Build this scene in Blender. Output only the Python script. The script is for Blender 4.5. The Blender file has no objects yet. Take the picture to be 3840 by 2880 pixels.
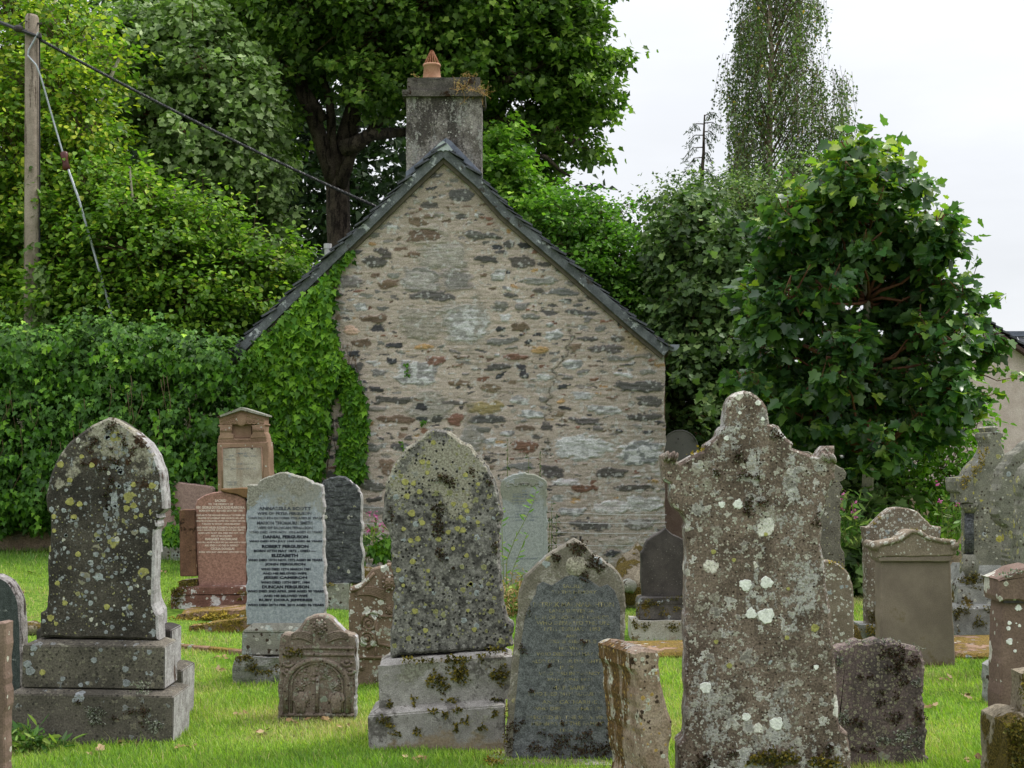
import bpy, bmesh, math, random
import numpy as np
from mathutils import Vector, Matrix
R = math.radians
random.seed(11)
rng = np.random.default_rng(11)
sc = bpy.context.scene
COL = sc.collection

# ------------------------------------------------------------------ camera
F, CX, HY, EYE = 5333.3, 1920.0, 1691.0, 1.46      # focal length / centre / horizon in photo pixels, eye height in metres
cam = bpy.data.cameras.new('camera')
cam.lens = 50; cam.sensor_width = 36; cam.shift_y = (HY - 1440) / 3840
cam.clip_end = 1000
camo = bpy.data.objects.new('camera', cam); COL.objects.link(camo)
camo.location = (0, 0, EYE); camo.rotation_euler = (R(90), 0, 0)
sc.camera = camo

# ------------------------------------------------------------------ light
SUN_AZ, SUN_EL = R(62), R(52)                       # azimuth from +Y (view direction) towards +X
sdir = Vector((math.sin(SUN_AZ) * math.cos(SUN_EL), math.cos(SUN_AZ) * math.cos(SUN_EL), math.sin(SUN_EL)))
sl = bpy.data.lights.new('sun', 'SUN'); sl.energy = 3.2; sl.angle = R(12); sl.color = (1, .955, .88)
slo = bpy.data.objects.new('sun', sl); COL.objects.link(slo)
slo.rotation_euler = sdir.to_track_quat('Z', 'Y').to_euler()
slo.location = (20, 10, 30)
w = bpy.data.worlds.new('World'); sc.world = w; w.use_nodes = True
wt = w.node_tree
for n in list(wt.nodes): wt.nodes.remove(n)

def nd(nt, typ, ins=None, **props):
    n = nt.nodes.new(typ)
    for k, v in props.items(): setattr(n, k, v)
    for k, v in (ins or {}).items():
        s = n.inputs[k]
        if isinstance(v, bpy.types.NodeSocket): nt.links.new(v, s)
        else: s.default_value = v
    return n
def vmath(nt, op, a, b=0.0, clamp=False):
    return nd(nt, 'ShaderNodeMath', {0: a, 1: b}, operation=op, use_clamp=clamp).outputs[0]
def mixc(nt, f, a, b, blend='MIX'):
    return nd(nt, 'ShaderNodeMix', {0: f, 6: a, 7: b}, data_type='RGBA', blend_type=blend).outputs[2]
def mrange(nt, v, a, b, c=0.0, d=1.0, smooth=True):
    return nd(nt, 'ShaderNodeMapRange', {0: v, 1: a, 2: b, 3: c, 4: d},
              interpolation_type='SMOOTHSTEP' if smooth else 'LINEAR').outputs[0]

sky = nd(wt, 'ShaderNodeTexSky', sky_type='NISHITA', sun_disc=False, sun_elevation=SUN_EL, sun_rotation=SUN_AZ)
tc = nd(wt, 'ShaderNodeTexCoord')
sep = nd(wt, 'ShaderNodeSeparateXYZ', {0: tc.outputs['Generated']})
zz = vmath(wt, 'MAXIMUM', sep.outputs[2], 0.0)
lum = vmath(wt, 'ADD', vmath(wt, 'MULTIPLY', zz, vmath(wt, 'ADD', vmath(wt, 'MULTIPLY', zz, 15.0), 5.0)), 8.9)   # overcast cloud, brighter towards the zenith
cn = nd(wt, 'ShaderNodeTexNoise', {'Vector': nd(wt, 'ShaderNodeMapping', {0: tc.outputs['Generated'], 3: (1, 1, 3.5)}).outputs[0],
                                   'Scale': 3.0, 'Detail': 5.0, 'Roughness': .55})
lum = vmath(wt, 'MULTIPLY', lum, mrange(wt, cn.outputs[0], .3, .7, .93, 1.06))
cc = nd(wt, 'ShaderNodeCombineColor', {0: vmath(wt, 'MULTIPLY', lum, .972), 1: vmath(wt, 'MULTIPLY', lum, .992), 2: vmath(wt, 'MULTIPLY', lum, 1.03)})
bgc = mixc(wt, .9, sky.outputs[0], cc.outputs[0])
bg = nd(wt, 'ShaderNodeBackground', {0: bgc, 1: .1})
wo = nd(wt, 'ShaderNodeOutputWorld', {0: bg.outputs[0]})
sc.view_settings.view_transform = 'Standard'; sc.view_settings.look = 'None'
sc.view_settings.exposure = 0.0; sc.view_settings.gamma = 1.0
sc.render.engine = 'CYCLES'
sc.cycles.use_denoising = True
sc.cycles.max_bounces = 6; sc.cycles.diffuse_bounces = 3; sc.cycles.glossy_bounces = 2
sc.cycles.transmission_bounces = 3; sc.cycles.transparent_max_bounces = 4
sc.cycles.caustics_reflective = False; sc.cycles.caustics_refractive = False

# ------------------------------------------------------------------ helpers
def C(r, g, b, k=1.0):
    f = lambda v: (v / 255 / 12.92 if v <= 10 else ((v / 255 + .055) / 1.055) ** 2.4) * k
    return (f(r), f(g), f(b), 1.0)
def sst(a, b, x):
    t = np.clip((x - a) / (b - a), 0, 1); return t * t * (3 - 2 * t)
def gz(x, y):
    x = np.asarray(x, float); y = np.asarray(y, float)
    h = .34 * sst(10, 16, y) * sst(-.8, -4.2, x)
    h = h + 9 * sst(23, 55, y) * sst(3, -10, x)
    h = h + .012 * np.sin(x * 1.7 + y * .9) * np.cos(y * 1.3 - x * .6)
    return h
def ground_hit(px, py):                              # photo pixel -> ground point
    d = 9.0
    for _ in range(60):
        z = float(gz((px - CX) / F * d, d))
        d = .5 * d + .5 * (EYE - z) * F / max(py - HY, 20)
    return ((px - CX) / F * d, d, float(gz((px - CX) / F * d, d)))
def W(px, py, d): return np.array([(px - CX) / F * d, d, EYE - (py - HY) / F * d])
def Wd(dx, dy, d): return W(dx * 1.736, dy * 1.736, d)   # coordinates of the 2212 px overview
def Zf(ox, oy, s=2.212): return lambda pts: [(ox + x / s, oy + y / s) for x, y in pts]

def tag(o, label=None, cat=None, group=None, kind=None):
    if label: o['label'] = label
    if cat: o['category'] = cat
    if group: o['group'] = group
    if kind: o['kind'] = kind
    return o
def empty(name, loc, rz=0, **kw):
    o = bpy.data.objects.new(name, None); COL.objects.link(o); o.empty_display_size = .2
    o.location = loc; o.rotation_euler = (0, 0, rz); tag(o, **kw); return o
def link(name, me, mat, parent=None):
    if mat is not None: me.materials.append(mat)
    o = bpy.data.objects.new(name, me); COL.objects.link(o)
    if parent is not None: o.parent = parent
    return o
def mesh_np(name, V, loops, starts, totals, attrs=None, smooth=False):
    me = bpy.data.meshes.new(name)
    V = np.asarray(V, np.float32)
    me.vertices.add(len(V)); me.vertices.foreach_set('co', V.ravel())
    me.loops.add(len(loops)); me.loops.foreach_set('vertex_index', np.asarray(loops, np.int32))
    me.polygons.add(len(starts)); me.polygons.foreach_set('loop_start', np.asarray(starts, np.int32))
    me.polygons.foreach_set('loop_total', np.asarray(totals, np.int32))
    if smooth: me.polygons.foreach_set('use_smooth', np.ones(len(starts), bool))
    for k, a in (attrs or {}).items():
        if a.ndim == 1: me.attributes.new(k, 'FLOAT', 'POINT').data.foreach_set('value', a.astype(np.float32))
        else: me.attributes.new(k, 'FLOAT_COLOR', 'POINT').data.foreach_set('color', a.astype(np.float32).ravel())
    me.update(calc_edges=True); me.validate(); return me
class Acc:                                            # collects shapes for ONE mesh
    def __init__(s): s.v = []; s.f = []
    def add(s, V, Fc):
        o = len(s.v); s.v += [tuple(map(float, p)) for p in V]; s.f += [[i + o for i in f] for f in Fc]; return s
    def box(s, lo, hi):
        x0, y0, z0 = lo; x1, y1, z1 = hi
        return s.add([(x0,y0,z0),(x1,y0,z0),(x1,y1,z0),(x0,y1,z0),(x0,y0,z1),(x1,y0,z1),(x1,y1,z1),(x0,y1,z1)],
                     [[3,2,1,0],[4,5,6,7],[0,1,5,4],[1,2,6,5],[2,3,7,6],[3,0,4,7]])
    def beam(s, a, b, w, h, up=(0, 0, 1)):            # box from a to b
        a = np.array(a, float); b = np.array(b, float); t = (b - a) / np.linalg.norm(b - a)
        u = np.cross(t, up); u /= np.linalg.norm(u); n = np.cross(u, t)
        P = [p + u * w / 2 * i + n * h / 2 * j for p in (a, b) for i, j in ((-1,-1),(1,-1),(1,1),(-1,1))]
        return s.add(P, [[0,1,2,3],[7,6,5,4],[0,4,5,1],[1,5,6,2],[2,6,7,3],[3,7,4,0]])
    def tube(s, pts, rad, n=6, jit=0.0, cap=True):
        pts = np.array(pts, float); rad = np.broadcast_to(np.array(rad, float), (len(pts),))
        T = np.gradient(pts, axis=0); T /= np.linalg.norm(T, axis=1)[:, None] + 1e-9
        ref = np.array([0, 0, 1.0]) if abs(T[0][2]) < .9 else np.array([0, 1.0, 0])
        u = np.cross(T[0], ref); u /= np.linalg.norm(u); V = []
        for i in range(len(pts)):
            u = u - T[i] * np.dot(u, T[i]); u /= np.linalg.norm(u) + 1e-9; b = np.cross(T[i], u)
            for k in range(n):
                a = 2 * math.pi * k / n; r = rad[i] * (1 + jit * random.uniform(-1, 1))
                V.append(pts[i] + (u * math.cos(a) + b * math.sin(a)) * r)
        Fc = [[i*n+k, i*n+(k+1)%n, (i+1)*n+(k+1)%n, (i+1)*n+k] for i in range(len(pts)-1) for k in range(n)]
        if cap: Fc += [list(range(n))[::-1], [(len(pts)-1)*n+k for k in range(n)]]
        return s.add(V, Fc)
    def ellipsoid(s, c, r, nu=10, nv=7, rot=0.0):     # rot turns it in the local u-w plane
        V = []; Fc = []; cr, sr = math.cos(rot), math.sin(rot)
        for j in range(nv + 1):
            t = math.pi * j / nv
            for i in range(nu):
                p = 2 * math.pi * i / nu
                x, y, z = r[0]*math.sin(t)*math.cos(p), r[1]*math.sin(t)*math.sin(p), r[2]*math.cos(t)
                V.append((c[0] + x*cr - z*sr, c[1] + y, c[2] + x*sr + z*cr))
        for j in range(nv):
            for i in range(nu): Fc.append([j*nu+i, (j+1)*nu+i, (j+1)*nu+(i+1)%nu, j*nu+(i+1)%nu])
        return s.add(V, Fc)
    def lathe(s, prof, c=(0, 0, 0), n=24):
        V = [(c[0]+r*math.cos(2*math.pi*k/n), c[1]+r*math.sin(2*math.pi*k/n), c[2]+z) for r, z in prof for k in range(n)]
        Fc = [[i*n+k, i*n+(k+1)%n, (i+1)*n+(k+1)%n, (i+1)*n+k] for i in range(len(prof)-1) for k in range(n)]
        Fc += [list(range(n))[::-1], [(len(prof)-1)*n+k for k in range(n)]]
        return s.add(V, Fc)
    def build(s, name, mat, parent=None, smooth=False, bevel=0.0):
        me = bpy.data.meshes.new(name); me.from_pydata(s.v, [], s.f)
        bm = bmesh.new(); bm.from_mesh(me); bmesh.ops.recalc_face_normals(bm, faces=bm.faces)
        if bevel: bmesh.ops.bevel(bm, geom=list(bm.edges), offset=bevel, segments=1, affect='EDGES', clamp_overlap=True)
        if smooth:
            for f in bm.faces: f.smooth = True
        bm.to_mesh(me); bm.free(); me.update()
        return link(name, me, mat, parent)

class Vnoise:                                         # cheap tiled value noise for numpy grids
    def __init__(s, seed): s.g = np.random.default_rng(seed).random((256, 256))
    def __call__(s, x, y):
        xi = np.floor(x).astype(int); yi = np.floor(y).astype(int); fx = x - xi; fy = y - yi
        fx = fx*fx*(3-2*fx); fy = fy*fy*(3-2*fy); g = s.g
        a = g[xi % 256, yi % 256]; b = g[(xi+1) % 256, yi % 256]; c = g[xi % 256, (yi+1) % 256]; d = g[(xi+1) % 256, (yi+1) % 256]
        return (a*(1-fx)+b*fx)*(1-fy) + (c*(1-fx)+d*fx)*fy
    def fbm(s, x, y, o=4, r=.5):
        t = 0; a = 1; n = 0
        for k in range(o): t = t + a*s(x*2**k + 17*k, y*2**k + 31*k); n += a; a *= r
        return t / n

# ------------------------------------------------------------------ materials
def new_mat(name):
    m = bpy.data.materials.new(name); m.use_nodes = True; nt = m.node_tree
    for n in list(nt.nodes): nt.nodes.remove(n)
    out = nd(nt, 'ShaderNodeOutputMaterial'); return m, nt, out
def noise(nt, vec, scale, detail=4.0, rough=.55, dist=0.0):
    return nd(nt, 'ShaderNodeTexNoise', {'Vector': vec, 'Scale': scale, 'Detail': detail, 'Roughness': rough, 'Distortion': dist}).outputs[0]
def ramp(nt, f, stops, const=False):
    r = nd(nt, 'ShaderNodeValToRGB', {0: f}); cr = r.color_ramp
    if const: cr.interpolation = 'CONSTANT'
    while len(cr.elements) < len(stops): cr.elements.new(.5)
    for e, (p, c) in zip(cr.elements, stops): e.position = p; e.color = c
    return r.outputs[0]

YEL = C(168, 160, 78); PALE = C(186, 184, 172); GREY = C(150, 156, 158); WHITE = C(226, 224, 218); OCH = C(178, 150, 60)
CRUST1, CRUST2 = C(120, 114, 100), C(164, 160, 146)
DMOSS1, DMOSS2 = C(34, 24, 16), C(66, 44, 26)
GMOSS1, GMOSS2 = C(58, 50, 20), C(116, 98, 42)

def stone_mat(name, c1, c2, base_scale=5, speck=(150, .35), spots=(), patches=(), rough=.9, bump=.5, seed=0, streak=None, flake=0):
    m, nt, out = new_mat(name)
    t = nd(nt, 'ShaderNodeTexCoord')
    raw = t.outputs['Object']
    vec = nd(nt, 'ShaderNodeVectorMath', {0: raw, 1: (seed*3.17, seed*1.3, seed*2.41)}, operation='ADD').outputs[0]
    sepz = nd(nt, 'ShaderNodeSeparateXYZ', {0: raw})
    col = mixc(nt, mrange(nt, noise(nt, vec, base_scale, 7, .68), .34, .66), c1, c2)
    n2 = noise(nt, vec, speck[0], 3, .7)
    col = mixc(nt, 1.0, col, nd(nt, 'ShaderNodeCombineColor', {i: mrange(nt, n2, .3, .7, 1 - speck[1], 1 + speck[1]) for i in range(3)}).outputs[0], 'MULTIPLY')
    height = vmath(nt, 'ADD', vmath(nt, 'MULTIPLY', n2, .35), vmath(nt, 'MULTIPLY', noise(nt, vec, 28, 6, .7), 1.0))
    if streak:                                        # run-off stains, long in z
        sv = nd(nt, 'ShaderNodeMapping', {0: vec, 3: (streak[2], streak[2], streak[2] * .12)}).outputs[0]
        sm = mrange(nt, noise(nt, sv, 1.0, 5, .6), streak[3], streak[3] + .16)
        col = mixc(nt, vmath(nt, 'MULTIPLY', sm, streak[1]), col, streak[0])
    for p in patches:
        pv = vec
        if 'st' in p: pv = nd(nt, 'ShaderNodeMapping', {0: vec, 3: p['st']}).outputs[0]
        f = noise(nt, pv, p['s'], p.get('d', 7), p.get('r', .66))
        if 'z' in p:
            z0, z1, b0, b1 = p['z']
            f = vmath(nt, 'ADD', f, mrange(nt, sepz.outputs[2], z0, z1, b0, b1, False))
        if 'x' in p:
            z0, z1, b0, b1 = p['x']
            f = vmath(nt, 'ADD', f, mrange(nt, sepz.outputs[0], z0, z1, b0, b1, False))
        if p.get('brk', .22): f = vmath(nt, 'ADD', f, vmath(nt, 'MULTIPLY', vmath(nt, 'SUBTRACT', noise(nt, vec, 34, 5, .75), .5), p.get('brk', .22)))
        mk = mrange(nt, f, p['thr'], p['thr'] + p.get('w', .03))
        if 'a' in p: mk = vmath(nt, 'MULTIPLY', mk, p['a'])
        fn = noise(nt, vec, p.get('fs', 70), 4, .7)
        pc = mixc(nt, mrange(nt, fn, .38, .62), p['c1'], p['c2'])
        col = mixc(nt, mk, col, pc)
        height = vmath(nt, 'ADD', height, vmath(nt, 'MULTIPLY', mk, vmath(nt, 'MULTIPLY', fn, p.get('h', 1.4))))
    for k, p in enumerate(spots):
        s = p['s']
        dn = nd(nt, 'ShaderNodeTexNoise', {'Vector': vec, 'Scale': s * 2.6, 'Detail': 3.0})
        off = nd(nt, 'ShaderNodeVectorMath', {0: dn.outputs[1], 1: (.5, .5, .5)}, operation='SUBTRACT').outputs[0]
        off = nd(nt, 'ShaderNodeVectorMath', {0: off, 'Scale': p.get('dis', .5) / s}, operation='SCALE').outputs[0]
        v2 = nd(nt, 'ShaderNodeVectorMath', {0: vec, 1: off}, operation='ADD').outputs[0]
        v2 = nd(nt, 'ShaderNodeVectorMath', {0: v2, 1: (k * 7.7, k * 3.3, k * 5.5)}, operation='ADD').outputs[0]
        vo = nd(nt, 'ShaderNodeTexVoronoi', {'Vector': v2, 'Scale': s}, feature='F1')
        sc_ = nd(nt, 'ShaderNodeSeparateColor', {0: vo.outputs['Color']})
        rad = vmath(nt, 'MULTIPLY', vmath(nt, 'ADD', vmath(nt, 'MULTIPLY', sc_.outputs[0], .65), .35), p.get('r', .5))
        keepf = p['keep']
        if 'z' in p:
            z0, z1, b0, b1 = p['z']; keepf = mrange(nt, sepz.outputs[2], z0, z1, b0, b1, False)
        big = mrange(nt, noise(nt, vec, 2.2, 2), .35, .65, .45, 1.5)
        keep = vmath(nt, 'LESS_THAN', sc_.outputs[1], vmath(nt, 'MULTIPLY', keepf, big))
        q = vmath(nt, 'DIVIDE', vo.outputs['Distance'], rad)
        mk = vmath(nt, 'MULTIPLY', mrange(nt, q, .86, 1.0, 1, 0), keep)
        cols = p['cols']
        cs = ramp(nt, sc_.outputs[2], [(i / len(cols), c) for i, c in enumerate(cols)], True)
        ring = mrange(nt, q, .45, .9, p.get('core', .8), 1.08)
        fn = mrange(nt, noise(nt, vec, 110, 3, .7), .3, .7, .72, 1.2)
        tot = vmath(nt, 'MULTIPLY', ring, fn)
        cs = mixc(nt, 1.0, cs, nd(nt, 'ShaderNodeCombineColor', {0: tot, 1: tot, 2: tot}).outputs[0], 'MULTIPLY')
        col = mixc(nt, vmath(nt, 'MULTIPLY', mk, p.get('a', 1.0)), col, cs)
        height = vmath(nt, 'ADD', height, vmath(nt, 'MULTIPLY', mk, .3))
    bp = nd(nt, 'ShaderNodeBump', {'Strength': bump, 'Distance': .012, 'Height': height})
    b = nd(nt, 'ShaderNodeBsdfPrincipled', {'Base Color': col, 'Roughness': rough, 'Normal': bp.outputs[0], 'Specular IOR Level': .25})
    nt.links.new(b.outputs[0], out.inputs[0]); return m

def plain_mat(name, c1, c2, scale=8, rough=.7, bump=.3, st=(1, 1, 1), metal=0.0, fine=60, spec=.3):
    m, nt, out = new_mat(name)
    v = nd(nt, 'ShaderNodeMapping', {0: nd(nt, 'ShaderNodeTexCoord').outputs['Object'], 3: st}).outputs[0]
    a = noise(nt, v, scale, 6, .65); f = noise(nt, v, fine, 4, .7)
    col = mixc(nt, mrange(nt, vmath(nt, 'ADD', vmath(nt, 'MULTIPLY', a, .65), vmath(nt, 'MULTIPLY', f, .35)), .36, .64), c1, c2)
    bp = nd(nt, 'ShaderNodeBump', {'Strength': bump, 'Distance': .01, 'Height': vmath(nt, 'ADD', a, f)})
    b = nd(nt, 'ShaderNodeBsdfPrincipled', {'Base Color': col, 'Roughness': rough, 'Normal': bp.outputs[0], 'Metallic': metal, 'Specular IOR Level': spec})
    nt.links.new(b.outputs[0], out.inputs[0]); return m

def leaf_mat(name, stops, rough=.45, trans=.35, spec=.4, tcol=(1.0, 1.25, .55)):
    m, nt, out = new_mat(name)
    a = nd(nt, 'ShaderNodeAttribute', attribute_name='rnd').outputs['Fac']
    tn = nd(nt, 'ShaderNodeAttribute', attribute_name='tone').outputs['Fac']
    col = ramp(nt, a, stops)
    col = mixc(nt, 1.0, col, nd(nt, 'ShaderNodeCombineColor', {0: tn, 1: tn, 2: tn}).outputs[0], 'MULTIPLY')
    back = nd(nt, 'ShaderNodeNewGeometry').outputs['Backfacing']
    col2 = mixc(nt, vmath(nt, 'MULTIPLY', back, .35), col, (.16, .2, .11, 1))
    b = nd(nt, 'ShaderNodeBsdfPrincipled', {'Base Color': col2, 'Roughness': rough, 'Specular IOR Level': spec})
    tr = nd(nt, 'ShaderNodeBsdfTranslucent', {0: mixc(nt, 1.0, col, (*tcol, 1), 'MULTIPLY')})
    mx = nd(nt, 'ShaderNodeMixShader', {0: trans, 1: b.outputs[0], 2: tr.outputs[0]})
    nt.links.new(mx.outputs[0], out.inputs[0]); return m

def letter_mat(name, ink, stone, thr=.42, scale=18):
    m, nt, out = new_mat(name)
    v = nd(nt, 'ShaderNodeTexCoord').outputs['Object']
    f = mrange(nt, noise(nt, v, scale, 6, .7), thr - .06, thr + .06)
    col = mixc(nt, f, stone, ink)
    b = nd(nt, 'ShaderNodeBsdfPrincipled', {'Base Color': col, 'Roughness': .7, 'Specular IOR Level': .3})
    nt.links.new(b.outputs[0], out.inputs[0]); return m

# ------------------------------------------------------------------ leaves
def tmpl(half, fold=.25):
    half = np.array(half, float); n = len(half)       # first and last point lie on the midrib
    mid = [(half[0][0], 0, 0), (half[-1][0], 0, 0)]
    L = [(x, y, fold * y) for x, y in half[1:-1]]; Rr = [(x, -y, fold * y) for x, y in half[1:-1]]
    V = np.array(mid + L + Rr); k = len(L)
    return V, [[0, 1] + [2 + i for i in range(k)][::-1], [1, 0] + [2 + k + i for i in range(k)]]
T_MAPLE = tmpl([(0, 0), (-.14, .22), (-.02, .44), (.17, .40), (.38, .60), (.50, .38), (.60, .27), (.78, .25), (1, 0)])
T_MAPLE_FAR = tmpl([(0, 0), (-.08, .38), (.16, .40), (.36, .56), (.6, .26), (1, 0)])
T_IVY = tmpl([(0, 0), (-.14, .24), (.06, .30), (.26, .5), (.40, .26), (1, 0)], .18)
T_OVAL = tmpl([(0, 0), (.18, .27), (.52, .36), (.82, .2), (1, 0)], .3)
T_SMALL = tmpl([(0, 0), (.3, .36), (1, 0)], .3)
T_LANCE = tmpl([(0, 0), (.3, .13), (.7, .11), (1, 0)], .3)
T_NEEDLE = tmpl([(0, 0), (.4, .06), (1, 0)], .2)

def leaf_cloud(name, parent, mat, P, nrm, axis, size, T, rnd, tone, loc=(0, 0, 0)):
    V0, F0 = T
    nrm = nrm / (np.linalg.norm(nrm, axis=1)[:, None] + 1e-9)
    a = axis - nrm * np.sum(axis * nrm, 1)[:, None]; a /= np.linalg.norm(a, axis=1)[:, None] + 1e-9
    b = np.cross(nrm, a); k = len(V0); N = len(P)
    curl = rng.uniform(-.35, .25, N)
    z = V0[None, :, 2] + curl[:, None] * (V0[None, :, 0] ** 2)
    V = P[:, None, :] + size[:, None, None] * (V0[None, :, 0, None] * a[:, None, :] + V0[None, :, 1, None] * b[:, None, :] + z[:, :, None] * nrm[:, None, :])
    V = V.reshape(-1, 3) - np.array(loc)
    fl = np.concatenate([np.array(f) for f in F0]); ft = np.array([len(f) for f in F0]); nl = len(fl)
    loops = (fl[None, :] + (np.arange(N) * k)[:, None]).ravel()
    totals = np.tile(ft, N); starts = np.concatenate([[0], np.cumsum(totals)[:-1]])
    me = mesh_np(name, V, loops, starts, totals, {'rnd': np.repeat(rnd, k), 'tone': np.repeat(tone, k)})
    return link(name, me, mat, parent)

def unit(n):
    d = rng.normal(size=(n, 3)); return d / np.linalg.norm(d, axis=1)[:, None]

def crown_pts(blobs, nclump, per, cs, shell=.45, flat=.55):
    B = np.array(blobs, float); wgt = B[:, 3] * B[:, 5]; wgt /= wgt.sum()
    k = rng.choice(len(B), nclump, p=wgt); d = unit(nclump)
    wob = 1 + .16 * np.sin(d[:, 0] * 5 + k * 1.7) + .14 * np.sin(d[:, 2] * 7 + k * 2.3) + .10 * rng.normal(size=nclump)
    r = (shell + (1.06 - shell) * rng.random(nclump) ** .6) * wob
    Cc = B[k, :3] + d * r[:, None] * B[k, 3:6]
    tone = np.clip(rng.normal(1, .16, nclump), .6, 1.45)
    n = rng.poisson(per, nclump) + 3
    idx = np.repeat(np.arange(nclump), n)
    sd = d * .75 + np.array([0, 0, .35]) + rng.normal(size=d.shape) * .45; sd /= np.linalg.norm(sd, axis=1)[:, None]
    ln = cs * rng.uniform(.8, 3.4, nclump)
    g = rng.normal(size=(len(idx), 3)) * cs * .62 * np.array([1, 1, flat]) + sd[idx] * (ln[idx] * (rng.random(len(idx)) - .35))[:, None]
    return Cc, d, tone, idx, Cc[idx] + g, B[k, :3]

def crown(parent, mat, blobs, nclump, per, cs, T, ls, loc, shell=.45, up=.75, out=.5, jit=.55, droop=.35, twig_mat=None, twig_r=.006, name='crown', bias=None, flat=.55):
    Cc, d, tone, idx, P, cen = crown_pts(blobs, nclump, per, cs, shell, flat)
    N = len(P)
    nr = np.array([0, 0, up]) + d[idx] * out + rng.normal(size=(N, 3)) * jit
    ax = d[idx] * .8 + (P - Cc[idx]) / cs * .5 + rng.normal(size=(N, 3)) * .5 + np.array([0, 0, -droop])
    size = ls * rng.uniform(.6, 1.25, N)
    rn = np.clip(rng.random(N) * .8 + (tone[idx] - .85) * .4 + .05, 0, 1)
    if bias is not None: rn = np.clip(rn + bias(P), 0, 1)
    tn = tone[idx] * rng.uniform(.82, 1.18, N)
    leaf_cloud(name, parent, mat, P, nr, ax, size, T, rn, tn, loc)
    if twig_mat is not None:
        acc = Acc(); L = np.array(loc)
        for c, ce in zip(Cc, cen):
            st = ce + (c - ce) * .35; md = (st + c) / 2 + np.array([0, 0, .08]) + rng.normal(size=3) * .06
            acc.tube([st - L, md - L, c - L], [twig_r * 2, twig_r * 1.4, twig_r * .5], 3, cap=False)
        acc.build('twigs', twig_mat, parent)
    return Cc
# ------------------------------------------------------------------ ground, grass
def build_ground():
    xs = np.unique(np.concatenate([np.linspace(-150, -14, 18), np.linspace(-14, 14, 113), np.linspace(14, 150, 18)]))
    ys = np.unique(np.concatenate([np.linspace(-60, 3, 10), np.linspace(3, 24, 85), np.linspace(24, 300, 40)]))
    X, Y = np.meshgrid(xs, ys); Z = gz(X, Y); nx, ny = len(xs), len(ys)
    i = (np.arange(ny - 1)[:, None] * nx + np.arange(nx - 1)).ravel()
    q = np.stack([i, i + 1, i + nx + 1, i + nx], 1)
    me = mesh_np('ground', np.stack([X.ravel(), Y.ravel(), Z.ravel()], 1), q.ravel(), np.arange(len(q)) * 4, np.full(len(q), 4), smooth=True)
    m, nt, out = new_mat('turf_soil')
    v = nd(nt, 'ShaderNodeTexCoord').outputs['Object']
    a = noise(nt, v, 1.3, 6, .6); b_ = noise(nt, v, 22, 5, .7)
    col = mixc(nt, mrange(nt, b_, .35, .65), (.055, .11, .012, 1), (.15, .25, .03, 1))
    col = mixc(nt, mrange(nt, a, .60, .72, 0, .8), col, (.16, .13, .05, 1))
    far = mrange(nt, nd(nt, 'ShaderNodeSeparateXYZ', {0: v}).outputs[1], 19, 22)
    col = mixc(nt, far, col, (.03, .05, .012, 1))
    bp = nd(nt, 'ShaderNodeBump', {'Strength': .8, 'Distance': .03, 'Height': b_})
    b = nd(nt, 'ShaderNodeBsdfPrincipled', {'Base Color': col, 'Roughness': .95, 'Normal': bp.outputs[0], 'Specular IOR Level': .1})
    nt.links.new(b.outputs[0], out.inputs[0])
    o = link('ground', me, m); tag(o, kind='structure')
build_ground()

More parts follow.
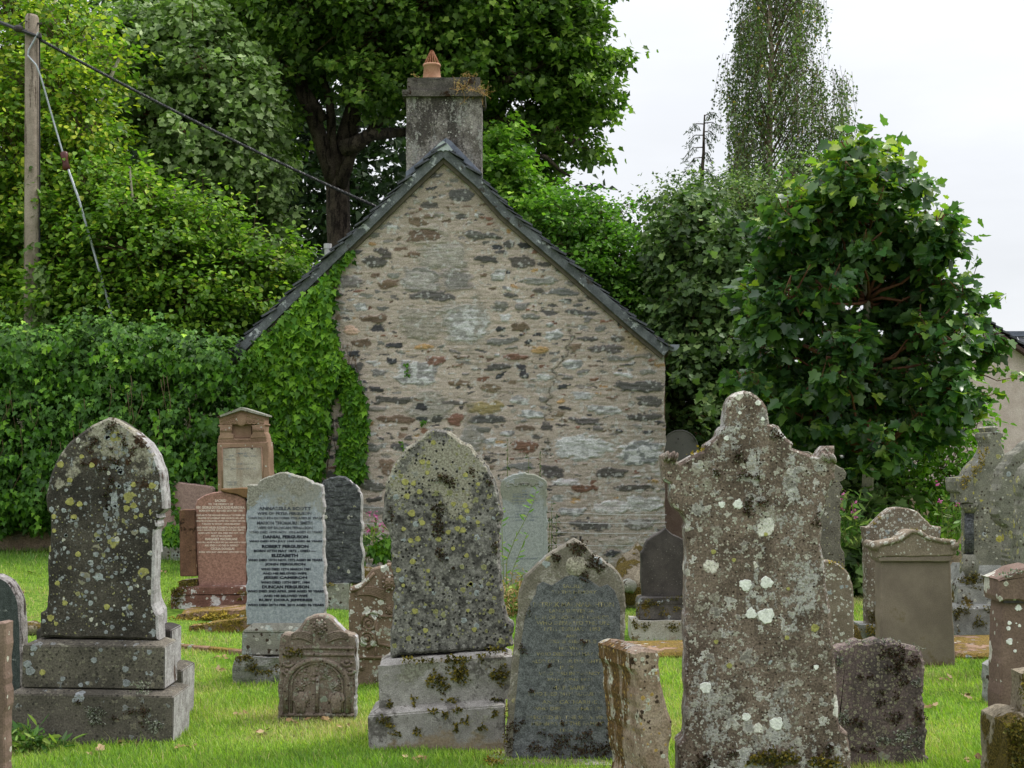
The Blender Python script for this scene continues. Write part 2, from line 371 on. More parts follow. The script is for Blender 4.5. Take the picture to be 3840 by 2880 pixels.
NO_GRASS = []                                         # (x0, x1, y0, y1) rectangles left bare under flat slabs
def build_grass():
    N = 330000
    py = 2950 - (2950 - 2140) * rng.random(N) ** .92
    px = rng.uniform(-120, 3960, N)
    d = 7786 / (py - HY); d = np.clip(d * rng.uniform(.97, 1.03, N), 5.2, 19)
    x = (px - CX) / F * d
    ok = np.ones(N, bool)
    for x0, x1, y0, y1 in NO_GRASS: ok &= ~((x > x0) & (x < x1) & (d > y0) & (d < y1))
    vn = Vnoise(3); bare = vn.fbm(x * 1.1 + 50, d * 1.1 + 50, 3)
    ok &= (bare < .66) | (rng.random(N) < .35)
    x, d = x[ok], d[ok]; N = len(x)
    z = gz(x, d)
    cl = vn.fbm(x * 2.3 + 9, d * 2.3, 3); edge = sst(14.2, 15.6, d)
    h = (.016 + .042 * cl * rng.random(N) ** .7 + .05 * edge * rng.random(N)) * rng.uniform(.7, 1.3, N)
    tuft = rng.random(N) < .012; h = np.where(tuft, h * 1.8, h)
    wd = .0014 + .0018 * rng.random(N) * d / 8
    th = rng.uniform(0, 6.283, N); ln = h * rng.uniform(.15, .9, N); la = rng.uniform(0, 6.283, N) * .5 + .6
    ux, uy = np.cos(th) * wd, np.sin(th) * wd; lx, ly = np.cos(la) * ln, np.sin(la) * ln
    base = np.stack([x, d, z - .004], 1)
    V = np.stack([base + np.stack([-ux, -uy, 0 * x], 1), base + np.stack([ux, uy, 0 * x], 1),
                  base + np.stack([ux * .7 + lx * .35, uy * .7 + ly * .35, h * .62], 1), base + np.stack([-ux * .7 + lx * .35, -uy * .7 + ly * .35, h * .62], 1),
                  base + np.stack([lx, ly, h], 1)], 1).reshape(-1, 3)
    fl = np.array([0, 1, 2, 3, 3, 2, 4]); ft = np.array([4, 3])
    loops = (fl[None] + (np.arange(N) * 5)[:, None]).ravel(); tot = np.tile(ft, N); st = np.concatenate([[0], np.cumsum(tot)[:-1]])
    pat = vn.fbm(x * .8 + 3, d * .8 + 8, 4)
    rn = np.clip(.48 + (pat - .5) * 2.4 + rng.normal(0, .2, N), 0, 1)
    rn = np.where(rng.random(N) < .03, 1.0, rn)
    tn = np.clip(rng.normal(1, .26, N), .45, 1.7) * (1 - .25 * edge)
    me = mesh_np('grass', V, loops, st, tot, {'rnd': np.repeat(rn, 5), 'tone': np.repeat(tn, 5)})
    m = leaf_mat('grass_blade', [(0, (.11, .25, .014, 1)), (.5, (.25, .42, .028, 1)), (.85, (.40, .52, .08, 1)), (1, (.50, .44, .20, 1))], .5, .42, .3, (1.05, 1.15, .5))
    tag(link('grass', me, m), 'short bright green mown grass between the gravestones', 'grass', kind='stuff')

# ------------------------------------------------------------------ gravestone builder
class Mon:
    def __init__(s, name, label, cat, px, py, yaw=0.0, D=None, group='gravestones standing in the churchyard', gap=0.0):
        if cat in ('slab', 'kerb'): group = None
        if D is None: x, y, z = ground_hit(px, py)
        else: x, y = (px - CX) / F * D, D; z = float(gz(x, y))
        s.D = y; s.O = np.array([x, y, z + gap]); s.yaw = R(yaw)
        s.root = empty(name, s.O, s.yaw, label=label, cat=cat, group=group)
        s.U = np.array([math.cos(s.yaw), math.sin(s.yaw), 0]); s.Vd = np.array([-math.sin(s.yaw), math.cos(s.yaw), 0])
    def loc(s, px, py, v=0.0):                        # photo pixel -> local (u, w) on the vertical plane at depth v
        r = np.array([(px - CX) / F, 1, -(py - HY) / F]); c = np.array([0, 0, EYE])
        t = np.dot(s.O + v * s.Vd - c, s.Vd) / np.dot(r, s.Vd); p = c + t * r - s.O
        return np.dot(p, s.U), p[2]
    def m(s, px): return px / F * s.D                 # pixels -> metres at this stone
    def slab(s, name, pts, v0, depth, mat, bevel=.006, rough=.002, step=.025, skew=(0, 0), parent=None, smooth_n=0, fine=0.0):
        P = np.array([s.loc(x, y, v0) for x, y in pts])
        for _ in range(smooth_n):                     # corner cutting (rounder curves)
            Q = []
            for i in range(len(P)):
                a, b = P[i], P[(i + 1) % len(P)]
                Q += [a * .75 + b * .25, a * .25 + b * .75]
            P = np.array(Q)
        if np.sum(P[:, 0] * np.roll(P[:, 1], -1) - np.roll(P[:, 0], -1) * P[:, 1]) < 0: P = P[::-1]
        Q = []
        for i in range(len(P)):
            a, b = P[i], P[(i + 1) % len(P)]; n = max(1, int(np.linalg.norm(b - a) / step))
            Q += [a + (b - a) * k / n for k in range(n)]
        Q = np.array(Q); n = len(Q)
        tan = np.roll(Q, -1, 0) - np.roll(Q, 1, 0); nrm = np.stack([tan[:, 1], -tan[:, 0]], 1); nrm /= np.linalg.norm(nrm, axis=1)[:, None] + 1e-9
        wob = rng.normal(size=n); wob = (wob + np.roll(wob, 1) + np.roll(wob, -1)) / 1.7
        Q = Q + nrm * (wob * rough)[:, None]
        In = Q - nrm * bevel
        ring = lambda q, v, k: [(x + skew[0] * k, v, z + skew[1] * k) for x, z in q]
        V = ring(In, v0, 0) + ring(Q, v0 + bevel, 0) + ring(Q, v0 + depth - bevel, 1) + ring(In, v0 + depth, 1)
        Fc = [list(range(n)), [3 * n + k for k in range(n)][::-1]]
        for j in range(3): Fc += [[j*n+k, (j+1)*n+k, (j+1)*n+(k+1) % n, j*n+(k+1) % n] for k in range(n)]
        a = Acc(); a.add(V, Fc); return a.build(name, mat, parent or s.root)
    def block(s, name, q, v0, depth, mat, ch=(0, 0), bevel=.005, rough=0.0, cuts=0, parent=None):
        bl, br, tr, tl = [np.array(s.loc(x, y, v0)) for x, y in q]
        P3 = lambda p, v: (p[0], v, p[1])
        up = (tl - bl) / np.linalg.norm(tl - bl); rt = (tr - tl) / np.linalg.norm(tr - tl)
        V = [P3(bl, v0), P3(br, v0), P3(br, v0 + depth), P3(bl, v0 + depth), P3(tl, v0), P3(tr, v0), P3(tr, v0 + depth), P3(tl, v0 + depth)]
        Fc = [[3, 2, 1, 0], [0, 1, 5, 4], [1, 2, 6, 5], [2, 3, 7, 6], [3, 0, 4, 7]]
        if ch[0] > 0:
            h, i = ch; a_, b_ = tl + up * h + rt * i, tr + up * h - rt * i
            V += [P3(a_, v0 + i), P3(b_, v0 + i), P3(b_, v0 + depth - i), P3(a_, v0 + depth - i)]
            Fc += [[4, 5, 9, 8], [5, 6, 10, 9], [6, 7, 11, 10], [7, 4, 8, 11], [8, 9, 10, 11]]
        else: Fc += [[4, 5, 6, 7]]
        me = bpy.data.meshes.new(name); me.from_pydata(V, [], Fc); bm = bmesh.new(); bm.from_mesh(me)
        bmesh.ops.recalc_face_normals(bm, faces=bm.faces)
        if cuts:
            bmesh.ops.subdivide_edges(bm, edges=list(bm.edges), cuts=cuts, use_grid_fill=True)
            vn = Vnoise(int(abs(bl[0]) * 977) % 1000)
            bm.normal_update()
            for vv in bm.verts:
                c = vv.co; k = (vn.fbm(c.x * 9 + c.y * 5 + 40, c.z * 9 + c.y * 7 + 40, 3) - .5) * 2 * rough
                vv.co = c + vv.normal * k
        elif bevel: bmesh.ops.bevel(bm, geom=list(bm.edges), offset=bevel, segments=2, affect='EDGES', clamp_overlap=True)
        bm.to_mesh(me); bm.free(); return link(name, me, mat, parent or s.root)
    def text(s, lines, v, mat, name='inscription', thick=.0015, offset=.012):
        V = []; L = []; T = []; n0 = 0
        for txt, cx, cy, h, wd in lines:
            cu = bpy.data.curves.new('t', 'FONT'); cu.body = txt; cu.offset = offset; cu.align_x = 'CENTER'; cu.resolution_u = 2
            ob = bpy.data.objects.new('t', cu); COL.objects.link(ob); bpy.context.view_layer.update()
            me = ob.evaluated_get(bpy.context.evaluated_depsgraph_get()).to_mesh()
            co = np.zeros(len(me.vertices) * 3, np.float32); me.vertices.foreach_get('co', co); co = co.reshape(-1, 3)
            lp = np.zeros(len(me.loops), np.int32); me.loops.foreach_get('vertex_index', lp)
            tt = np.zeros(len(me.polygons), np.int32); me.polygons.foreach_get('loop_total', tt)
            bpy.data.objects.remove(ob); bpy.data.curves.remove(cu)
            mn, mx = co.min(0), co.max(0)
            (u0, w0), (u1, w1) = s.loc(cx - wd / 2, cy + h / 2, v), s.loc(cx + wd / 2, cy - h / 2, v)
            u = u0 + (co[:, 0] - mn[0]) / (mx[0] - mn[0]) * (u1 - u0)
            z = w0 + (co[:, 1] - mn[1]) / max(mx[1] - mn[1], .1) * (w1 - w0)
            V.append(np.stack([u, np.full(len(u), v), z], 1)); L.append(lp + n0); T.append(tt); n0 += len(u)
        T = np.concatenate(T); st = np.concatenate([[0], np.cumsum(T)[:-1]])
        me = mesh_np(name, np.concatenate(V), np.concatenate(L), st, T); return link(name, me, mat, s.root)
    def moss(s, blobs, v, depth=.02, n=260, ls=.016, mat=None, name='moss', parent=None):   # cushions: (px, py, rx_px, ry_px)
        for bx, by, rx, ry in blobs:
            P, Nn, T = [], [], []
            u, w_ = s.loc(bx, by, v); k = max(30, int(n * s.m(rx) * s.m(ry) / .0035))
            a = rng.uniform(0, 6.283, k); r = np.sqrt(rng.random(k)) * (1 + .35 * np.sin(a * 3 + bx) + .2 * np.sin(a * 5 + by))
            du, dw = np.cos(a) * r * s.m(rx), np.sin(a) * r * s.m(ry)
            hh = np.sqrt(np.clip(1.2 - r ** 2, .05, 1)) * depth
            P.append(np.stack([u + du, v - hh * rng.uniform(.3, 1, k), w_ + dw], 1))
            Nn.append(np.stack([np.cos(a) * r * .6, -np.ones(k) * .6, np.sin(a) * r * .6 + .4], 1)); T.append(np.full(k, rng.normal(1, .15)))
            P = np.concatenate(P); Nn = np.concatenate(Nn) + rng.normal(size=P.shape) * .5; T = np.concatenate(T)
            leaf_cloud(name, parent or s.root, mat or M_MOSS, P, rng.normal(size=P.shape) + np.array([0, -.3, .5]), Nn, ls * rng.uniform(.6, 1.3, len(P)), T_SMALL,
                       np.clip(rng.random(len(P)) + (P[:, 2] - P[:, 2].mean()) * .8, 0, 1), T * rng.uniform(.75, 1.2, len(P)))

M_MOSS = leaf_mat('moss', [(0, (.035, .03, .008, 1)), (.5, (.11, .088, .016, 1)), (1, (.26, .2, .035, 1))], .8, .2, .1)
M_MOSSY = leaf_mat('golden_moss', [(0, (.09, .07, .012, 1)), (.5, (.28, .2, .03, 1)), (1, (.45, .33, .06, 1))], .8, .2, .1)
M_MOSSD = leaf_mat('dark_moss', [(0, (.024, .013, .008, 1)), (.6, (.052, .030, .018, 1)), (1, (.10, .06, .034, 1))], .8, .1, .1)

dmoss = lambda s=7, thr=.6, **k: {**dict(s=s, thr=thr, w=.05, c1=DMOSS1, c2=DMOSS2, fs=120, h=1.2), **k}
gmoss = lambda s=6, thr=.6, **k: {**dict(s=s, thr=thr, w=.04, c1=GMOSS1, c2=GMOSS2, fs=120, h=2.2), **k}
crust = lambda s=5, thr=.6, c1=CRUST1, c2=CRUST2, **k: {**dict(s=s, thr=thr, w=.05, c1=c1, c2=c2, fs=95, h=1.6), **k}

M_A = stone_mat('dark_lichened_sandstone', C(46, 43, 39), C(76, 71, 64), 6, (120, .5),
    spots=[dict(s=13, r=.5, keep=.2, cols=[GREY, C(150, 146, 90), C(140, 144, 146), C(160, 164, 164), C(134, 130, 112)], core=.85),
           dict(s=30, r=.5, keep=.3, cols=[GREY, C(160, 164, 164), C(140, 138, 96), PALE, C(130, 132, 126)]),
           dict(s=80, r=.45, keep=.2, cols=[C(130, 128, 118), C(120, 122, 122), C(130, 126, 90)])],
    patches=[crust(4, .62, z=(.9, 1.5, -.12, .12)), crust(5, .58, C(140, 144, 146), C(168, 172, 174), x=(-.05, .1, -.05, -.05), z=(.4, 1.3, -.02, .04), st=(2.4, 1, .8)),
             dmoss(6, .66, z=(.75, 1.35, -.12, .06))], bump=.5, seed=1)
M_AP = stone_mat('dark_plinth_sandstone', C(70, 66, 59), C(98, 92, 83), 5, (110, .4),
    spots=[dict(s=8, r=.42, keep=.12, cols=[C(140, 144, 146), C(130, 126, 112)], dis=1.2), dict(s=26, r=.5, keep=.25, cols=[C(130, 132, 132), C(126, 120, 104)], dis=1.2, a=.8), dict(s=60, r=.5, keep=.4, cols=[C(120, 116, 100), C(50, 47, 42)], a=.8)],
    patches=[dmoss(7, .69)], streak=(C(176, 170, 172), .0, 4, .55), bump=.4, seed=2)
M_B = stone_mat('grey_stone_yellow_lichen', C(62, 60, 58), C(126, 123, 118), 24, (110, .42),
    spots=[dict(s=14, r=.42, keep=.06, cols=[C(150, 150, 92), C(140, 136, 100)], core=.9),
           dict(s=30, r=.5, keep=.16, cols=[C(142, 140, 92), C(150, 148, 140), C(140, 140, 100), GREY]), dict(s=60, r=.5, keep=.5, cols=[C(150, 148, 142), C(44, 42, 40), C(140, 138, 100), C(50, 48, 45)])],
    patches=[crust(4.5, .56, z=(.85, 1.4, -.14, .13), d=8), dmoss(5.5, .655, x=(-.25, .15, -.06, .0))], bump=.55, seed=4)
M_BP = stone_mat('pale_granite_base', C(124, 120, 116), C(160, 156, 152), 7, (170, .3),
    patches=[crust(5, .56, C(112, 108, 98), C(148, 146, 134)), dmoss(7, .6), dict(s=4, thr=.55, w=.06, c1=C(84, 80, 76), c2=C(110, 106, 102), fs=60, h=.6, brk=.5), gmoss(6, .66, z=(.2, .6, -.03, .05)),
             dict(s=2.5, thr=.54, w=.1, c1=C(122, 108, 90), c2=C(140, 126, 106), z=(0, .3, .1, -.25), h=.2)], bump=.4, seed=5)
M_C = stone_mat('blue_grey_granite', C(74, 76, 78), C(108, 110, 112), 30, (190, .55),
    patches=[dmoss(6, .60, z=(.0, .5, .06, -.1)), dmoss(9, .69)], rough=.55, bump=.15, seed=6)
M_CE = stone_mat('crusted_granite_border', C(104, 98, 88), C(128, 122, 110), 12, (120, .35),
    spots=[dict(s=16, r=.5, keep=.3, cols=[C(168, 152, 92), C(150, 142, 108), GREY])],
    patches=[crust(6, .55, C(128, 122, 112), C(170, 164, 154)), dict(s=5, thr=.57, w=.03, c1=C(160, 140, 84), c2=C(176, 158, 104), fs=50, h=.8, z=(.9, 1.15, -.12, .03)),
             dmoss(7, .58, z=(.95, 1.25, -.14, .06))], bump=.6, seed=7)
M_E = stone_mat('red_brown_lichened_sandstone', C(84, 72, 64), C(120, 105, 95), 9, (110, .5),
    spots=[dict(s=9.5, r=.46, keep=.2, cols=[WHITE, C(208, 202, 194), GREY, C(214, 210, 204)], core=.96),
           dict(s=15, r=.55, keep=.55, cols=[C(166, 160, 154), C(188, 184, 180), C(150, 144, 138), C(200, 197, 193), C(162, 158, 154)], core=.6, dis=1.5, a=.9),
           dict(s=34, r=.5, keep=.5, cols=[PALE, C(160, 152, 142), C(150, 142, 130), C(190, 186, 178)], core=.75, dis=1.4, a=.9),
           dict(s=90, r=.5, keep=.4, cols=[C(178, 170, 158), C(60, 48, 40), PALE])],
    patches=[crust(5, .56, C(132, 124, 112), C(168, 162, 152), a=.85, brk=.5), crust(3, .55, C(156, 154, 152), C(198, 196, 194), a=.8, brk=.6, st=(2.2, 1, .8)), dmoss(8, .65, z=(.2, 1.6, .02, -.01)), gmoss(7, .60, z=(-.0, .32, .09, -.14)),
             dict(s=3.5, thr=.64, w=.08, c1=C(110, 84, 40), c2=C(136, 108, 60), fs=60, h=.2, z=(1.2, 1.7, -.1, .06))], bump=.55, seed=8)
M_E2 = stone_mat('yellow_grey_lichened_stone', C(92, 88, 78), C(116, 112, 100), 8, (100, .35),
    spots=[dict(s=24, r=.5, keep=.5, cols=[C(146, 142, 104), PALE, GREY, C(60, 52, 44)]), dict(s=60, r=.5, keep=.5, cols=[C(150, 146, 112), C(66, 58, 48)])], bump=.5, seed=9)
M_F = stone_mat('speckled_purple_brown_stone', C(74, 67, 65), C(116, 100, 98), 5, (100, .45),
    spots=[dict(s=7.5, r=.42, keep=.16, cols=[C(140, 140, 126), C(150, 148, 136)], core=.9, dis=.8), dict(s=48, r=.5, keep=.5, cols=[C(146, 140, 116), C(130, 122, 108), C(154, 150, 128)]), dict(s=100, r=.5, keep=.4, cols=[C(140, 134, 112)])],
    patches=[dmoss(8, .60, x=(-.15, .2, -.06, .03)), crust(6, .6, z=(.55, .72, -.25, .12))], bump=.6, seed=10)
M_G = stone_mat('smooth_brown_sandstone', C(112, 101, 90), C(130, 118, 105), 3, (150, .16),
    streak=(C(98, 84, 60), .6, 3.2, .5), patches=[dict(s=3, thr=.55, w=.12, c1=C(88, 78, 50), c2=C(108, 94, 62), h=.2, z=(0, .5, .08, -.14))], bump=.15, seed=11)
M_GT = stone_mat('lichened_sandstone_pediment', C(116, 104, 90), C(134, 122, 106), 5, (120, .25),
    spots=[dict(s=22, r=.5, keep=.34, cols=[C(198, 194, 184), PALE]), dict(s=55, r=.5, keep=.3, cols=[PALE])],
    patches=[dict(s=6, thr=.6, w=.05, c1=C(150, 118, 40), c2=C(172, 142, 66), h=.8, z=(1.0, 1.3, -.08, .04))], bump=.4, seed=12)
M_H = stone_mat('white_lichened_brown_stone', C(108, 96, 84), C(128, 116, 102), 6, (110, .3),
    spots=[dict(s=22, r=.5, keep=.55, cols=[C(190, 188, 178), PALE, GREY], dis=.9), dict(s=48, r=.5, keep=.5, cols=[PALE, C(196, 192, 184)])],
    patches=[gmoss(6, .6, z=(0, .35, .1, -.2)), crust(5, .56, C(150, 148, 138), C(184, 180, 170), z=(.7, 1.1, -.08, .08))], bump=.5, seed=13)
M_I = stone_mat('tall_grey_lichened_stone', C(100, 99, 90), C(128, 126, 114), 8, (100, .3),
    spots=[dict(s=16, r=.5, keep=.3, cols=[YEL, C(154, 150, 100), GREY]), dict(s=44, r=.5, keep=.5, cols=[C(72, 64, 56), C(160, 154, 118), PALE, C(74, 68, 58)])],
    patches=[crust(5, .6, C(120, 116, 104), C(152, 148, 136))], bump=.5, seed=14)
M_IP = stone_mat('mossy_grey_granite_steps', C(116, 116, 112), C(150, 150, 146), 8, (160, .3), spots=[dict(s=30, r=.5, keep=.25, cols=[PALE, C(62, 50, 40)])],
    patches=[gmoss(5, .585, h=2), dmoss(7, .62)], bump=.5, seed=15)
M_K = stone_mat('red_brown_sandstone_pier', C(102, 84, 75), C(124, 104, 93), 4, (120, .25),
    spots=[dict(s=6.5, r=.36, keep=.34, cols=[C(196, 190, 178), PALE, C(206, 202, 192)], dis=.7), dict(s=36, r=.5, keep=.1, cols=[PALE])], streak=(C(92, 62, 40), .5, 4, .55), bump=.35, seed=16)
M_R = stone_mat('light_blue_grey_granite', C(136, 144, 150), C(164, 170, 176), 60, (190, .22),
    patches=[dict(s=5, thr=.52, w=.12, c1=C(122, 122, 112), c2=C(146, 144, 132), fs=80, h=.6, z=(.75, 1.2, -.24, .14), st=(1, 1, .6), a=.85),
             crust(6, .56, C(112, 110, 98), C(150, 148, 136), z=(.95, 1.25, -.22, .14)), dmoss(9, .66, z=(.9, 1.2, -.2, .01))], rough=.6, bump=.25, seed=17)
M_RP = stone_mat('lichened_granite_plinth', C(120, 118, 108), C(146, 144, 134), 9, (150, .3), spots=[dict(s=30, r=.5, keep=.3, cols=[C(70, 58, 48), PALE])],
    patches=[crust(7, .55, C(140, 146, 138), C(164, 170, 162)), dmoss(9, .58)], bump=.4, seed=18)
M_RB = stone_mat('rough_mossy_granite_base', C(118, 116, 112), C(156, 154, 150), 7, (120, .35), patches=[gmoss(7, .57, z=(0, .25, -.12, .08)), dmoss(9, .64)], bump=.7, seed=19)
M_S = stone_mat('carved_brown_sandstone', C(104, 92, 82), C(132, 119, 107), 7, (110, .35),
    spots=[dict(s=20, r=.5, keep=.42, cols=[C(142, 148, 132), C(152, 152, 138), C(132, 130, 112)], core=.85, dis=.9), dict(s=60, r=.5, keep=.45, cols=[C(150, 150, 136), C(70, 58, 48), C(140, 136, 120)])],
    patches=[crust(6, .6, C(132, 130, 118), C(158, 156, 144)), dmoss(9, .66), crust(7, .58, C(66, 62, 58), C(120, 116, 108), x=(.05, .3, -.16, .06))], bump=.55, seed=20)
M_T = stone_mat('carved_brown_stone_white_lichen', C(104, 88, 72), C(124, 106, 90), 6, (110, .3),
    spots=[dict(s=17, r=.5, keep=.36, cols=[C(204, 204, 192), PALE, C(190, 192, 180)], dis=.7), dict(s=50, r=.5, keep=.32, cols=[PALE, C(180, 180, 164)])],
    patches=[crust(6, .61, C(150, 152, 140), C(180, 180, 168)), dmoss(9, .68)], bump=.5, seed=21)
M_U = stone_mat('dark_rock_faced_granite', C(58, 60, 62), C(92, 94, 96), 22, (90, .5), spots=[dict(s=14, r=.3, keep=.12, cols=[C(150, 150, 120), PALE])],
    patches=[dict(s=1, thr=.5, w=.2, c1=C(46, 47, 49), c2=C(70, 72, 74), st=(8, 8, 34), fs=60, h=2.5)], rough=.7, bump=1.0, seed=22)
M_V = stone_mat('pale_grey_granite', C(136, 140, 138), C(156, 160, 158), 40, (170, .3),
    patches=[dict(s=5, thr=.5, w=.12, c1=C(112, 114, 98), c2=C(138, 138, 122), fs=60, h=.8, a=.8, z=(.7, .95, -.25, .12)), dict(s=5, thr=.56, w=.1, c1=C(120, 120, 104), c2=C(138, 138, 122), a=.7, h=.3, z=(.1, .4, .08, -.2))], bump=.35, seed=23)
M_W = stone_mat('polished_red_granite', C(120, 88, 78), C(158, 120, 108), 55, (150, .3), rough=.4, bump=.05, seed=24)
M_WF = stone_mat('weathered_red_sandstone', C(84, 60, 48), C(112, 82, 66), 4, (120, .28), spots=[dict(s=18, r=.4, keep=.08, cols=[C(190, 176, 140)])],
    streak=(C(116, 92, 56), .6, 3, .48), patches=[dmoss(5, .58)], bump=.4, seed=25)
M_WP = stone_mat('white_flaked_red_sandstone', C(98, 70, 60), C(124, 92, 80), 5, (110, .3), spots=[dict(s=26, r=.5, keep=.25, cols=[C(190, 186, 180), PALE])],
    patches=[dict(s=5, thr=.53, w=.02, c1=C(170, 168, 164), c2=C(200, 198, 194), fs=60, h=.6), gmoss(5, .54, x=(-.55, -.2, .06, -.16))], bump=.5, seed=26)
M_X = stone_mat('warm_red_sandstone', C(122, 98, 80), C(148, 121, 102), 4, (130, .2), spots=[dict(s=40, r=.4, keep=.06, cols=[PALE])],
    patches=[dict(s=4, thr=.58, w=.06, c1=C(148, 138, 124), c2=C(168, 160, 148), h=.4, x=(.1, .32, -.3, .12)), dict(s=3, thr=.56, w=.12, c1=C(110, 96, 52), c2=C(126, 110, 66), h=.2, x=(-.35, -.15, .08, -.14))], bump=.3, seed=27)
M_XI = stone_mat('flaking_inscription_panel', C(142, 132, 120), C(172, 164, 152), 7, (120, .22), streak=(C(128, 104, 84), .7, 6, .5),
    patches=[dict(s=9, thr=.55, w=.06, c1=C(44, 38, 34), c2=C(78, 70, 64), fs=70, h=.5, z=(1.2, 1.45, -.22, .13))], bump=.4, seed=28)
M_Y = stone_mat('pale_pink_granite', C(136, 112, 106), C(162, 136, 128), 50, (140, .25), bump=.2, seed=29)
M_O = stone_mat('blackened_stone', C(48, 45, 43), C(76, 71, 68), 4, (150, .25), spots=[dict(s=90, r=.35, keep=.05, cols=[C(120, 116, 110)])], streak=(C(104, 92, 82), .5, 5, .55), bump=.3, seed=30)
M_OP = stone_mat('mossy_dark_plinth', C(62, 58, 55), C(98, 94, 90), 6, (120, .3), spots=[dict(s=26, r=.5, keep=.2, cols=[GREY, PALE])], patches=[gmoss(6, .58), dmoss(7, .6)], bump=.5, seed=31)
M_OB = stone_mat('pale_lichened_block', C(150, 146, 134), C(178, 174, 164), 6, (110, .25), patches=[gmoss(6, .6), dict(s=3, thr=.56, w=.1, c1=C(140, 122, 104), c2=C(156, 138, 120), h=.2)], bump=.4, seed=32)
M_D = stone_mat('mossy_brown_leaning_stone', C(120, 100, 84), C(156, 138, 124), 9, (110, .35), spots=[dict(s=14, r=.5, keep=.4, cols=[C(186, 180, 168), PALE, C(170, 164, 150)], dis=.9), dict(s=50, r=.5, keep=.45, cols=[C(70, 56, 46), PALE, C(170, 140, 80)])],
    patches=[dict(s=1, thr=.55, w=.05, c1=C(72, 50, 26), c2=C(112, 86, 50), st=(20, 16, 4), fs=70, h=1.2, x=(-.09, -.04, .12, -.22)), dmoss(9, .64)], bump=.6, seed=33)
M_L = stone_mat('dark_green_granite', C(52, 58, 58), C(74, 80, 80), 40, (160, .45), rough=.5, bump=.1, seed=34)
M_LE = stone_mat('white_flaked_stone_edge', C(112, 106, 104), C(150, 146, 146), 12, (90, .4), patches=[dict(s=1, thr=.52, w=.06, c1=C(46, 40, 38), c2=C(74, 66, 62), st=(14, 14, 5), fs=60, h=1)], bump=.6, seed=35)
M_P = plain_mat('grey_disc_stone', C(98, 98, 97), C(114, 114, 112), 3, .6, .08)
M_PP = stone_mat('purple_sandstone', C(112, 92, 88), C(132, 112, 106), 6, (110, .25), bump=.3, seed=36)
M_MS = stone_mat('moss_covered_rock', C(110, 100, 84), C(140, 130, 112), 5, (90, .35), patches=[gmoss(4, .48, h=2.5)], bump=.8, seed=37)
M_SLAB = stone_mat('mossy_fallen_slab', C(122, 96, 76), C(150, 124, 104), 6, (110, .3), spots=[dict(s=18, r=.5, keep=.15, cols=[PALE, GREY])],
    patches=[dict(s=5, thr=.44, w=.06, c1=C(92, 78, 32), c2=C(150, 124, 60), fs=90, h=2.2), dmoss(9, .64)], bump=.8, seed=38)
M_IRON = plain_mat('rusty_iron', (.02, .017, .016, 1), (.05, .04, .038, 1), 20, .6, .2)
M_SUNSIDE = stone_mat('sunlit_streaked_side', C(128, 124, 124), C(166, 164, 164), 14, (110, .3), patches=[dict(s=1, thr=.58, w=.05, c1=C(50, 38, 32), c2=C(84, 66, 56), st=(26, 26, 5), fs=60, h=1)], bump=.4, seed=39)  # sunlight on right-hand faces painted as paler stone, plus brown streaks
Z1, Z2, Z3, Z4, Z5, ZF, ZG, ZH = [Zf(*a) for a in ((0,1400),(0,2130),(700,1450),(800,2130),(1300,1500),(1700,2130),(2300,1400),(2500,2130))]
ZI = Zf(3040, 1900, 1.6925); ZQ = Zf(2300, 1950, 1.73); ZR5 = Zf(3540, 1550, 2.117); Z8 = Zf(1850, 1750, 2.721)
ZX = Zf(700, 1500, 2.644); ZW = Zf(580, 1780, 2.379); ZWB = Zf(580, 2180, 3.174)
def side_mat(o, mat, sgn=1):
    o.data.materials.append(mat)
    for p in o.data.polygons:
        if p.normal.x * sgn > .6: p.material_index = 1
def arc(cx, cy, rx, ry, a0, a1, n=14):
    return [(cx + rx * math.cos(R(a0 + (a1 - a0) * k / n)), cy - ry * math.sin(R(a0 + (a1 - a0) * k / n))) for k in range(n + 1)]
def spiral(s, cx, cy, r0, turns, v, tube_r, acc, sgn=1, a0=0.0):
    pts = []; rad = []; N = int(26 * turns)
    for k in range(N):
        a = R(a0) + sgn * 2 * math.pi * k / 26; r = r0 * (1 - .88 * k / N)
        u, w_ = s.loc(cx + r * math.cos(a), cy + r * math.sin(a), v); pts.append((u, v, w_)); rad.append(tube_r * (1 - .5 * k / N))
    acc.tube(pts, rad, 5); u, w_ = s.loc(cx, cy, v); acc.ellipsoid((u, v, w_), (tube_r * 1.3,) * 3, 8, 6)
def face_relief(s, cx, cy, h, v, mat, name='carved_head'):
    """small carved head in relief: skull, brow, nose, lips, chin, hair curls"""
    u, w_ = s.loc(cx, cy, v); a = Acc(); k = s.m(h) / 2
    a.ellipsoid((u, v, w_), (k * .80, k * .62, k), 14, 10)
    for sg in (-1, 1):
        a.ellipsoid((u + sg * k * .30, v - k * .50, w_ - k * .18), (k * .22, k * .14, k * .2), 8, 6)   # cheek
        a.ellipsoid((u + sg * k * .32, v - k * .50, w_ + k * .26), (k * .26, k * .14, k * .08), 8, 6)  # brow
        for q in range(5):
            t = R(25 + q * 33); a.ellipsoid((u + sg * k * .84 * math.sin(t), v - k * .12, w_ + k * .98 * math.cos(t)), (k * .24, k * .34, k * .24), 8, 6)
    a.ellipsoid((u, v - k * .6, w_ - k * .02), (k * .11, k * .2, k * .24), 8, 6)
    a.ellipsoid((u, v - k * .5, w_ - k * .44), (k * .24, k * .13, k * .08), 8, 6)
    a.ellipsoid((u, v - k * .42, w_ - k * .74), (k * .26, k * .2, k * .18), 8, 6)
    return a.build(name, mat, s.root, smooth=True)
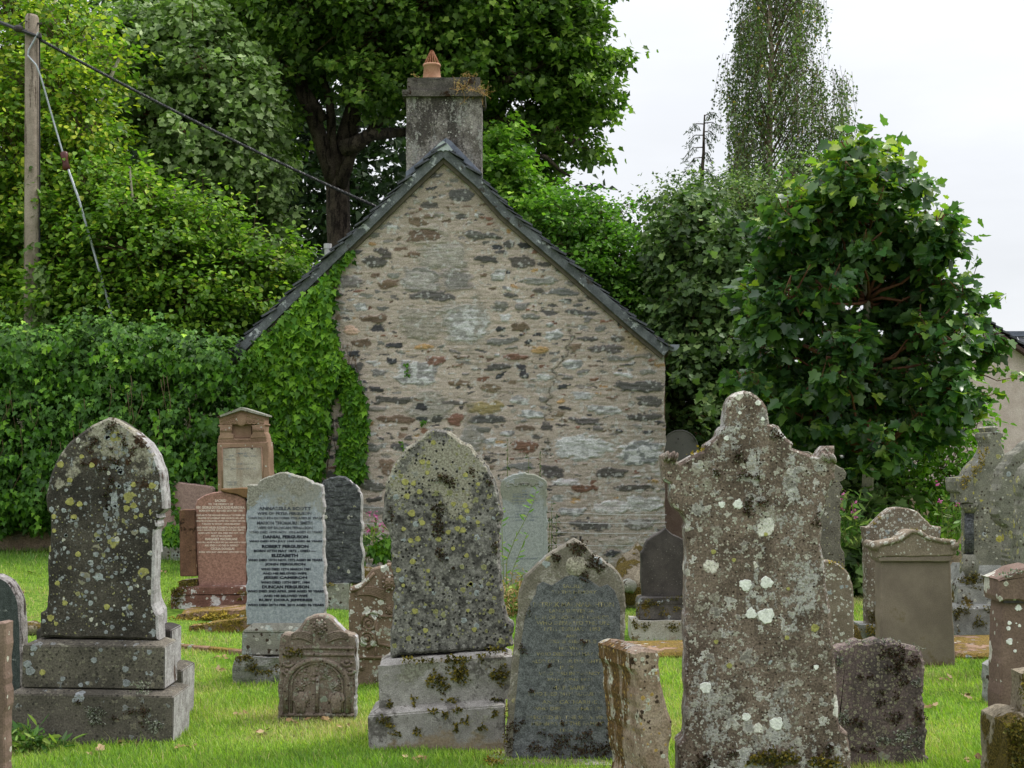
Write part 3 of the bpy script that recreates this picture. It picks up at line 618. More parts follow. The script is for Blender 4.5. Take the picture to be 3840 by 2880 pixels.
def wing_relief(s, x0, y0, sgn, length, height, v, mat, n=5):
    a = Acc()
    for q in range(n):
        pts = []
        for k in range(7):
            t = k / 6; x = x0 + sgn * length * t; y = y0 - height * .5 * math.sin(t * 2.2) + height * (q / n) * (1 - .35 * t) + height * .35 * t * t
            u, w_ = s.loc(x, y, v); pts.append((u, v, w_))
        rr = s.m(height) / n * .62
        a.tube(pts, [rr * .9, rr * 1.1, rr * 1.15, rr * 1.1, rr, rr * .8, rr * .4], 6)
    return a.build('carved_wing', mat, s.root, smooth=True)
def band(s, acc, pts, v, r, n=5):
    acc.tube([(lambda q: (q[0], v, q[1]))(s.loc(x, y, v)) for x, y in pts], r, n)

# --- A: tall pointed stone, front left
def stone_A(s, v0, mat, matp, back=False):
    o = s.slab('headstone', Z2([(330, 577), (331, 372), (372, 350), (388, 325), (395, 270), (403, 0)]) + Z1([(414, 1500), (418, 1200), (421, 1165), (404, 1155), (390, 1145), (386, 1110), (382, 1000), (400, 900), (440, 780), (490, 680), (560, 590), (640, 520), (760, 430), (900, 365),
        (1000, 405), (1120, 490), (1220, 580), (1290, 680), (1335, 800), (1352, 950), (1360, 1050), (1362, 1125), (1340, 1150), (1312, 1170), (1320, 1200), (1300, 1222), (1312, 1250), (1310, 1275), (1290, 1300), (1283, 1500)]) +
        Z2([(1276, 0), (1270, 250), (1273, 300), (1285, 350), (1310, 392), (1312, 597)]), v0[0], .15, mat, bevel=.012, rough=.0016, step=.018)
    side_mat(o, M_SUNSIDE)
    o = s.block('upper_plinth', Z2([(180, 990), (1365, 1006), (1368, 655), (188, 640)]), v0[1], .27, matp, ch=(.022, .05), bevel=.004); side_mat(o, M_SUNSIDE)
    o = s.block('lower_plinth', Z2([(30, 1500), (1432, 1500), (1443, 1070), (60 if not back else 60, 1045)]), v0[2], .36, matp, ch=(.02, .045), bevel=.004); side_mat(o, M_SUNSIDE)
sA = Mon('gravestone', 'tall pointed dark gravestone dotted with yellow lichen on two plinths at the left front', 'gravestone', 420, 2794)
stone_A(sA, (.115, .055, 0), M_A, M_AP)
sA2 = Mon('gravestone', 'dark stepped gravestone with streaked edge coloured as sunlit half hidden behind the tall pointed stone', 'gravestone', 500, 2700, D=7.72)
q = sA2
o = q.slab('headstone', [(180, 2640), (180, 2050), (300, 1900), (430, 1760), (560, 1900), (586, 2030), (590, 2075), (577, 2085), (579, 2200), (586, 2250), (604, 2290), (606, 2560)], .1, .14, M_A, bevel=.01); side_mat(o, M_SUNSIDE)
o = q.block('upper_plinth', Z2([(300, 960), (1420, 960), (1425, 515), (300, 515)]), .05, .23, M_O, ch=(.02, .04)); side_mat(o, M_SUNSIDE)
o = q.block('lower_plinth', Z2([(200, 1290), (1505, 1290), (1515, 850), (200, 850)]), 0, .3, M_AP, ch=(.02, .04)); side_mat(o, M_SUNSIDE)

# --- left edge stones
sL = Mon('gravestone', 'narrow brown stone edge with white lichen cut off by the left border', 'gravestone', -60, 2880, D=5.75)
sL.slab('headstone', Z2([(-380, 2000), (-380, 470), (-30, 462), (15, 458), (42, 462), (46, 700), (43, 1200), (38, 2000)]), 0, .09, M_K, rough=.003)
sL2 = Mon('gravestone', 'dark green granite gravestone with rounded top cut off by the left border', 'gravestone', -120, 2700, D=8.0)
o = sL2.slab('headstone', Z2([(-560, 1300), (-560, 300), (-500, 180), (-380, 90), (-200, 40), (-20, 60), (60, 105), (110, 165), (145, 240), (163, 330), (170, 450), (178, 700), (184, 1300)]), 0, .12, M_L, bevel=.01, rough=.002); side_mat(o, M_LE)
for p in o.data.polygons:
    if p.normal.z > .25: p.material_index = 1
M_LT = letter_mat('worn_silver_letters', C(150, 154, 152), C(70, 76, 76), .45)
sL2.text([('MUIR', 8, 2130 + 353/2.212, 7, 42), ('S', 18, 2130 + 575/2.212, 8, 7), ('1945', 45, 2130 + 760/2.212, 7.5, 32)], -.002, M_LT)
def rock(name, label, cat, px, py, rx, ry, rz, mat, D=None, sink=.3, seed=1, parent=None, group=None):
    x, y, z = ground_hit(px, py)
    if D: x, y = (px - CX) / F * D, D; z = float(gz(x, y))
    a = Acc(); a.ellipsoid((0, 0, rz * (1 - sink)), (rx, ry, rz), 18, 12); vn = Vnoise(seed)
    a.v = [(vx * (1 + .5 * (k - .5)), vy * (1 + .5 * (k - .5)), vz * (1 + .35 * (k - .5))) for vx, vy, vz in a.v for k in [vn.fbm(vx / rx * 1.6 + 20 + vy, vz / rz * 1.6 + 20 + vy / ry, 3)]]
    o = a.build(name, mat, None, smooth=True); o.location = (x, y, z); tag(o, label, cat, group); return o
rock('stone_block', 'small mossy stone in the grass beside the tall pointed left gravestone', 'stone', Z2([(262, 550)])[0][0], Z2([(262, 550)])[0][1], .09, .09, .06, M_MS, seed=3)

# --- B: central tall pointed stone
sB = Mon('gravestone', 'large pointed grey gravestone with yellow lichen on mossy granite base before the cottage', 'gravestone', 1645, 2815)
o = sB.slab('headstone', Z4([(1478, 735), (1471, 640), (1480, 480)]) + Z5([(392, 1700), (385, 1560), (366, 1250), (358, 1100), (345, 1060), (320, 1035), (296, 1000), (290, 960), (296, 860), (305, 780), (330, 680), (370, 580), (430, 480), (500, 400), (600, 310), (690, 248), (740, 228),
    (790, 238), (840, 260), (930, 310), (1030, 390), (1110, 470), (1180, 570), (1230, 680), (1265, 780), (1285, 860), (1296, 945), (1292, 985), (1268, 1010), (1274, 1060), (1262, 1100), (1270, 1200), (1288, 1500), (1300, 1660)]) +
    ZF([(420, 300), (435, 385), (462, 425), (492, 462), (498, 657)]), .105, .16, M_B, bevel=.014, rough=.004, step=.014)
sB.block('upper_plinth', Z4([(1378, 1166)]) + ZF([(458, 1082), (488, 738)]) + Z4([(1362, 812)]), .05, .28, M_BP, ch=(.026, .05), rough=.012, cuts=10)
sB.block('lower_plinth', Z4([(1290, 1540)]) + ZF([(428, 1535), (432, 1142)]) + Z4([(1280, 1228)]), 0, .38, M_BP, ch=(.03, .055), bevel=.006)
sB.moss(Z4([]) + [(*Z4([(2000, 760)])[0], 42, 16), (*Z4([(2060, 860)])[0], 26, 34), (*Z4([(1850, 930)])[0], 40, 26), (*Z4([(1780, 770)])[0], 34, 8), (*Z4([(1610, 760)])[0], 28, 9), (*Z4([(1900, 990)])[0], 24, 16),
    (*ZF([(380, 880)])[0], 36, 34), (*ZF([(90, 760)])[0], 20, 12), (*ZF([(340, 680)])[0], 28, 9), (*ZF([(230, 740)])[0], 16, 12), (*ZF([(30, 860)])[0], 30, 40), (*Z4([(1665, 1105)])[0], 8, 18), (*Z4([(1460, 1135)])[0], 8, 14), (*Z4([(1980, 1095)])[0], 22, 10), (*ZF([(345, 1090)])[0], 16, 7)], .05, .016, 300)
sB.moss([(*Z4([(1420, 1260)])[0], 26, 14), (*Z4([(1470, 1310)])[0], 12, 10), (*Z4([(1520, 1370)])[0], 20, 9), (*Z4([(1690, 1360)])[0], 12, 12), (*Z4([(1810, 1190)])[0], 20, 7), (*Z4([(1920, 1210)])[0], 8, 12), (*Z4([(2090, 1270)])[0], 18, 12), (*Z4([(2030, 1175)])[0], 12, 7), (*Z4([(2010, 1320)])[0], 7, 12), (*ZF([(235, 1320)])[0], 18, 9), (*ZF([(340, 1210)])[0], 8, 10)], 0, .012, 260)
sB.moss([(*Z5([(765, 905)])[0], 22, 26), (*Z5([(760, 1060)])[0], 20, 42), (*Z5([(800, 650)])[0], 34, 16), (*Z5([(860, 690)])[0], 22, 14), (*Z5([(1040, 590)])[0], 10, 18), (*Z5([(1180, 680)])[0], 11, 13), (*Z5([(778, 1275)])[0], 16, 22), (*Z5([(375, 930)])[0], 6, 34), (*Z5([(1235, 1220)])[0], 14, 22), (*ZF([(0, 0)])[0], .1, .1)], .105, .008, 420, .011, M_MOSSD, 'black_lichen')

# --- C: blue-grey granite stone with worn gold lettering
sC = Mon('gravestone', 'blue grey granite gravestone with worn gold lettering leaning beside the grey pointed stone', 'gravestone', 2105, 2853)
sC.slab('headstone', ZF([(428, 1600), (440, 1350), (460, 1080), (480, 850), (500, 640), (515, 560), (530, 430), (540, 350), (549, 200)]) + Z5([(1450, 1530), (1480, 1460), (1560, 1385), (1680, 1290), (1800, 1200), (1870, 1155), (1892, 1150), (1930, 1170), (1990, 1220), (2100, 1310)]) +
    ZF([(1320, -10), (1372, 45), (1408, 105), (1424, 180), (1427, 400), (1425, 700), (1428, 1000), (1436, 1300), (1445, 1600)]), 0, .13, M_CE, bevel=.008, rough=.003, step=.018)
sC.slab('inscription_panel', ZF([(486, 1590), (500, 1300), (530, 960), (560, 640), (590, 430), (610, 360), (640, 290)]) + [(1930+190/2.38, 2050+420/2.38), (1930+200/2.38, 2050+350/2.38), (1930+250/2.38, 2050+310/2.38), (1930+330/2.38, 2050+345/2.38), (1930+450/2.38, 2050+270/2.38), (1930+560/2.38, 2050+240/2.38), (1930+660/2.38, 2050+290/2.38), (1930+760/2.38, 2050+360/2.38), (1930+830/2.38, 2050+335/2.38), (1930+890/2.38, 2050+390/2.38), (1930+925/2.38, 2050+480/2.38)] +
    ZF([(1385, 330), (1384, 700), (1380, 1000), (1384, 1590)]), -.003, .02, M_C, bevel=.002, rough=.0004)
T1 = lambda y: 2050 + y / 2.38
T2 = lambda y: 2400 + y / 2.38
tx = lambda x: 1930 + x / 2.38
LN = [('SACRED', 530, T1(353), 34, 200), ('TO THE MEMORY', 530, T1(405), 28, 400), ('OF', 520, T1(460), 26, 50), ('PATRICK MACNAUGHTON', 525, T1(515), 42, 720), ('LAND SURVEYOR', 510, T1(572), 30, 400), ('LATE OF INCHMARP TUNGOR', 515, T1(630), 32, 660),
      ('WHO DEPARTED THIS LIFE', 520, T1(680), 34, 650), ('17TH FEBRUARY 1853', 515, T1(735), 32, 500), ('AND', 505, T1(797), 28, 90), ('JESSIE GENTLE', 505, T1(850), 38, 450), ('HIS WIFE', 505, T1(905), 30, 215), ('WHO DIED 25TH MAY 1849', 505, T2(125), 32, 620),
      ('ALSO OF THEIR DAUGHTERS', 490, T2(190), 32, 680), ('JESSIE', 490, T2(247), 34, 190), ('WHO DIED IN INFANCY', 490, T2(298), 30, 550), ('30TH JUNE 1821', 490, T2(355), 30, 400), ('MARGARET', 500, T2(425), 36, 330), ('WHO DIED 24TH AUGUST 1831', 480, T2(480), 32, 730),
      ('AND CATHARINE', 490, T2(553), 34, 490), ('WHO DIED 23RD MAY 1861', 485, T2(612), 32, 640), ('ERECTED BY THE SURVIVING', 480, T2(690), 32, 750), ('MEMBERS OF THE FAMILY', 470, T2(745), 34, 640), ('1864', 465, T2(805), 30, 120)]
sC.text([(t, tx(x), y, h / 2.38, w_ / 2.38) for t, x, y, h, w_ in LN], -.0045, letter_mat('worn_gold_letters', C(150, 142, 104), C(100, 102, 100), .50, 30), offset=.008)
sC.block('base', ZF([(285, 1740), (1600, 1740), (1600, 1634), (292, 1630)]), -.12, .42, M_BP, rough=.012, cuts=8)
sC.moss([(*ZF([(335, 1590)])[0], 34, 20), (*ZF([(320, 1625)])[0], 26, 14)], -.12, .04, 300, .016, M_MOSSY)
sC.moss([(*ZF([(625, 365)])[0], 11, 16), (*ZF([(570, 675)])[0], 16, 20), (*ZF([(1500 - 150, 985)])[0], 12, 22), (*ZF([(500, 1310)])[0], 20, 24), (*ZF([(465, 1470)])[0], 14, 40), (*ZF([(680, 1490)])[0], 36, 18), (*ZF([(740, 1370)])[0], 14, 12), (*ZF([(910, 1420)])[0], 40, 22), (*ZF([(850, 1500)])[0], 26, 26), (*ZF([(1100, 1390)])[0], 26, 24), (*ZF([(1080, 1500)])[0], 60, 20), (*ZF([(1230, 1500)])[0], 40, 26),
    (*ZF([(1320, 1420)])[0], 22, 50), (*ZF([(570, 1275)])[0], 9, 9), (*ZF([(905, 1290)])[0], 7, 9), (*ZF([(800, 810)])[0], 7, 7), (*ZF([(650, 1020)])[0], 10, 8), (*ZF([(1080, 620)])[0], 14, 6), (*ZF([(1215, 1300)])[0], 14, 8)], -.004, .006, 380, .010, M_MOSSD, 'black_lichen')
sC.moss([(*Z5([(1905, 1240)])[0], 26, 30), (*Z5([(1960, 1210)])[0], 16, 24), (*Z5([(1740, 1320)])[0], 16, 24), (*Z5([(2040, 1350)])[0], 34, 26), (*Z5([(1970, 1460)])[0], 14, 26), (*Z5([(2100, 1390)])[0], 20, 18)], 0, .008, 420, .011, M_MOSSD, 'black_lichen')
sC.moss([(*ZF([(440, 1200)])[0], 6, 44), (*ZF([(432, 1380)])[0], 5, 34)], 0, .012, 300, .012)
u, w_ = sC.loc(*Z5([(1905, 1375)])[0], 0); a = Acc(); a.ellipsoid((u, .0, w_), (sC.m(42), .012, sC.m(38)), 20, 10)
a.v = [(x + .004 * random.uniform(-1, 1), y, z + .004 * random.uniform(-1, 1)) for x, y, z in a.v]
a.build('lichen_rosette', stone_mat('lichen_rosette', C(124, 118, 104), C(176, 170, 154), 60, (90, .4), bump=1.0, seed=50), sC.root)

# --- D: small leaning stone seen edge-on
sD = Mon('gravestone', 'small thick brown stone seen nearly edge on beside the blue grey granite stone', 'gravestone', 2440, 3081, D=5.6)
sD.slab('headstone', ZF([(1600, 2110), (1585, 1700), (1560, 1280), (1525, 1000), (1497, 780), (1494, 715), (1510, 690), (1560, 678), (1640, 682), (1684, 692), (1704, 740), (1745, 1000), (1786, 1280), (1792, 1700), (1800, 2110)]), 0, .42, M_D, bevel=.012, rough=.005, skew=(-.105, -.012))

# --- E: big stone right of centre
sE = Mon('gravestone', 'tallest red brown gravestone with round head and scrolled shoulders spotted with white lichen', 'gravestone', 2866, 3011, yaw=-2.5, D=5.9)
sE.slab('headstone', ZH([(92, 1960), (92, 1478), (112, 1450), (152, 1425), (157, 1380), (156, 700), (155, 0)]) + ZG([(600, 1600), (598, 1310), (588, 1290), (600, 1250), (590, 1222), (560, 1170), (505, 1125), (484, 1080), (474, 920), (440, 905), (408, 885), (402, 690), (425, 664), (460, 660), (500, 685), (530, 722), (552, 742), (650, 690), (758, 642), (772, 600), (800, 570), (845, 545), (880, 480), (912, 452), (936, 440),
    (934, 380), (938, 310), (955, 250), (985, 205), (1030, 168), (1085, 148), (1140, 155), (1190, 185), (1240, 235), (1275, 290), (1296, 350), (1302, 418), (1338, 420), (1372, 442), (1404, 490), (1448, 535), (1490, 562), (1500, 585), (1490, 612), (1550, 645), (1640, 678), (1705, 690), (1738, 640), (1775, 610), (1834, 605), (1846, 745), (1838, 785), (1816, 830), (1828, 870), (1802, 920), (1792, 1000), (1735, 1150), (1716, 1190), (1712, 1230), (1724, 1260), (1736, 1500), (1760, 1655)]) +
    ZH([(1345, 250), (1370, 550), (1396, 800), (1420, 1050), (1432, 1270), (1452, 1332), (1514, 1365), (1526, 1450), (1536, 1960)]), 0, .19, M_E, bevel=.012, rough=.003, step=.018)
a = Acc()
for zx in (478, 1790):
    for k in range(4):
        u, w_ = sE.loc(*ZG([(zx - 40 + k * 26, 690 + (k % 2) * 14)])[0], 0); a.ellipsoid((u, .02, w_), (.011, .045, .026), 8, 6, rot=.4 if zx > 1000 else -.4)
a.build('carved_acroterion', M_E, sE.root, smooth=True)
sE.moss([(*ZH([(870, 1560)])[0], 50, 24), (*ZH([(760, 1590)])[0], 36, 22), (*ZH([(1010, 1560)])[0], 34, 26), (*ZH([(1290, 1600)])[0], 40, 24), (*ZH([(1400, 1620)])[0], 26, 20), (*ZH([(950, 1600)])[0], 36, 16)], 0, .016, 340, .016)
sE.moss([(*ZG([(700, 665)])[0], 40, 7), (*ZG([(740, 632)])[0], 20, 10)], .06, .05, 260, .014, M_MOSSY)
sE.moss([(*ZG([(1340, 510)])[0], 22, 20), (*ZG([(1048, 690)])[0], 19, 26), (*ZG([(1120, 1110)])[0], 20, 40), (*ZG([(1090, 850)])[0], 26, 12), (*ZG([(860, 830)])[0], 12, 12), (*ZG([(1690, 1230)])[0], 14, 26), (*ZG([(1235, 1080)])[0], 18, 16), (*ZG([(1190, 865)])[0], 10, 10), (*ZH([(320, 1590)])[0], 26, 26), (*ZH([(550, 1540)])[0], 18, 16), (*ZH([(1350, 1500)])[0], 24, 22), (*ZH([(280, 1650)])[0], 20, 16)], 0, .006, 420, .011, M_MOSSD, 'black_lichen')
def patches(s, spec, v, mat, name, parent=None):      # crustose lichen: thin lobed discs that lie on the stone
    for px, py, r in spec:
        a = Acc(); n = 26; ph = random.uniform(0, 6); k1, k2 = random.uniform(.03, .12), random.uniform(.03, .10)
        V = []
        for q in range(n):
            t = 2 * math.pi * q / n; rr = r * (1 + k1 * math.sin(3 * t + ph) + k2 * math.sin(7 * t + ph * 2) + random.uniform(-.07, .07))
            u, w_ = s.loc(px + rr * math.cos(t), py + rr * .95 * math.sin(t), v); V.append((u, v + .001, w_))
        cu = sum(p[0] for p in V) / n; cw = sum(p[2] for p in V) / n
        top = [(cu + (x - cu) * .9, v - .0022, cw + (z - cw) * .9) for x, y, z in V]
        a.add(V + top, [list(range(n, 2 * n))] + [[q, (q + 1) % n, n + (q + 1) % n, n + q] for q in range(n)])
        a.build(name, mat, parent or s.root)
M_LG = stone_mat('grey_crust_lichen', C(116, 119, 121), C(146, 150, 152), 26, (120, .25), bump=.6, seed=53)
M_LW = stone_mat('white_crust_lichen', C(206, 206, 202), C(234, 234, 230), 30, (120, .12), bump=.5, seed=51)
M_LY = stone_mat('yellow_crust_lichen', C(138, 134, 78), C(166, 162, 98), 30, (120, .15), bump=.5, seed=52)
patches(sE, [(*ZH([(323, 990)])[0], 23), (*ZH([(702, 378)])[0], 21), (*ZH([(825, 395)])[0], 31), (*ZH([(655, 140)])[0], 24), (*ZH([(830, 120)])[0], 24), (*ZH([(910, 1290)])[0], 26), (*ZH([(660, 1235)])[0], 17), (*ZH([(1240, 822)])[0], 10), (*ZG([(1035, 1085)])[0], 19), (*ZG([(900, 1088)])[0], 13), (*ZG([(1200, 245)])[0], 11), (*ZG([(1050, 328)])[0], 7), (*ZG([(1240, 378)])[0], 8), (*ZG([(938, 537)])[0], 10)], 0, M_LW, 'lichen_crust')
patches(sE, [(*ZG([(830, 1480)])[0], 10), (*ZG([(1265, 1335)])[0], 8), (*ZG([(1000, 1548)])[0], 8), (*ZH([(520, 810)])[0], 11), (*ZH([(1230, 497)])[0], 16), (*ZH([(998, 578)])[0], 9), (*ZH([(1008, 172)])[0], 7), (*ZH([(410, 612)])[0], 9)], 0, M_LY, 'yellow_lichen')
patches(sA, [(*Z1([p])[0], r / 2.212) for p, r in (((580, 1065), 36), ((612, 1195), 28), ((1050, 1120), 28), ((1108, 1098), 28), ((1262, 932), 30), ((1104, 922), 24), ((578, 886), 24), ((660, 1085), 26), ((503, 755), 30), ((762, 762), 24), ((678, 690), 20), ((448, 1188), 22), ((1125, 1192), 18), ((1170, 1180), 18), ((648, 1500), 25), ((448, 1306), 19))] +
        [(*Z2([p])[0], r / 2.212) for p, r in (((420, 415), 30), ((538, 290), 24), ((886, 322), 26), ((476, 126), 22), ((465, 462), 18))], .115, M_LY, 'yellow_lichen')
patches(sB, [(*Z5([p])[0], r / 2.212) for p, r in (((540, 940), 32), ((628, 1020), 25), ((590, 1152), 25), ((530, 1165), 22), ((918, 1068), 24), ((965, 1080), 25), ((842, 1096), 22), ((885, 862), 22), ((982, 876), 24), ((1000, 920), 22), ((548, 1340), 26), ((1030, 1528), 20), ((995, 1290), 20), ((628, 515), 24), ((678, 518), 18), ((485, 680), 30), ((555, 692), 22), ((500, 798), 26), ((604, 760), 24), ((720, 352), 22), ((765, 1155), 24), ((945, 972), 20), ((882, 1232), 18), ((1088, 1015), 19), ((472, 1070), 19), ((428, 1410), 22), ((676, 1415), 18), ((985, 622), 22), ((1090, 698), 18), ((668, 605), 18))] +
        [(*Z4([p])[0], r / 2.212) for p, r in (((1673, 357), 26), ((1760, 518), 22), ((2165, 510), 22), ((2135, 132), 18), ((1575, 144), 16), ((2112, 352), 16))], .105, M_LY, 'yellow_lichen')

sA.moss([(*Z1([(940, 430)])[0], 16, 22), (*Z1([(900, 470)])[0], 20, 14), (*Z1([(1035, 570)])[0], 10, 34), (*Z1([(790, 560)])[0], 14, 16), (*Z1([(760, 605)])[0], 14, 9), (*Z1([(990, 510)])[0], 9, 10), (*Z1([(930, 720)])[0], 14, 14), (*Z1([(970, 745)])[0], 12, 8), (*Z1([(880, 790)])[0], 9, 9), (*Z1([(925, 890)])[0], 12, 18), (*Z1([(895, 960)])[0], 10, 16), (*Z1([(870, 1010)])[0], 8, 8), (*Z1([(820, 800)])[0], 8, 16), (*Z1([(1115, 622)])[0], 12, 11), (*Z1([(690, 745)])[0], 10, 9), (*Z1([(880, 1090)])[0], 5, 20), (*Z1([(930, 630)])[0], 10, 8)], .115, .007, 420, .010, M_MOSSD, 'black_lichen')
sA.moss([(*Z2([(1090, 1195)])[0], 26, 12), (*Z2([(1200, 1190)])[0], 16, 22), (*Z2([(950, 1240)])[0], 16, 8), (*Z2([(1180, 1290)])[0], 8, 10), (*Z2([(650, 1115)])[0], 10, 6)], 0, .008, 400, .010, M_MOSSD, 'black_lichen')
GL = leaf_mat('grey_leafy_lichen', [(0, (.14, .15, .12, 1)), (1, (.36, .37, .3, 1))], .8, .05, .1)
sA.moss([(*Z2([(780, 1200)])[0], 34, 24), (*Z2([(800, 1270)])[0], 28, 14), (*Z2([(1280, 1310)])[0], 24, 26), (*Z2([(1180, 970)])[0], 30, 14), (*Z2([(1180, 1030)])[0], 36, 5)], 0, .006, 420, .011, GL, 'grey_lichen')
sp = []
for k in range(74):
    t = random.random(); yy = 480 + 1180 * t; xx = 920 + 75 * math.sin(t * 5) + random.gauss(0, 62); sp.append((*Z1([(xx, yy)])[0], random.uniform(3, 11)))
for k in range(46): sp.append((*Z1([(random.uniform(440, 1260), random.uniform(860, 1660))])[0], random.uniform(3, 8)))
for k in range(34): sp.append((*Z2([(random.uniform(420, 1260), random.uniform(0, 560))])[0], random.uniform(3, 9)))
patches(sA, sp, .115, M_LG, 'grey_lichen')
patches(sA, [(*Z2([p])[0], r / 2.212) for p, r in (((280, 665), 30), ((268, 715), 16), ((228, 798), 36), ((250, 855), 40), ((1040, 840), 28), ((780, 765), 26), ((1238, 698), 22), ((1118, 750), 20), ((835, 680), 18), ((1050, 955), 34), ((670, 970), 20), ((725, 955), 18), ((520, 920), 22))], .055, M_LG, 'grey_lichen')
patches(sA, [(*Z2([(352, 866)])[0], 12)], .055, M_LY, 'yellow_lichen')
# --- E2: stone hidden behind the big one
sE2 = Mon('gravestone', 'yellow grey lichened stone peeping out behind the right edge of the tallest gravestone', 'gravestone', 3010, 2432, D=10.5)
sE2.slab('headstone', ZG([(1330, 2230), (1330, 1000), (1310, 800), (1380, 700), (1500, 650), (1620, 642), (1720, 690), (1848, 765), (1905, 795), (1935, 830), (1925, 880), (1888, 905), (1910, 950), (1880, 1005), (1883, 1200), (1890, 1450), (1915, 1490), (1920, 2230)]), 0, .15, M_E2, rough=.004)
# --- F: low speckled stone lower right
sF = Mon('gravestone', 'low purple brown stone with dark moss spots standing right of the tallest gravestone', 'gravestone', 3300, 2874)
sF.slab('headstone', ZH([(1360, 1665), (1372, 1200), (1378, 690), (1390, 665), (1480, 628), (1600, 606), (1760, 603), (1900, 614), (2050, 650), (2112, 664), (2130, 700), (2135, 950), (2150, 1300), (2172, 1665)]), 0, .12, M_F, bevel=.016, rough=.006, step=.015)
sF.block('base', ZI([(120, 1700), (830, 1700), (838, 1662), (150, 1655)]), -.02, .3, M_BP, rough=.006, cuts=4)
sF.moss([(*ZH([(1930, 750)])[0], 24, 44), (*ZH([(1840, 700)])[0], 34, 20), (*ZH([(1910, 850)])[0], 16, 24), (*ZH([(2060, 770)])[0], 14, 26), (*ZH([(1965, 945)])[0], 14, 16), (*ZH([(1850, 840)])[0], 18, 14), (*ZH([(1690, 905)])[0], 12, 12), (*ZH([(1610, 905)])[0], 9, 9), (*ZH([(1905, 1075)])[0], 11, 11), (*ZH([(1890, 1240)])[0], 30, 20), (*ZH([(1570, 1280)])[0], 34, 16), (*ZH([(1770, 1120)])[0], 18, 12), (*ZH([(2090, 1230)])[0], 22, 34), (*ZH([(1650, 1500)])[0], 44, 14), (*ZH([(1780, 1030)])[0], 10, 9)], 0, .006, 400, .011, M_MOSSD, 'black_lichen')
sF.moss([(*ZH([(1800, 1430)])[0], 30, 16), (*ZH([(1950, 1390)])[0], 26, 20), (*ZH([(2020, 1345)])[0], 20, 16), (*ZH([(1470, 1240)])[0], 18, 22), (*ZH([(2085, 1440)])[0], 18, 16), (*ZH([(1435, 770)])[0], 15, 16), (*ZH([(2070, 950)])[0], 16, 16), (*ZH([(1990, 1490)])[0], 16, 12)], 0, .006, 420, .012,
        GL, 'grey_lichen')
sF.moss([(*ZH([(1750, 612)])[0], 90, 10), (*ZH([(2050, 660)])[0], 30, 14), (*ZH([(1560, 625)])[0], 50, 9)], .03, .02, 300, .013, GL, 'grey_lichen')

# --- G: brown sandstone monument with pediment
sG = Mon('gravestone', 'smooth brown sandstone gravestone with lichened curved pediment right of the low speckled stone', 'gravestone', 3445, 2494)
sG.slab('headstone', ZI([(450, 1030), (449, 700), (446, 346), (888, 346), (890, 400), (905, 700), (922, 1030)]), 0, .17, M_G, bevel=.008, rough=.001)
sG.slab('cornice', ZI([(438, 350), (428, 334), (424, 322), (905, 312), (898, 328), (888, 348)]), -.025, .22, M_G, bevel=.006, rough=.001)
sG.slab('pediment', ZI([(424, 324), (420, 290), (412, 276), (396, 262), (398, 238), (415, 226), (440, 232), (500, 226), (560, 212), (584, 198), (604, 172), (640, 152), (672, 150), (708, 166), (738, 196), (760, 208), (830, 222), (905, 210), (928, 222), (932, 250), (928, 300), (905, 314)]), -.03, .24, M_GT, bevel=.01, rough=.002)
a = Acc(); band(sG, a, ZI([(410, 262), (430, 240), (500, 226), (560, 210), (590, 190), (640, 156), (690, 160), (738, 196), (830, 218), (915, 222)]), -.03, .018, 6)
for x in (412, 912):
    u, w_ = sG.loc(*ZI([(x, 248)])[0], -.03); a.tube([(u, -.05, w_), (u, .2, w_)], sG.m(16), 12)
a.build('scroll_moulding', M_GT, sG.root, smooth=True)
sG.moss([(*ZI([(590, 190)])[0], 24, 8), (*ZI([(665, 148)])[0], 24, 5), (*ZI([(870, 212)])[0], 22, 6), (*ZI([(520, 215)])[0], 24, 5)], -.02, .02, 240, .012, M_MOSSY)
# --- H: lichened round-shouldered stone behind it
sH = Mon('gravestone', 'white lichened gravestone with humped top and shoulders behind the sandstone pediment stone', 'gravestone', 3400, 2414)
sH.slab('headstone', ZI([(356, 760), (354, 350), (348, 210), (344, 165), (333, 130), (378, 126), (418, 92), (460, 45), (505, 14), (560, 1), (622, 5), (680, 30), (722, 80), (762, 116), (800, 124), (832, 128), (826, 165), (822, 210), (822, 760)]), .04, .12, M_H, rough=.003, bevel=.01)
sH.block('base', ZI([(308, 880), (845, 880), (840, 752), (312, 750)]), 0, .25, M_IP, rough=.015, cuts=6)
sH.moss([(*ZI([(370, 780)])[0], 36, 14), (*ZI([(400, 800)])[0], 26, 16)], 0, .03, 240, .014, M_MOSSY)
sH.moss([(*ZI([(395, 700)])[0], 20, 30)], .04, .012, 300, .012)
sH.moss([(*ZI([(400, 110)])[0], 14, 5), (*ZI([(440, 70)])[0], 10, 7)], .05, .02, 240, .012, M_MOSSY)
# --- N: small rounded stone
sN = Mon('gravestone', 'small round topped lichened stone half hidden by the right edge of the tallest gravestone', 'gravestone', 3130, 2528, D=9.3)
sN.slab('headstone', ZI([(-60, 1060), (-60, 480), (-20, 400), (60, 352), (105, 344), (145, 348), (195, 372), (240, 422), (268, 490), (277, 600), (280, 1060)]), 0, .1, M_H, rough=.003, bevel=.01)
sN.moss([(*ZI([(130, 355)])[0], 24, 7), (*ZI([(190, 380)])[0], 14, 9)], .01, .02, 260, .012, M_MOSSY)
rock('stone_block', 'mossy stone stub beside the small round topped stone', 'stone', *ZI([(286, 880)])[0], .06, .08, .16, M_MS, D=9.6, seed=8)
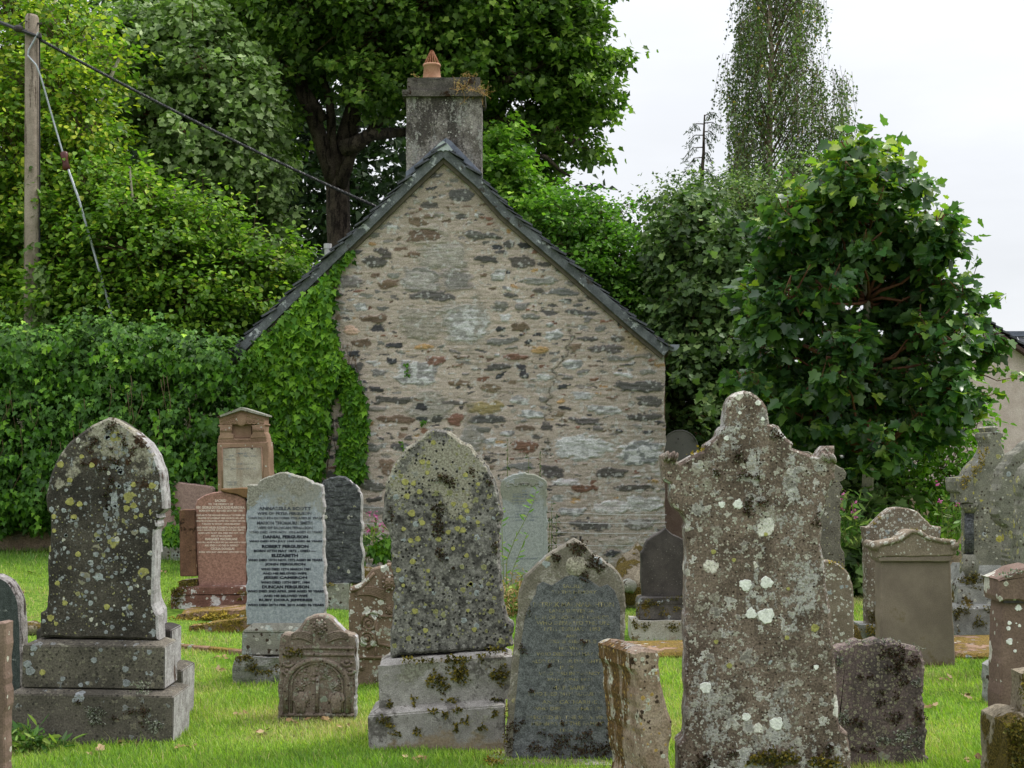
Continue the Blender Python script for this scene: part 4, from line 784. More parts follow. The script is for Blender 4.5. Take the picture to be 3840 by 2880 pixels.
# --- I: tall monument at the right with finial
sI = Mon('monument', 'tall gabled grey monument with carved finial and mossy stepped base at the right', 'monument', 3740, 2393)
sI.slab('shaft', ZI([(1030, 432), (1030, 0)]) + ZR5([(228, 560), (205, 500), (222, 470), (280, 390), (330, 330), (362, 264), (350, 215), (335, 190), (336, 155), (360, 145), (380, 150), (366, 116), (394, 96), (438, 108), (424, 142), (450, 148), (472, 158), (475, 182), (460, 205), (464, 260), (500, 340), (560, 420), (640, 520), (700, 600)]) + [(3875, 2155)], .1, .3, M_I, rough=.003, bevel=.01)
sI.slab('shoulder', ZR5([(108, 610), (108, 516), (150, 508), (205, 496), (236, 505), (240, 720), (136, 718), (136, 634), (112, 626)]), .04, .3, M_I, rough=.004)
a = Acc(); u, w0 = sI.loc(*ZI([(1006, 302)])[0], .12); _, w1 = sI.loc(*ZI([(1006, 40)])[0], .12)
a.lathe([(.038, w0), (.036, w1)], (u, .12, 0), 16); a.build('corner_column', M_U, sI.root, smooth=True)
a = Acc(); hh = sI.m(16)
a.lathe([(.04, w1), (.06, w1 + hh), (.07, w1 + 1.6 * hh), (.07, w1 + 2.4 * hh)], (u, .12, 0), 16); a.lathe([(.075, w0 - .2), (.072, w0 - .06), (.055, w0 - .03), (.045, w0)], (u, .12, 0), 16)
a.build('column_capital', M_I, sI.root, smooth=True)
sI.block('plinth', ZI([(935, 632), (1420, 632), (1420, 506), (936, 506)]), .03, .45, M_IP, ch=(.16, .07), rough=.008, cuts=7)
sI.block('base', ZI([(905, 840), (1440, 840), (1440, 650), (906, 650)]), -.04, .55, M_IP, ch=(.03, .05), rough=.012, cuts=8)
sI.moss([(*ZI([(955, 655)])[0], 30, 16), (*ZI([(1150, 650)])[0], 30, 14), (*ZI([(1070, 740)])[0], 26, 18), (*ZI([(925, 680)])[0], 14, 22)], -.04, .02, 260, .014)
sI.moss([(*ZI([(1000, 470)])[0], 32, 22), (*ZI([(1080, 460)])[0], 40, 14), (*ZI([(1040, 512)])[0], 30, 8), (*ZI([(1110, 550)])[0], 12, 16)], .05, .02, 260, .014)
sI.moss([(*ZR5([(290, 370)])[0], 11, 38), (*ZR5([(235, 450)])[0], 12, 22), (*ZR5([(150, 560)])[0], 20, 24), (*ZR5([(180, 520)])[0], 16, 10), (*ZR5([(330, 300)])[0], 8, 18)], .06, .03, 320, .014, M_MOSSY)
# --- J: gothic stones at the right border
sJ = Mon('gravestone', 'grey gothic gravestone with moulded shoulder in front of the gabled monument', 'gravestone', 3800, 2500, D=9.4)
sJ.slab('headstone', ZI([(1258, 1000), (1252, 300)]) + ZR5([(512, 945), (510, 908), (494, 890), (462, 868), (442, 830), (420, 800), (410, 760), (415, 640), (430, 560), (450, 480), (490, 400), (540, 330), (600, 272), (660, 235), (760, 190), (900, 260), (960, 400), (980, 952)]) + [(4000, 2500)], 0, .16, M_I, rough=.005, bevel=.014, step=.016)
sJ2 = Mon('gravestone', 'lichen crusted stone edge cut off by the right border beside the gothic stone', 'gravestone', 3920, 2500, D=8.8)
sJ2.slab('headstone', ZR5([(606, 1900), (604, 1000), (612, 700), (600, 600), (604, 520), (640, 440), (700, 380), (900, 300), (900, 1900)]), 0, .14, M_I, rough=.005, bevel=.012)
# --- K: sandstone pier with iron strap
sK = Mon('gravestone', 'red brown sandstone pier with sloped cap and iron strap at the right border', 'gravestone', 3870, 2947, D=6.2)
o = sK.slab('pillar', ZI([(1195, 1780), (1204, 1200), (1214, 800), (1226, 600), (1600, 600), (1620, 1780)]), 0, .17, M_K, bevel=.008, rough=.002)
sK.slab('cap', ZI([(1206, 602), (1192, 572), (1188, 470), (1182, 452), (1250, 428), (1354, 392), (1420, 384), (1640, 450), (1640, 602)]), -.02, .21, M_K, bevel=.01, rough=.004)
sK.moss([(*ZI([(1220, 436)])[0], 24, 7), (*ZI([(1300, 410)])[0], 30, 7)], 0, .05, 240, .014, GL, 'grey_lichen')
a = Acc(); (u0, wA), (u1, wB) = sK.loc(*ZI([(1222, 612)])[0], -.006), sK.loc(*ZI([(1600, 590)])[0], -.006)
a.box((u0, -.012, wA), (u1, .0005, wB)); a.build('iron_strap', M_IRON, sK.root)
patches(sK, [(*ZI([p])[0], r / 1.6925) for p, r in (((1300, 565), 36), ((1235, 556), 22), ((1265, 476), 15), ((1318, 642), 22), ((1262, 738), 14), ((1255, 772), 15), ((1325, 755), 11), ((1262, 856), 22), ((1297, 916), 11), ((1305, 740), 5), ((1210, 1356), 8), ((1304, 1322), 6))], 0, M_LW, 'lichen_crust')
sM = Mon('gravestone', 'thin grey slab edge standing behind the sandstone pier', 'gravestone', 3720, 2640, D=8.2)
sM.slab('headstone', ZI([(1122, 1290), (1119, 1010), (1150, 990), (1300, 985), (1300, 1290)]), 0, .09, M_IP, rough=.004)
sLm = Mon('gravestone', 'moss covered block in the lower right corner', 'gravestone', 3850, 3081, D=5.55)
sLm.block('base', ZI([(1246, 1900), (1500, 1900), (1500, 1385), (1250, 1385)]), 0, .3, M_MS, ch=(.03, .04), rough=.02, cuts=8)
sLm.block('headstone', ZI([(1345, 1400), (1520, 1400), (1520, 1060), (1347, 1060)]), .08, .14, M_MS, rough=.015, cuts=6)
sLm.moss([(*ZI([(1320, 1365)])[0], 46, 18), (*ZI([(1300, 1440)])[0], 34, 40), (*ZI([(1345, 1500)])[0], 30, 30), (*ZI([(1290, 1600)])[0], 30, 40), (*ZI([(1350, 1620)])[0], 26, 30), (*ZI([(1350, 1150)])[0], 10, 60)], .0, .03, 320, .016)

# --- O: black pointed stone by the cottage, P: disc monument
sO = Mon('gravestone', 'blackened stone with ogee point on mossy stepped base beside the cottage wall', 'gravestone', 2500, 2404)
sO.slab('headstone', ZQ([(190, 505), (184, 400), (179, 215), (196, 192), (206, 160), (222, 130), (252, 110), (290, 92), (318, 74), (340, 52), (362, 76), (388, 96), (430, 112), (460, 130), (478, 160), (486, 192), (502, 212), (500, 400), (498, 505)]), .1, .12, M_O, rough=.002, bevel=.008)
sO.block('moulded_step', ZQ([(160, 545), (530, 545), (522, 505), (168, 508)]), .05, .26, M_OP, ch=(.01, .03), rough=.006, cuts=5)
sO.block('upper_plinth', ZQ([(165, 645), (524, 645), (522, 540), (166, 540)]), .055, .25, M_OP, rough=.006, cuts=5)
sO.block('lower_plinth', ZQ([(118, 800), (560, 800), (556, 655), (120, 655)]), 0, .34, M_OB, rough=.008, cuts=5)
sO.moss([(*ZQ([(230, 525)])[0], 16, 8), (*ZQ([(390, 505)])[0], 28, 8), (*ZQ([(262, 540)])[0], 34, 8), (*ZQ([(155, 590)])[0], 6, 26), (*ZQ([(320, 600)])[0], 9, 16), (*ZQ([(405, 575)])[0], 12, 10)], .05, .018, 260, .013)
sO.moss([(*ZQ([(205, 690)])[0], 16, 14), (*ZQ([(390, 690)])[0], 32, 16), (*ZQ([(130, 660)])[0], 10, 8), (*ZQ([(150, 690)])[0], 8, 12)], 0, .014, 260, .013)
sP = Mon('monument', 'dark grey disc on a purple sandstone pillar beyond the right corner of the cottage', 'monument', 2550, 2120, D=17.4)
u, w_ = sP.loc(2550, 1681, 0); a = Acc(); n = 40
def disc(a, u, w_, r, v0, v1):
    V = [(u + r * math.cos(2*math.pi*k/n), v, w_ + r * math.sin(2*math.pi*k/n)) for v in (v0, v1) for k in range(n)]
    a.add(V, [list(range(n)), list(range(n, 2*n))[::-1]] + [[k, n + k, n + (k+1) % n, (k+1) % n] for k in range(n)])
disc(a, u, w_, sP.m(67), 0, .07); a.build('disc', M_P, sP.root)
a = Acc(); a.tube([(u + sP.m(67) * math.cos(2*math.pi*k/40), .0, w_ + sP.m(67) * math.sin(2*math.pi*k/40)) for k in range(41)], .008, 6); a.build('rim', M_P, sP.root, smooth=True)
a = Acc()
for px, py, r in ((2543, 1646, .009), (2535, 1661, .006), (2560, 1668, .005)):
    uu, ww = sP.loc(px, py, 0); disc(a, uu, ww, r, -.006, .002)
a.build('bolt', M_IRON, sP.root)
sP.block('pillar', [(2484, 2150), (2610, 2150), (2606, 1752), (2490, 1752)], -.03, .3, M_PP, bevel=.01)

# --- R: light granite stone with black lettering
sR = Mon('gravestone', 'light blue grey granite gravestone with rows of black lettering left of centre', 'gravestone', 1085, 2557)
o = sR.slab('headstone', Z4([(275, 472), (275, 0)]) + Z3([(497, 1200), (497, 812), (584, 814), (600, 772), (700, 735), (818, 703), (930, 745), (1030, 778), (1046, 800), (1110, 806), (1132, 822), (1136, 1000), (1146, 1660)]) + Z4([(930, 200), (937, 472)]), .04, .1, M_R, bevel=.008, rough=.003, step=.016); side_mat(o, M_SUNSIDE)
sR.block('capping', Z4([(240, 536), (952, 536), (944, 520), (248, 520)]), .0, .2, M_RP, ch=(.05, .035), bevel=.004)
sR.block('plinth', Z4([(234, 722), (965, 722), (960, 537), (238, 537)]), .0, .22, M_RP, bevel=.005)
sR.block('rough_base', Z4([(172, 980), (1010, 980), (1000, 740), (196, 740)]), -.07, .36, M_RB, rough=.04, cuts=12)
sR.moss([(*Z4([(280, 750)])[0], 34, 12), (*Z4([(325, 820)])[0], 24, 20), (*Z4([(205, 790)])[0], 12, 20), (*Z4([(470, 865)])[0], 26, 10), (*Z4([(390, 860)])[0], 16, 9)], -.07, .025, 280, .015)
fy = lambda y: 1800 + y / 2.885
FL = [('ANNABELLA SCOTT', 455, 308, 38, 570), ('WIFE OF PETER FERGUSON', 450, 362, 30, 590), ('WHO DIED 8TH OCTOBER 1942 AGED 81 YEARS', 460, 412, 26, 800), ('MARION THORBURN SMITH', 455, 465, 36, 600), ('WIFE OF DUNCAN FERGUSON', 455, 517, 30, 600), ('WHO DIED 19TH NOV. 1952 AGED 82 YEARS', 465, 565, 26, 790)]
FL2 = [('DANIAL FERGUSON', 463, 615, 36, 490), ('WHO DIED 8TH JULY 1963 AGED 88 YEARS', 465, 665, 28, 790), ('ROBERT FERGUSON', 460, 718, 36, 505), ('BORN 27TH MAY 1872 - DIED —', 455, 767, 28, 670), ('ELIZABETH', 455, 817, 36, 285), ('WHO DIED 15TH NOV. 1972 AGED 88 YEARS', 460, 866, 28, 805), ('JOHN FERGUSON', 460, 915, 36, 440)]
FL3 = [('WHO DIED 12TH MARCH 1981', 600, 10, 22, 410), ('AND HIS BELOVED WIFE', 592, 45, 20, 365), ('JESSIE CAMERON', 597, 82, 28, 365), ('WHO DIED 13TH SEPT. 1984', 597, 120, 22, 405), ('DUNCAN FERGUSON', 600, 157, 28, 390), ('WHO DIED 2ND APRIL 2008 AGED 90 YEARS', 600, 193, 22, 635), ('AND HIS BELOVED WIFE', 600, 231, 22, 365), ('RUBY DORA JEFFERIES', 600, 268, 28, 445), ('WHO DIED 25TH FEB. 2019 AGED 96 YEARS', 600, 307, 22, 635)]
cv = lambda L: [(t, 910 + x / 2.885, fy(y), h / 2.885, w_ / 2.885) for t, x, y, h, w_ in L]
sR.text(cv(FL), .0375, letter_mat('worn_black_letters', C(66, 70, 78), C(138, 142, 142), .44, 26), offset=.045)
sR.text(cv(FL2) + [(t, 800 + x / 2.212, 2130 + y / 2.212, h / 2.212, w_ / 2.212) for t, x, y, h, w_ in FL3], .0375, letter_mat('black_letters', C(28, 32, 46), C(28, 32, 46), .1), offset=.05)

# --- S: small carved stone with angel and arch
sS = Mon('gravestone', 'small brown carved gravestone with angel head, arch and figures in the front grass', 'gravestone', 1192, 2702, yaw=1.5)
o = sS.slab('headstone', Z4([(536, 1300), (541, 1000), (548, 700), (552, 575), (575, 548), (605, 540), (650, 546), (700, 520), (735, 470), (765, 425), (815, 396), (880, 385), (945, 393), (1000, 425), (1045, 480), (1085, 535), (1120, 554), (1175, 560), (1192, 580), (1190, 900), (1178, 1300)]), 0, .115, M_S, bevel=.01, rough=.003, step=.015); side_mat(o, M_SUNSIDE)
face_relief(sS, *Z4([(882, 485)])[0], 112 / 2.212, 0, M_S)
for sg in (-1, 1): wing_relief(sS, *Z4([(882 + sg * 62, 556)])[0], sg, 175 / 2.212, 78 / 2.212, -.002, M_S)
a = Acc(); band(sS, a, Z4([(745, 662), (1165, 668)]), 0, .009); band(sS, a, Z4([(590, 716), (1165, 722)]), 0, .010); a.build('moulded_band', M_S, sS.root, smooth=True)
ar = [(p[0], p[1]) for p in arc(860, 985, 258, 222, 180, 0, 22)]
a = Acc(); band(sS, a, Z4([(602, 1200)]) + Z4(ar) + Z4([(1118, 1200)]), -.001, .016, 8); ar2 = arc(860, 985, 212, 196, 180, 0, 22)
band(sS, a, Z4([(648, 1200)]) + Z4(ar2) + Z4([(1072, 1200)]), -.001, .008, 6); band(sS, a, Z4([(560, 1215), (1170, 1222)]), 0, .012, 6); band(sS, a, Z4([(868, 900), (862, 1040), (858, 1195)]), -.004, .011, 6)
a.build('carved_arch', M_S, sS.root, smooth=True)
for hx in (722, 1022):
    face_relief(sS, *Z4([(hx, 972)])[0], 84 / 2.212, 0, M_S)
    a = Acc()
    u, w_ = sS.loc(*Z4([(hx, 1110)])[0], 0); a.ellipsoid((u, 0, w_), (.036, .022, .062), 12, 9)
    for sg in (-1, 1):
        band(sS, a, Z4([(hx + sg * 40, 1040), (hx + sg * 62, 1090), (hx + sg * 30, 1120)]), -.004, .010, 6); band(sS, a, Z4([(hx + sg * 18, 1130), (hx + sg * 22, 1200)]), -.004, .013, 6)
    a.build('carved_figure', M_S, sS.root, smooth=True)
a = Acc()
for k in range(26):
    u, w_ = sS.loc(*Z4([(860 + rng.normal() * 75, 880 + rng.normal() * 38)])[0], 0); a.ellipsoid((u, 0, w_), (random.uniform(.005, .014), .009, random.uniform(.005, .014)), 7, 5, rot=random.uniform(0, 3))
a.build('carved_foliage', M_S, sS.root, smooth=True)
for x, y in ((622, 780), (1108, 775), (612, 850), (1130, 842)):
    a = Acc(); band(sS, a, Z4(arc(x, y, 42, 34, 185, 355, 8)), 0, .011, 6); u, w_ = sS.loc(*Z4([(x, y)])[0], 0); a.ellipsoid((u, 0, w_), (.014, .013, .012), 8, 6); a.build('carved_shell', M_S, sS.root, smooth=True)
sS.moss([(*Z4([(650, 695)])[0], 22, 16), (*Z4([(715, 705)])[0], 16, 14), (*Z4([(610, 730)])[0], 12, 9)], 0, .018, 300, .013)

# --- T: carved stone behind with scrolls
sT = Mon('gravestone', 'brown carved gravestone with scrolls, shield and cherub head partly behind the grey pointed stone', 'gravestone', 1470, 2568)
sT.slab('headstone', Z4([(1116, 1010), (1120, 500), (1126, 250), (1132, 165), (1180, 148), (1228, 122), (1280, 55), (1330, 5)]) + Z5([(300, 1372), (330, 1352), (362, 1348), (395, 1352), (440, 1380), (500, 1430), (560, 1500)]) + Z4([(1700, 165), (1830, 165), (1836, 1010)]), 0, .1, M_T, bevel=.01, rough=.003)
face_relief(sT, *Z4([(1462, 118)])[0], 120 / 2.212, 0, M_T)
for sg in (-1, 1): wing_relief(sT, *Z4([(1462 + sg * 40, 190)])[0], sg, 250 / 2.212, 90 / 2.212, -.002, M_T, 6)
face_relief(sT, *Z4([(1462, 345)])[0], 70 / 2.212, 0, M_T)
for sg in (-1, 1):
    a = Acc(); spiral(sT, *Z4([(1468 - sg * 178, 462)])[0], 26, 2.2, -.002, .013, a, sg, -90); spiral(sT, *Z4([(1468 - sg * 196, 588)])[0], 32, 2.4, -.002, .014, a, -sg, 90)
    band(sT, a, Z4([(1468 - sg * 90, 385), (1468 - sg * 150, 360), (1468 - sg * 230, 400), (1468 - sg * 235, 470)]), -.002, .011, 6); band(sT, a, Z4([(1468 - sg * 235, 505), (1468 - sg * 180, 530), (1468 - sg * 150, 490)]), -.002, .011, 6)
    band(sT, a, Z4([(1468 - sg * 330, 190), (1468 - sg * 240, 165), (1468 - sg * 180, 95), (1468 - sg * 130, 40)]), 0, .012, 6)
    a.build('carved_scroll', M_T, sT.root, smooth=True)
a = Acc(); band(sT, a, Z4([(1350, 400), (1350, 560), (1372, 630), (1468, 652), (1560, 630), (1585, 560), (1585, 400), (1350, 400)]), 0, .011, 6); a.build('carved_shield', M_T, sT.root, smooth=True)
a = Acc(); band(sT, a, Z4([(1118, 742), (1834, 742)]), 0, .012, 6); band(sT, a, Z4([(1345, 660), (1345, 740)]), 0, .008, 6); a.build('moulded_band', M_T, sT.root, smooth=True)
for x in (1232, 1350):
    face_relief(sT, *Z4([(x, 820 + (x > 1300) * 90)])[0], 50 / 2.212, 0, M_T, 'carved_boss')

# --- U, V
sU = Mon('gravestone', 'dark rock faced granite stone with stepped round top beside the ivy', 'gravestone', 1263, 2284)
o = sU.slab('headstone', Z3([(1030, 1640), (1036, 900), (1048, 850), (1090, 815), (1118, 806), (1135, 770), (1190, 747), (1250, 742), (1305, 754), (1345, 780), (1370, 808), (1398, 815), (1430, 845), (1445, 890), (1452, 1000), (1468, 1640)]), .05, .13, M_U, rough=.006, bevel=.012); side_mat(o, M_SUNSIDE)
sU.block('base', Z4([(800, 350), (1124, 350), (1122, 128), (800, 128)]), 0, .25, M_RP, rough=.012, cuts=6)
sU.moss([(*Z4([(975, 135)])[0], 18, 7)], 0, .03, 240, .014, M_MOSSY)
rock('stone_block', 'small square stone stub in the grass behind the small carved angel stone', 'stone', *Z4([(1085, 520)])[0], .085, .1, .14, M_MS, D=9.9, sink=.45, seed=5)
rock('stone_block', 'pale low stone beside the left edge of the scroll carved stone', 'stone', *Z4([(1100, 575)])[0], .07, .08, .06, M_RP, D=9.4, seed=15)
sV = Mon('gravestone', 'pale grey granite stone with faded lettering close to the cottage wall', 'gravestone', 1967, 2205, D=15.2)
sV.slab('surround', Z8([(70, 1240), (78, 600), (85, 200), (92, 135), (130, 102), (200, 76), (300, 58), (400, 65), (480, 88), (530, 120), (548, 150), (550, 500), (562, 1240)]), 0, .16, M_V, rough=.006, bevel=.012)
sV.slab('headstone', Z8([(118, 1100), (118, 265), (106, 235), (108, 190), (140, 150), (220, 118), (315, 108), (400, 118), (470, 140), (512, 175), (520, 230), (512, 265), (514, 1100)]), -.004, .02, M_V, rough=.0005, bevel=.004)
st = lambda L: [(t, 1850 + x / 2.721, 1750 + y / 2.721, h / 2.721, w_ / 2.721) for t, x, y, h, w_ in L]
sV.text(st([('IN', 315, 247, 24, 40), ('LOVING MEMORY OF', 313, 281, 17, 230), ('PETER STEWART', 315, 308, 22, 230), ('CARPENTER DULL', 315, 341, 16, 250), ('WHO DIED 10TH OCTOBER 1915', 312, 370, 15, 315), ('AGED 57 YEARS', 315, 397, 16, 190), ('ALSO HIS WIFE', 315, 421, 14, 160), ('LILLIAS WIGHTON', 315, 452, 20, 245), ('HENDERSON', 305, 485, 20, 165), ('WHO DIED 2ND OCTOBER 1927', 315, 515, 15, 310), ('AGED 70 YEARS', 320, 545, 16, 190), ('"UNTIL THE DAY DAWN"', 315, 937, 22, 280)]), -.006, letter_mat('faded_blue_letters', C(100, 110, 124), C(140, 144, 142), .5, 20), offset=.02)
a = Acc()
for k in range(7): band(sV, a, Z8([(315, 176), (315 + 48 * math.cos(R(k * 30)), 176 - 20 * math.sin(R(k * 30)))]), -.006, .006, 5); band(sV, a, Z8([(315, 176), (315 - 48 * math.cos(R(k * 30)), 176 + 20 * math.sin(R(k * 30)))]), -.006, .006, 5)
for sg in (-1, 1):
    band(sV, a, Z8([(315 + sg * 62, 168), (315 + sg * 75, 200), (315 + sg * 95, 195), (315 + sg * 120, 170), (315 + sg * 150, 178)]), -.006, .006, 5); band(sV, a, Z8([(315 + sg * 140, 200), (315 + sg * 170, 214), (315 + sg * 185, 190)]), -.006, .005, 5)
a.build('carved_flower', M_RP, sV.root, smooth=True)

# --- W: red granite in sandstone frame, Y: pink slab, X: red sandstone monument
sW = Mon('gravestone', 'red granite gravestone with white lettering in a broken red sandstone frame', 'gravestone', 830, 2290)
sW.slab('headstone', ZW([(392, 1000), (384, 900), (372, 700), (362, 270), (378, 222), (438, 185), (520, 158), (590, 150), (680, 165), (760, 192), (806, 215), (818, 250), (824, 1000)]), .06, .1, M_W, bevel=.008, rough=.0008)
sW.block('side_pillar', ZW([(226, 908), (372, 908), (358, 316), (218, 316)]), .03, .22, M_WF, bevel=.006)
sW.block('side_pillar', ZW([(826, 1000), (900, 1000), (900, 210), (826, 210)]), .03, .22, M_WF, bevel=.006)
sW.slab('lintel', ZW([(590, 148), (586, 124), (700, 122), (900, 120), (900, 212), (826, 212), (790, 210), (700, 168)]), .03, .2, M_WF, rough=.003)
sW.block('pillar_foot', ZWB([(286, 72), (502, 70), (500, -2), (286, 0)]), .02, .26, M_MS, rough=.012, cuts=5)
sW.block('moulded_plinth', ZWB([(190, 160), (1240, 150), (1230, 72), (260, 74)]), -.02, .34, M_WP, ch=(.012, .03), rough=.006, cuts=6)
sW.block('lower_plinth', ZWB([(190, 380), (1240, 380), (1240, 162), (190, 166)]), -.01, .36, M_WP, rough=.008, cuts=6)
sW.moss([(*ZWB([(290, 105)])[0], 30, 16), (*ZWB([(250, 140)])[0], 20, 12), (*ZWB([(1050, 140)])[0], 14, 8)], -.03, .02, 260, .015)
sW.moss([(*ZWB([(390, 30)])[0], 32, 12), (*ZWB([(260, 230)])[0], 24, 26), (*ZWB([(1010, 210)])[0], 18, 7)], .0, .02, 260, .015)
wy = lambda L: [(t, 720 + x / 3.527, 1840 + y / 3.527, h / 3.527, w_ / 3.527) for t, x, y, h, w_ in L]
sW.text(wy([('SACRED', 377, 132, 34, 150), ('TO THE MEMORY OF', 380, 178, 28, 330), ('REV. GEORGE DOUGLAS ROSS MUNRO M.A.', 380, 222, 38, 640), ('BORN 6TH MAY 1828 DIED 26TH FEBY 1902', 383, 265, 28, 575), ('CHAPLAIN TO THE HIGHLAND BRIGADE IN THE CRIMEA 1856', 380, 325, 24, 650), ('MINISTER OF LOGIERAIT FREE CHURCH 1857-1874', 383, 364, 24, 610),
    ('MINISTER OF JORDANHILL UNITED FREE CHURCH 1874-1902', 380, 404, 26, 650), ('"I KNOW IN WHOM I HAVE BELIEVED"', 385, 440, 24, 510), ('AND MARY HELEN ELIZABETH RIACH HIS WIFE', 385, 488, 28, 650), ('ONLY DAUGHTER OF JOHN RIACH M.D. PERTH', 380, 524, 26, 620), ('BORN 16TH AUGT 1836, DIED 3RD OCT. 1910', 385, 562, 26, 600), ('AND OF HIS CHILDREN', 388, 598, 24, 275),
    ('MARGARET MACFARLANE', 388, 640, 34, 425), ('WHO FELL ASLEEP IN JESUS 3RD JAN 1864 AGED 6 YEARS', 388, 686, 26, 655), ('AND SEVEN WHO DIED IN INFANCY', 392, 724, 26, 450), ('CECILIA DOUGLAS', 405, 768, 32, 315), ('BORN 10TH JULY 1869, DIED 13TH FEBY 1931', 392, 815, 28, 600)]), .0575, letter_mat('white_letters', C(214, 196, 186), C(176, 140, 126), .38, 22), offset=.03)
sY = Mon('gravestone', 'pale pink granite slab leaning back in front of the ivy hedge', 'gravestone', 690, 2104)
sY.slab('headstone', ZW([(-40, 610), (-40, 40), (60, 45), (125, 57), (300, 78), (500, 106), (516, 128), (512, 300), (505, 610)]), .03, .15, M_Y, rough=.0015, bevel=.01)
sY.block('base', ZW([(-80, 800), (560, 800), (560, 606), (-80, 606)]), 0, .3, M_RP, bevel=.008)
sX = Mon('monument', 'warm red sandstone monument with pediment and pale inscription panel before the ivy', 'monument', 912, 2228, D=14.5)
o = sX.slab('shaft', ZX([(330, 1950), (310, 900), (302, 430), (806, 414), (822, 750), (860, 1950)]), 0, .3, M_X, bevel=.008, rough=.001)
sX.slab('frieze', ZX([(312, 432), (310, 392), (318, 386), (794, 374), (798, 416)]), .012, .27, M_X, rough=.001)
a = Acc()
for k in range(18):
    x = 325 + k * 26; y = 410 - k * .9; band(sX, a, ZX([(x, y + 6), (x, y - 7), (x + 16, y - 7), (x + 16, y + 2), (x + 8, y + 2)]), .012, .0045, 4)
a.build('carved_key_band', M_X, sX.root)
sX.slab('recessed_panel', ZX([(440, 382), (450, 240), (646, 236), (640, 378)]), .06, .2, M_X, rough=.001)
for pts, fl in (([(314, 388), (318, 366), (330, 345), (330, 275), (312, 262), (310, 250), (452, 244), (448, 270), (442, 330), (462, 345), (464, 384)], (340, 440)), ([(634, 380), (636, 350), (652, 335), (650, 268), (640, 252), (784, 236), (786, 246), (774, 258), (770, 318), (784, 340), (794, 376)], (660, 765))):
    o = sX.slab('capital', ZX(pts), .005, .27, M_X, rough=.0012)
    a = Acc()
    for k in range(8):
        x = fl[0] + (fl[1] - fl[0]) * k / 7; band(sX, a, ZX([(x, 318 - (x > 600) * 4), (x, 278 - (x > 600) * 6)]), .005, .006, 5)
    a.build('fluting', M_X, o, smooth=True)
sX.slab('pediment', ZX([(326, 248), (322, 176), (540, 98), (774, 162), (772, 236)]), .01, .26, M_X, rough=.001)
sX.block('raking_cornice', ZX([(302, 180), (540, 101), (540, 70), (299, 163)]), -.03, .34, M_RP, bevel=.002)
sX.block('raking_cornice', ZX([(540.5, 101), (790, 165), (790, 147), (540.5, 70)]), -.03, .34, M_RP, bevel=.002)
a = Acc(); band(sX, a, ZX([(330, 214), (540, 140), (765, 205)]), .01, .008, 5); u, w_ = sX.loc(*ZX([(542, 192)])[0], .01); a.ellipsoid((u, .01, w_), (.06, .012, .07), 14, 8)
for sg in (-1, 1):
    for k in range(3): spiral(sX, *ZX([(542 + sg * (80 + 45 * k), 210 + 6 * k)])[0], 12 - 2.5 * k, 1.6, .01, .006, a, sg, 0)
a.build('carved_foliage', M_X, sX.root, smooth=True)
a = Acc(); band(sX, a, ZX([(356, 900), (354, 476), (744, 468), (760, 900)]), 0, .010, 6); a.build('panel_moulding', M_X, sX.root, smooth=True)
sX.slab('inscription_panel', ZX([(364, 1400), (356, 478), (742, 470), (764, 1400)]), -.003, .02, M_XI, rough=.0005, bevel=.002)
sX.text([(t, 700 + x / 2.644, 1500 + y / 2.644, h / 2.644, w_ / 2.644) for t, x, y, h, w_ in (('IN MEMORY OF', 560, 530, 18, 160), ('JOHN ROBERTSON', 560, 556, 24, 280), ('WHO DIED', 430, 590, 17, 100), ('AND OF HIS SON', 560, 632, 17, 190), ('JOHN STEWART', 560, 684, 22, 250), ('WHO DIED', 445, 815, 17, 110), ('AGED 77', 440, 840, 20, 115))], -.0045, letter_mat('faded_grey_letters', C(112, 118, 124), C(160, 150, 138), .5, 20), offset=.02)

# --- fallen kerbs in front of the red granite stone
sK1 = Mon('grave_slab', 'moss covered fallen slab tilted in the grass before the red granite stone', 'slab', 790, 2330, D=11.9)
sK1.block('slab', ZWB([(195, 520), (1230, 470), (1230, 405), (215, 470)]), 0, .55, M_SLAB, ch=(.06, .02), rough=.02, cuts=12)
sK1.moss([(*ZWB([(800, 400)])[0], 70, 12), (*ZWB([(600, 430)])[0], 70, 10), (*ZWB([(950, 440)])[0], 50, 10), (*ZWB([(330, 450)])[0], 50, 10)], .04, .1, 200, .02, M_MOSSY)
sK2 = Mon('grave_kerb', 'broken brown kerb stone with mossy top edge beside the granite plinth', 'kerb', 840, 2370, D=11.3)
sK2.block('slab', ZWB([(420, 640), (1260, 620), (1260, 420), (412, 535)]), 0, .16, M_SLAB, rough=.015, cuts=10)
sK2.moss([(*ZWB([(700, 505)])[0], 80, 5), (*ZWB([(950, 455)])[0], 60, 5)], 0, .03, 200, .014, M_MOSSY)
NO_GRASS.append((-3.0, -1.9, 11.8, 12.5))
# ground-level kerb line
a = Acc(); p0 = W(*Z2([(1300, 640)])[0], 10.6); p1 = W(*Z2([(2150, 735)])[0], 10.1)
p0[2] = p1[2] = .012; a.beam(p0, p1, .07, .05); o = a.build('grave_kerb', M_SLAB, None, bevel=.006); tag(o, 'thin concrete kerb line flush with the grass left of the granite stone', 'kerb')
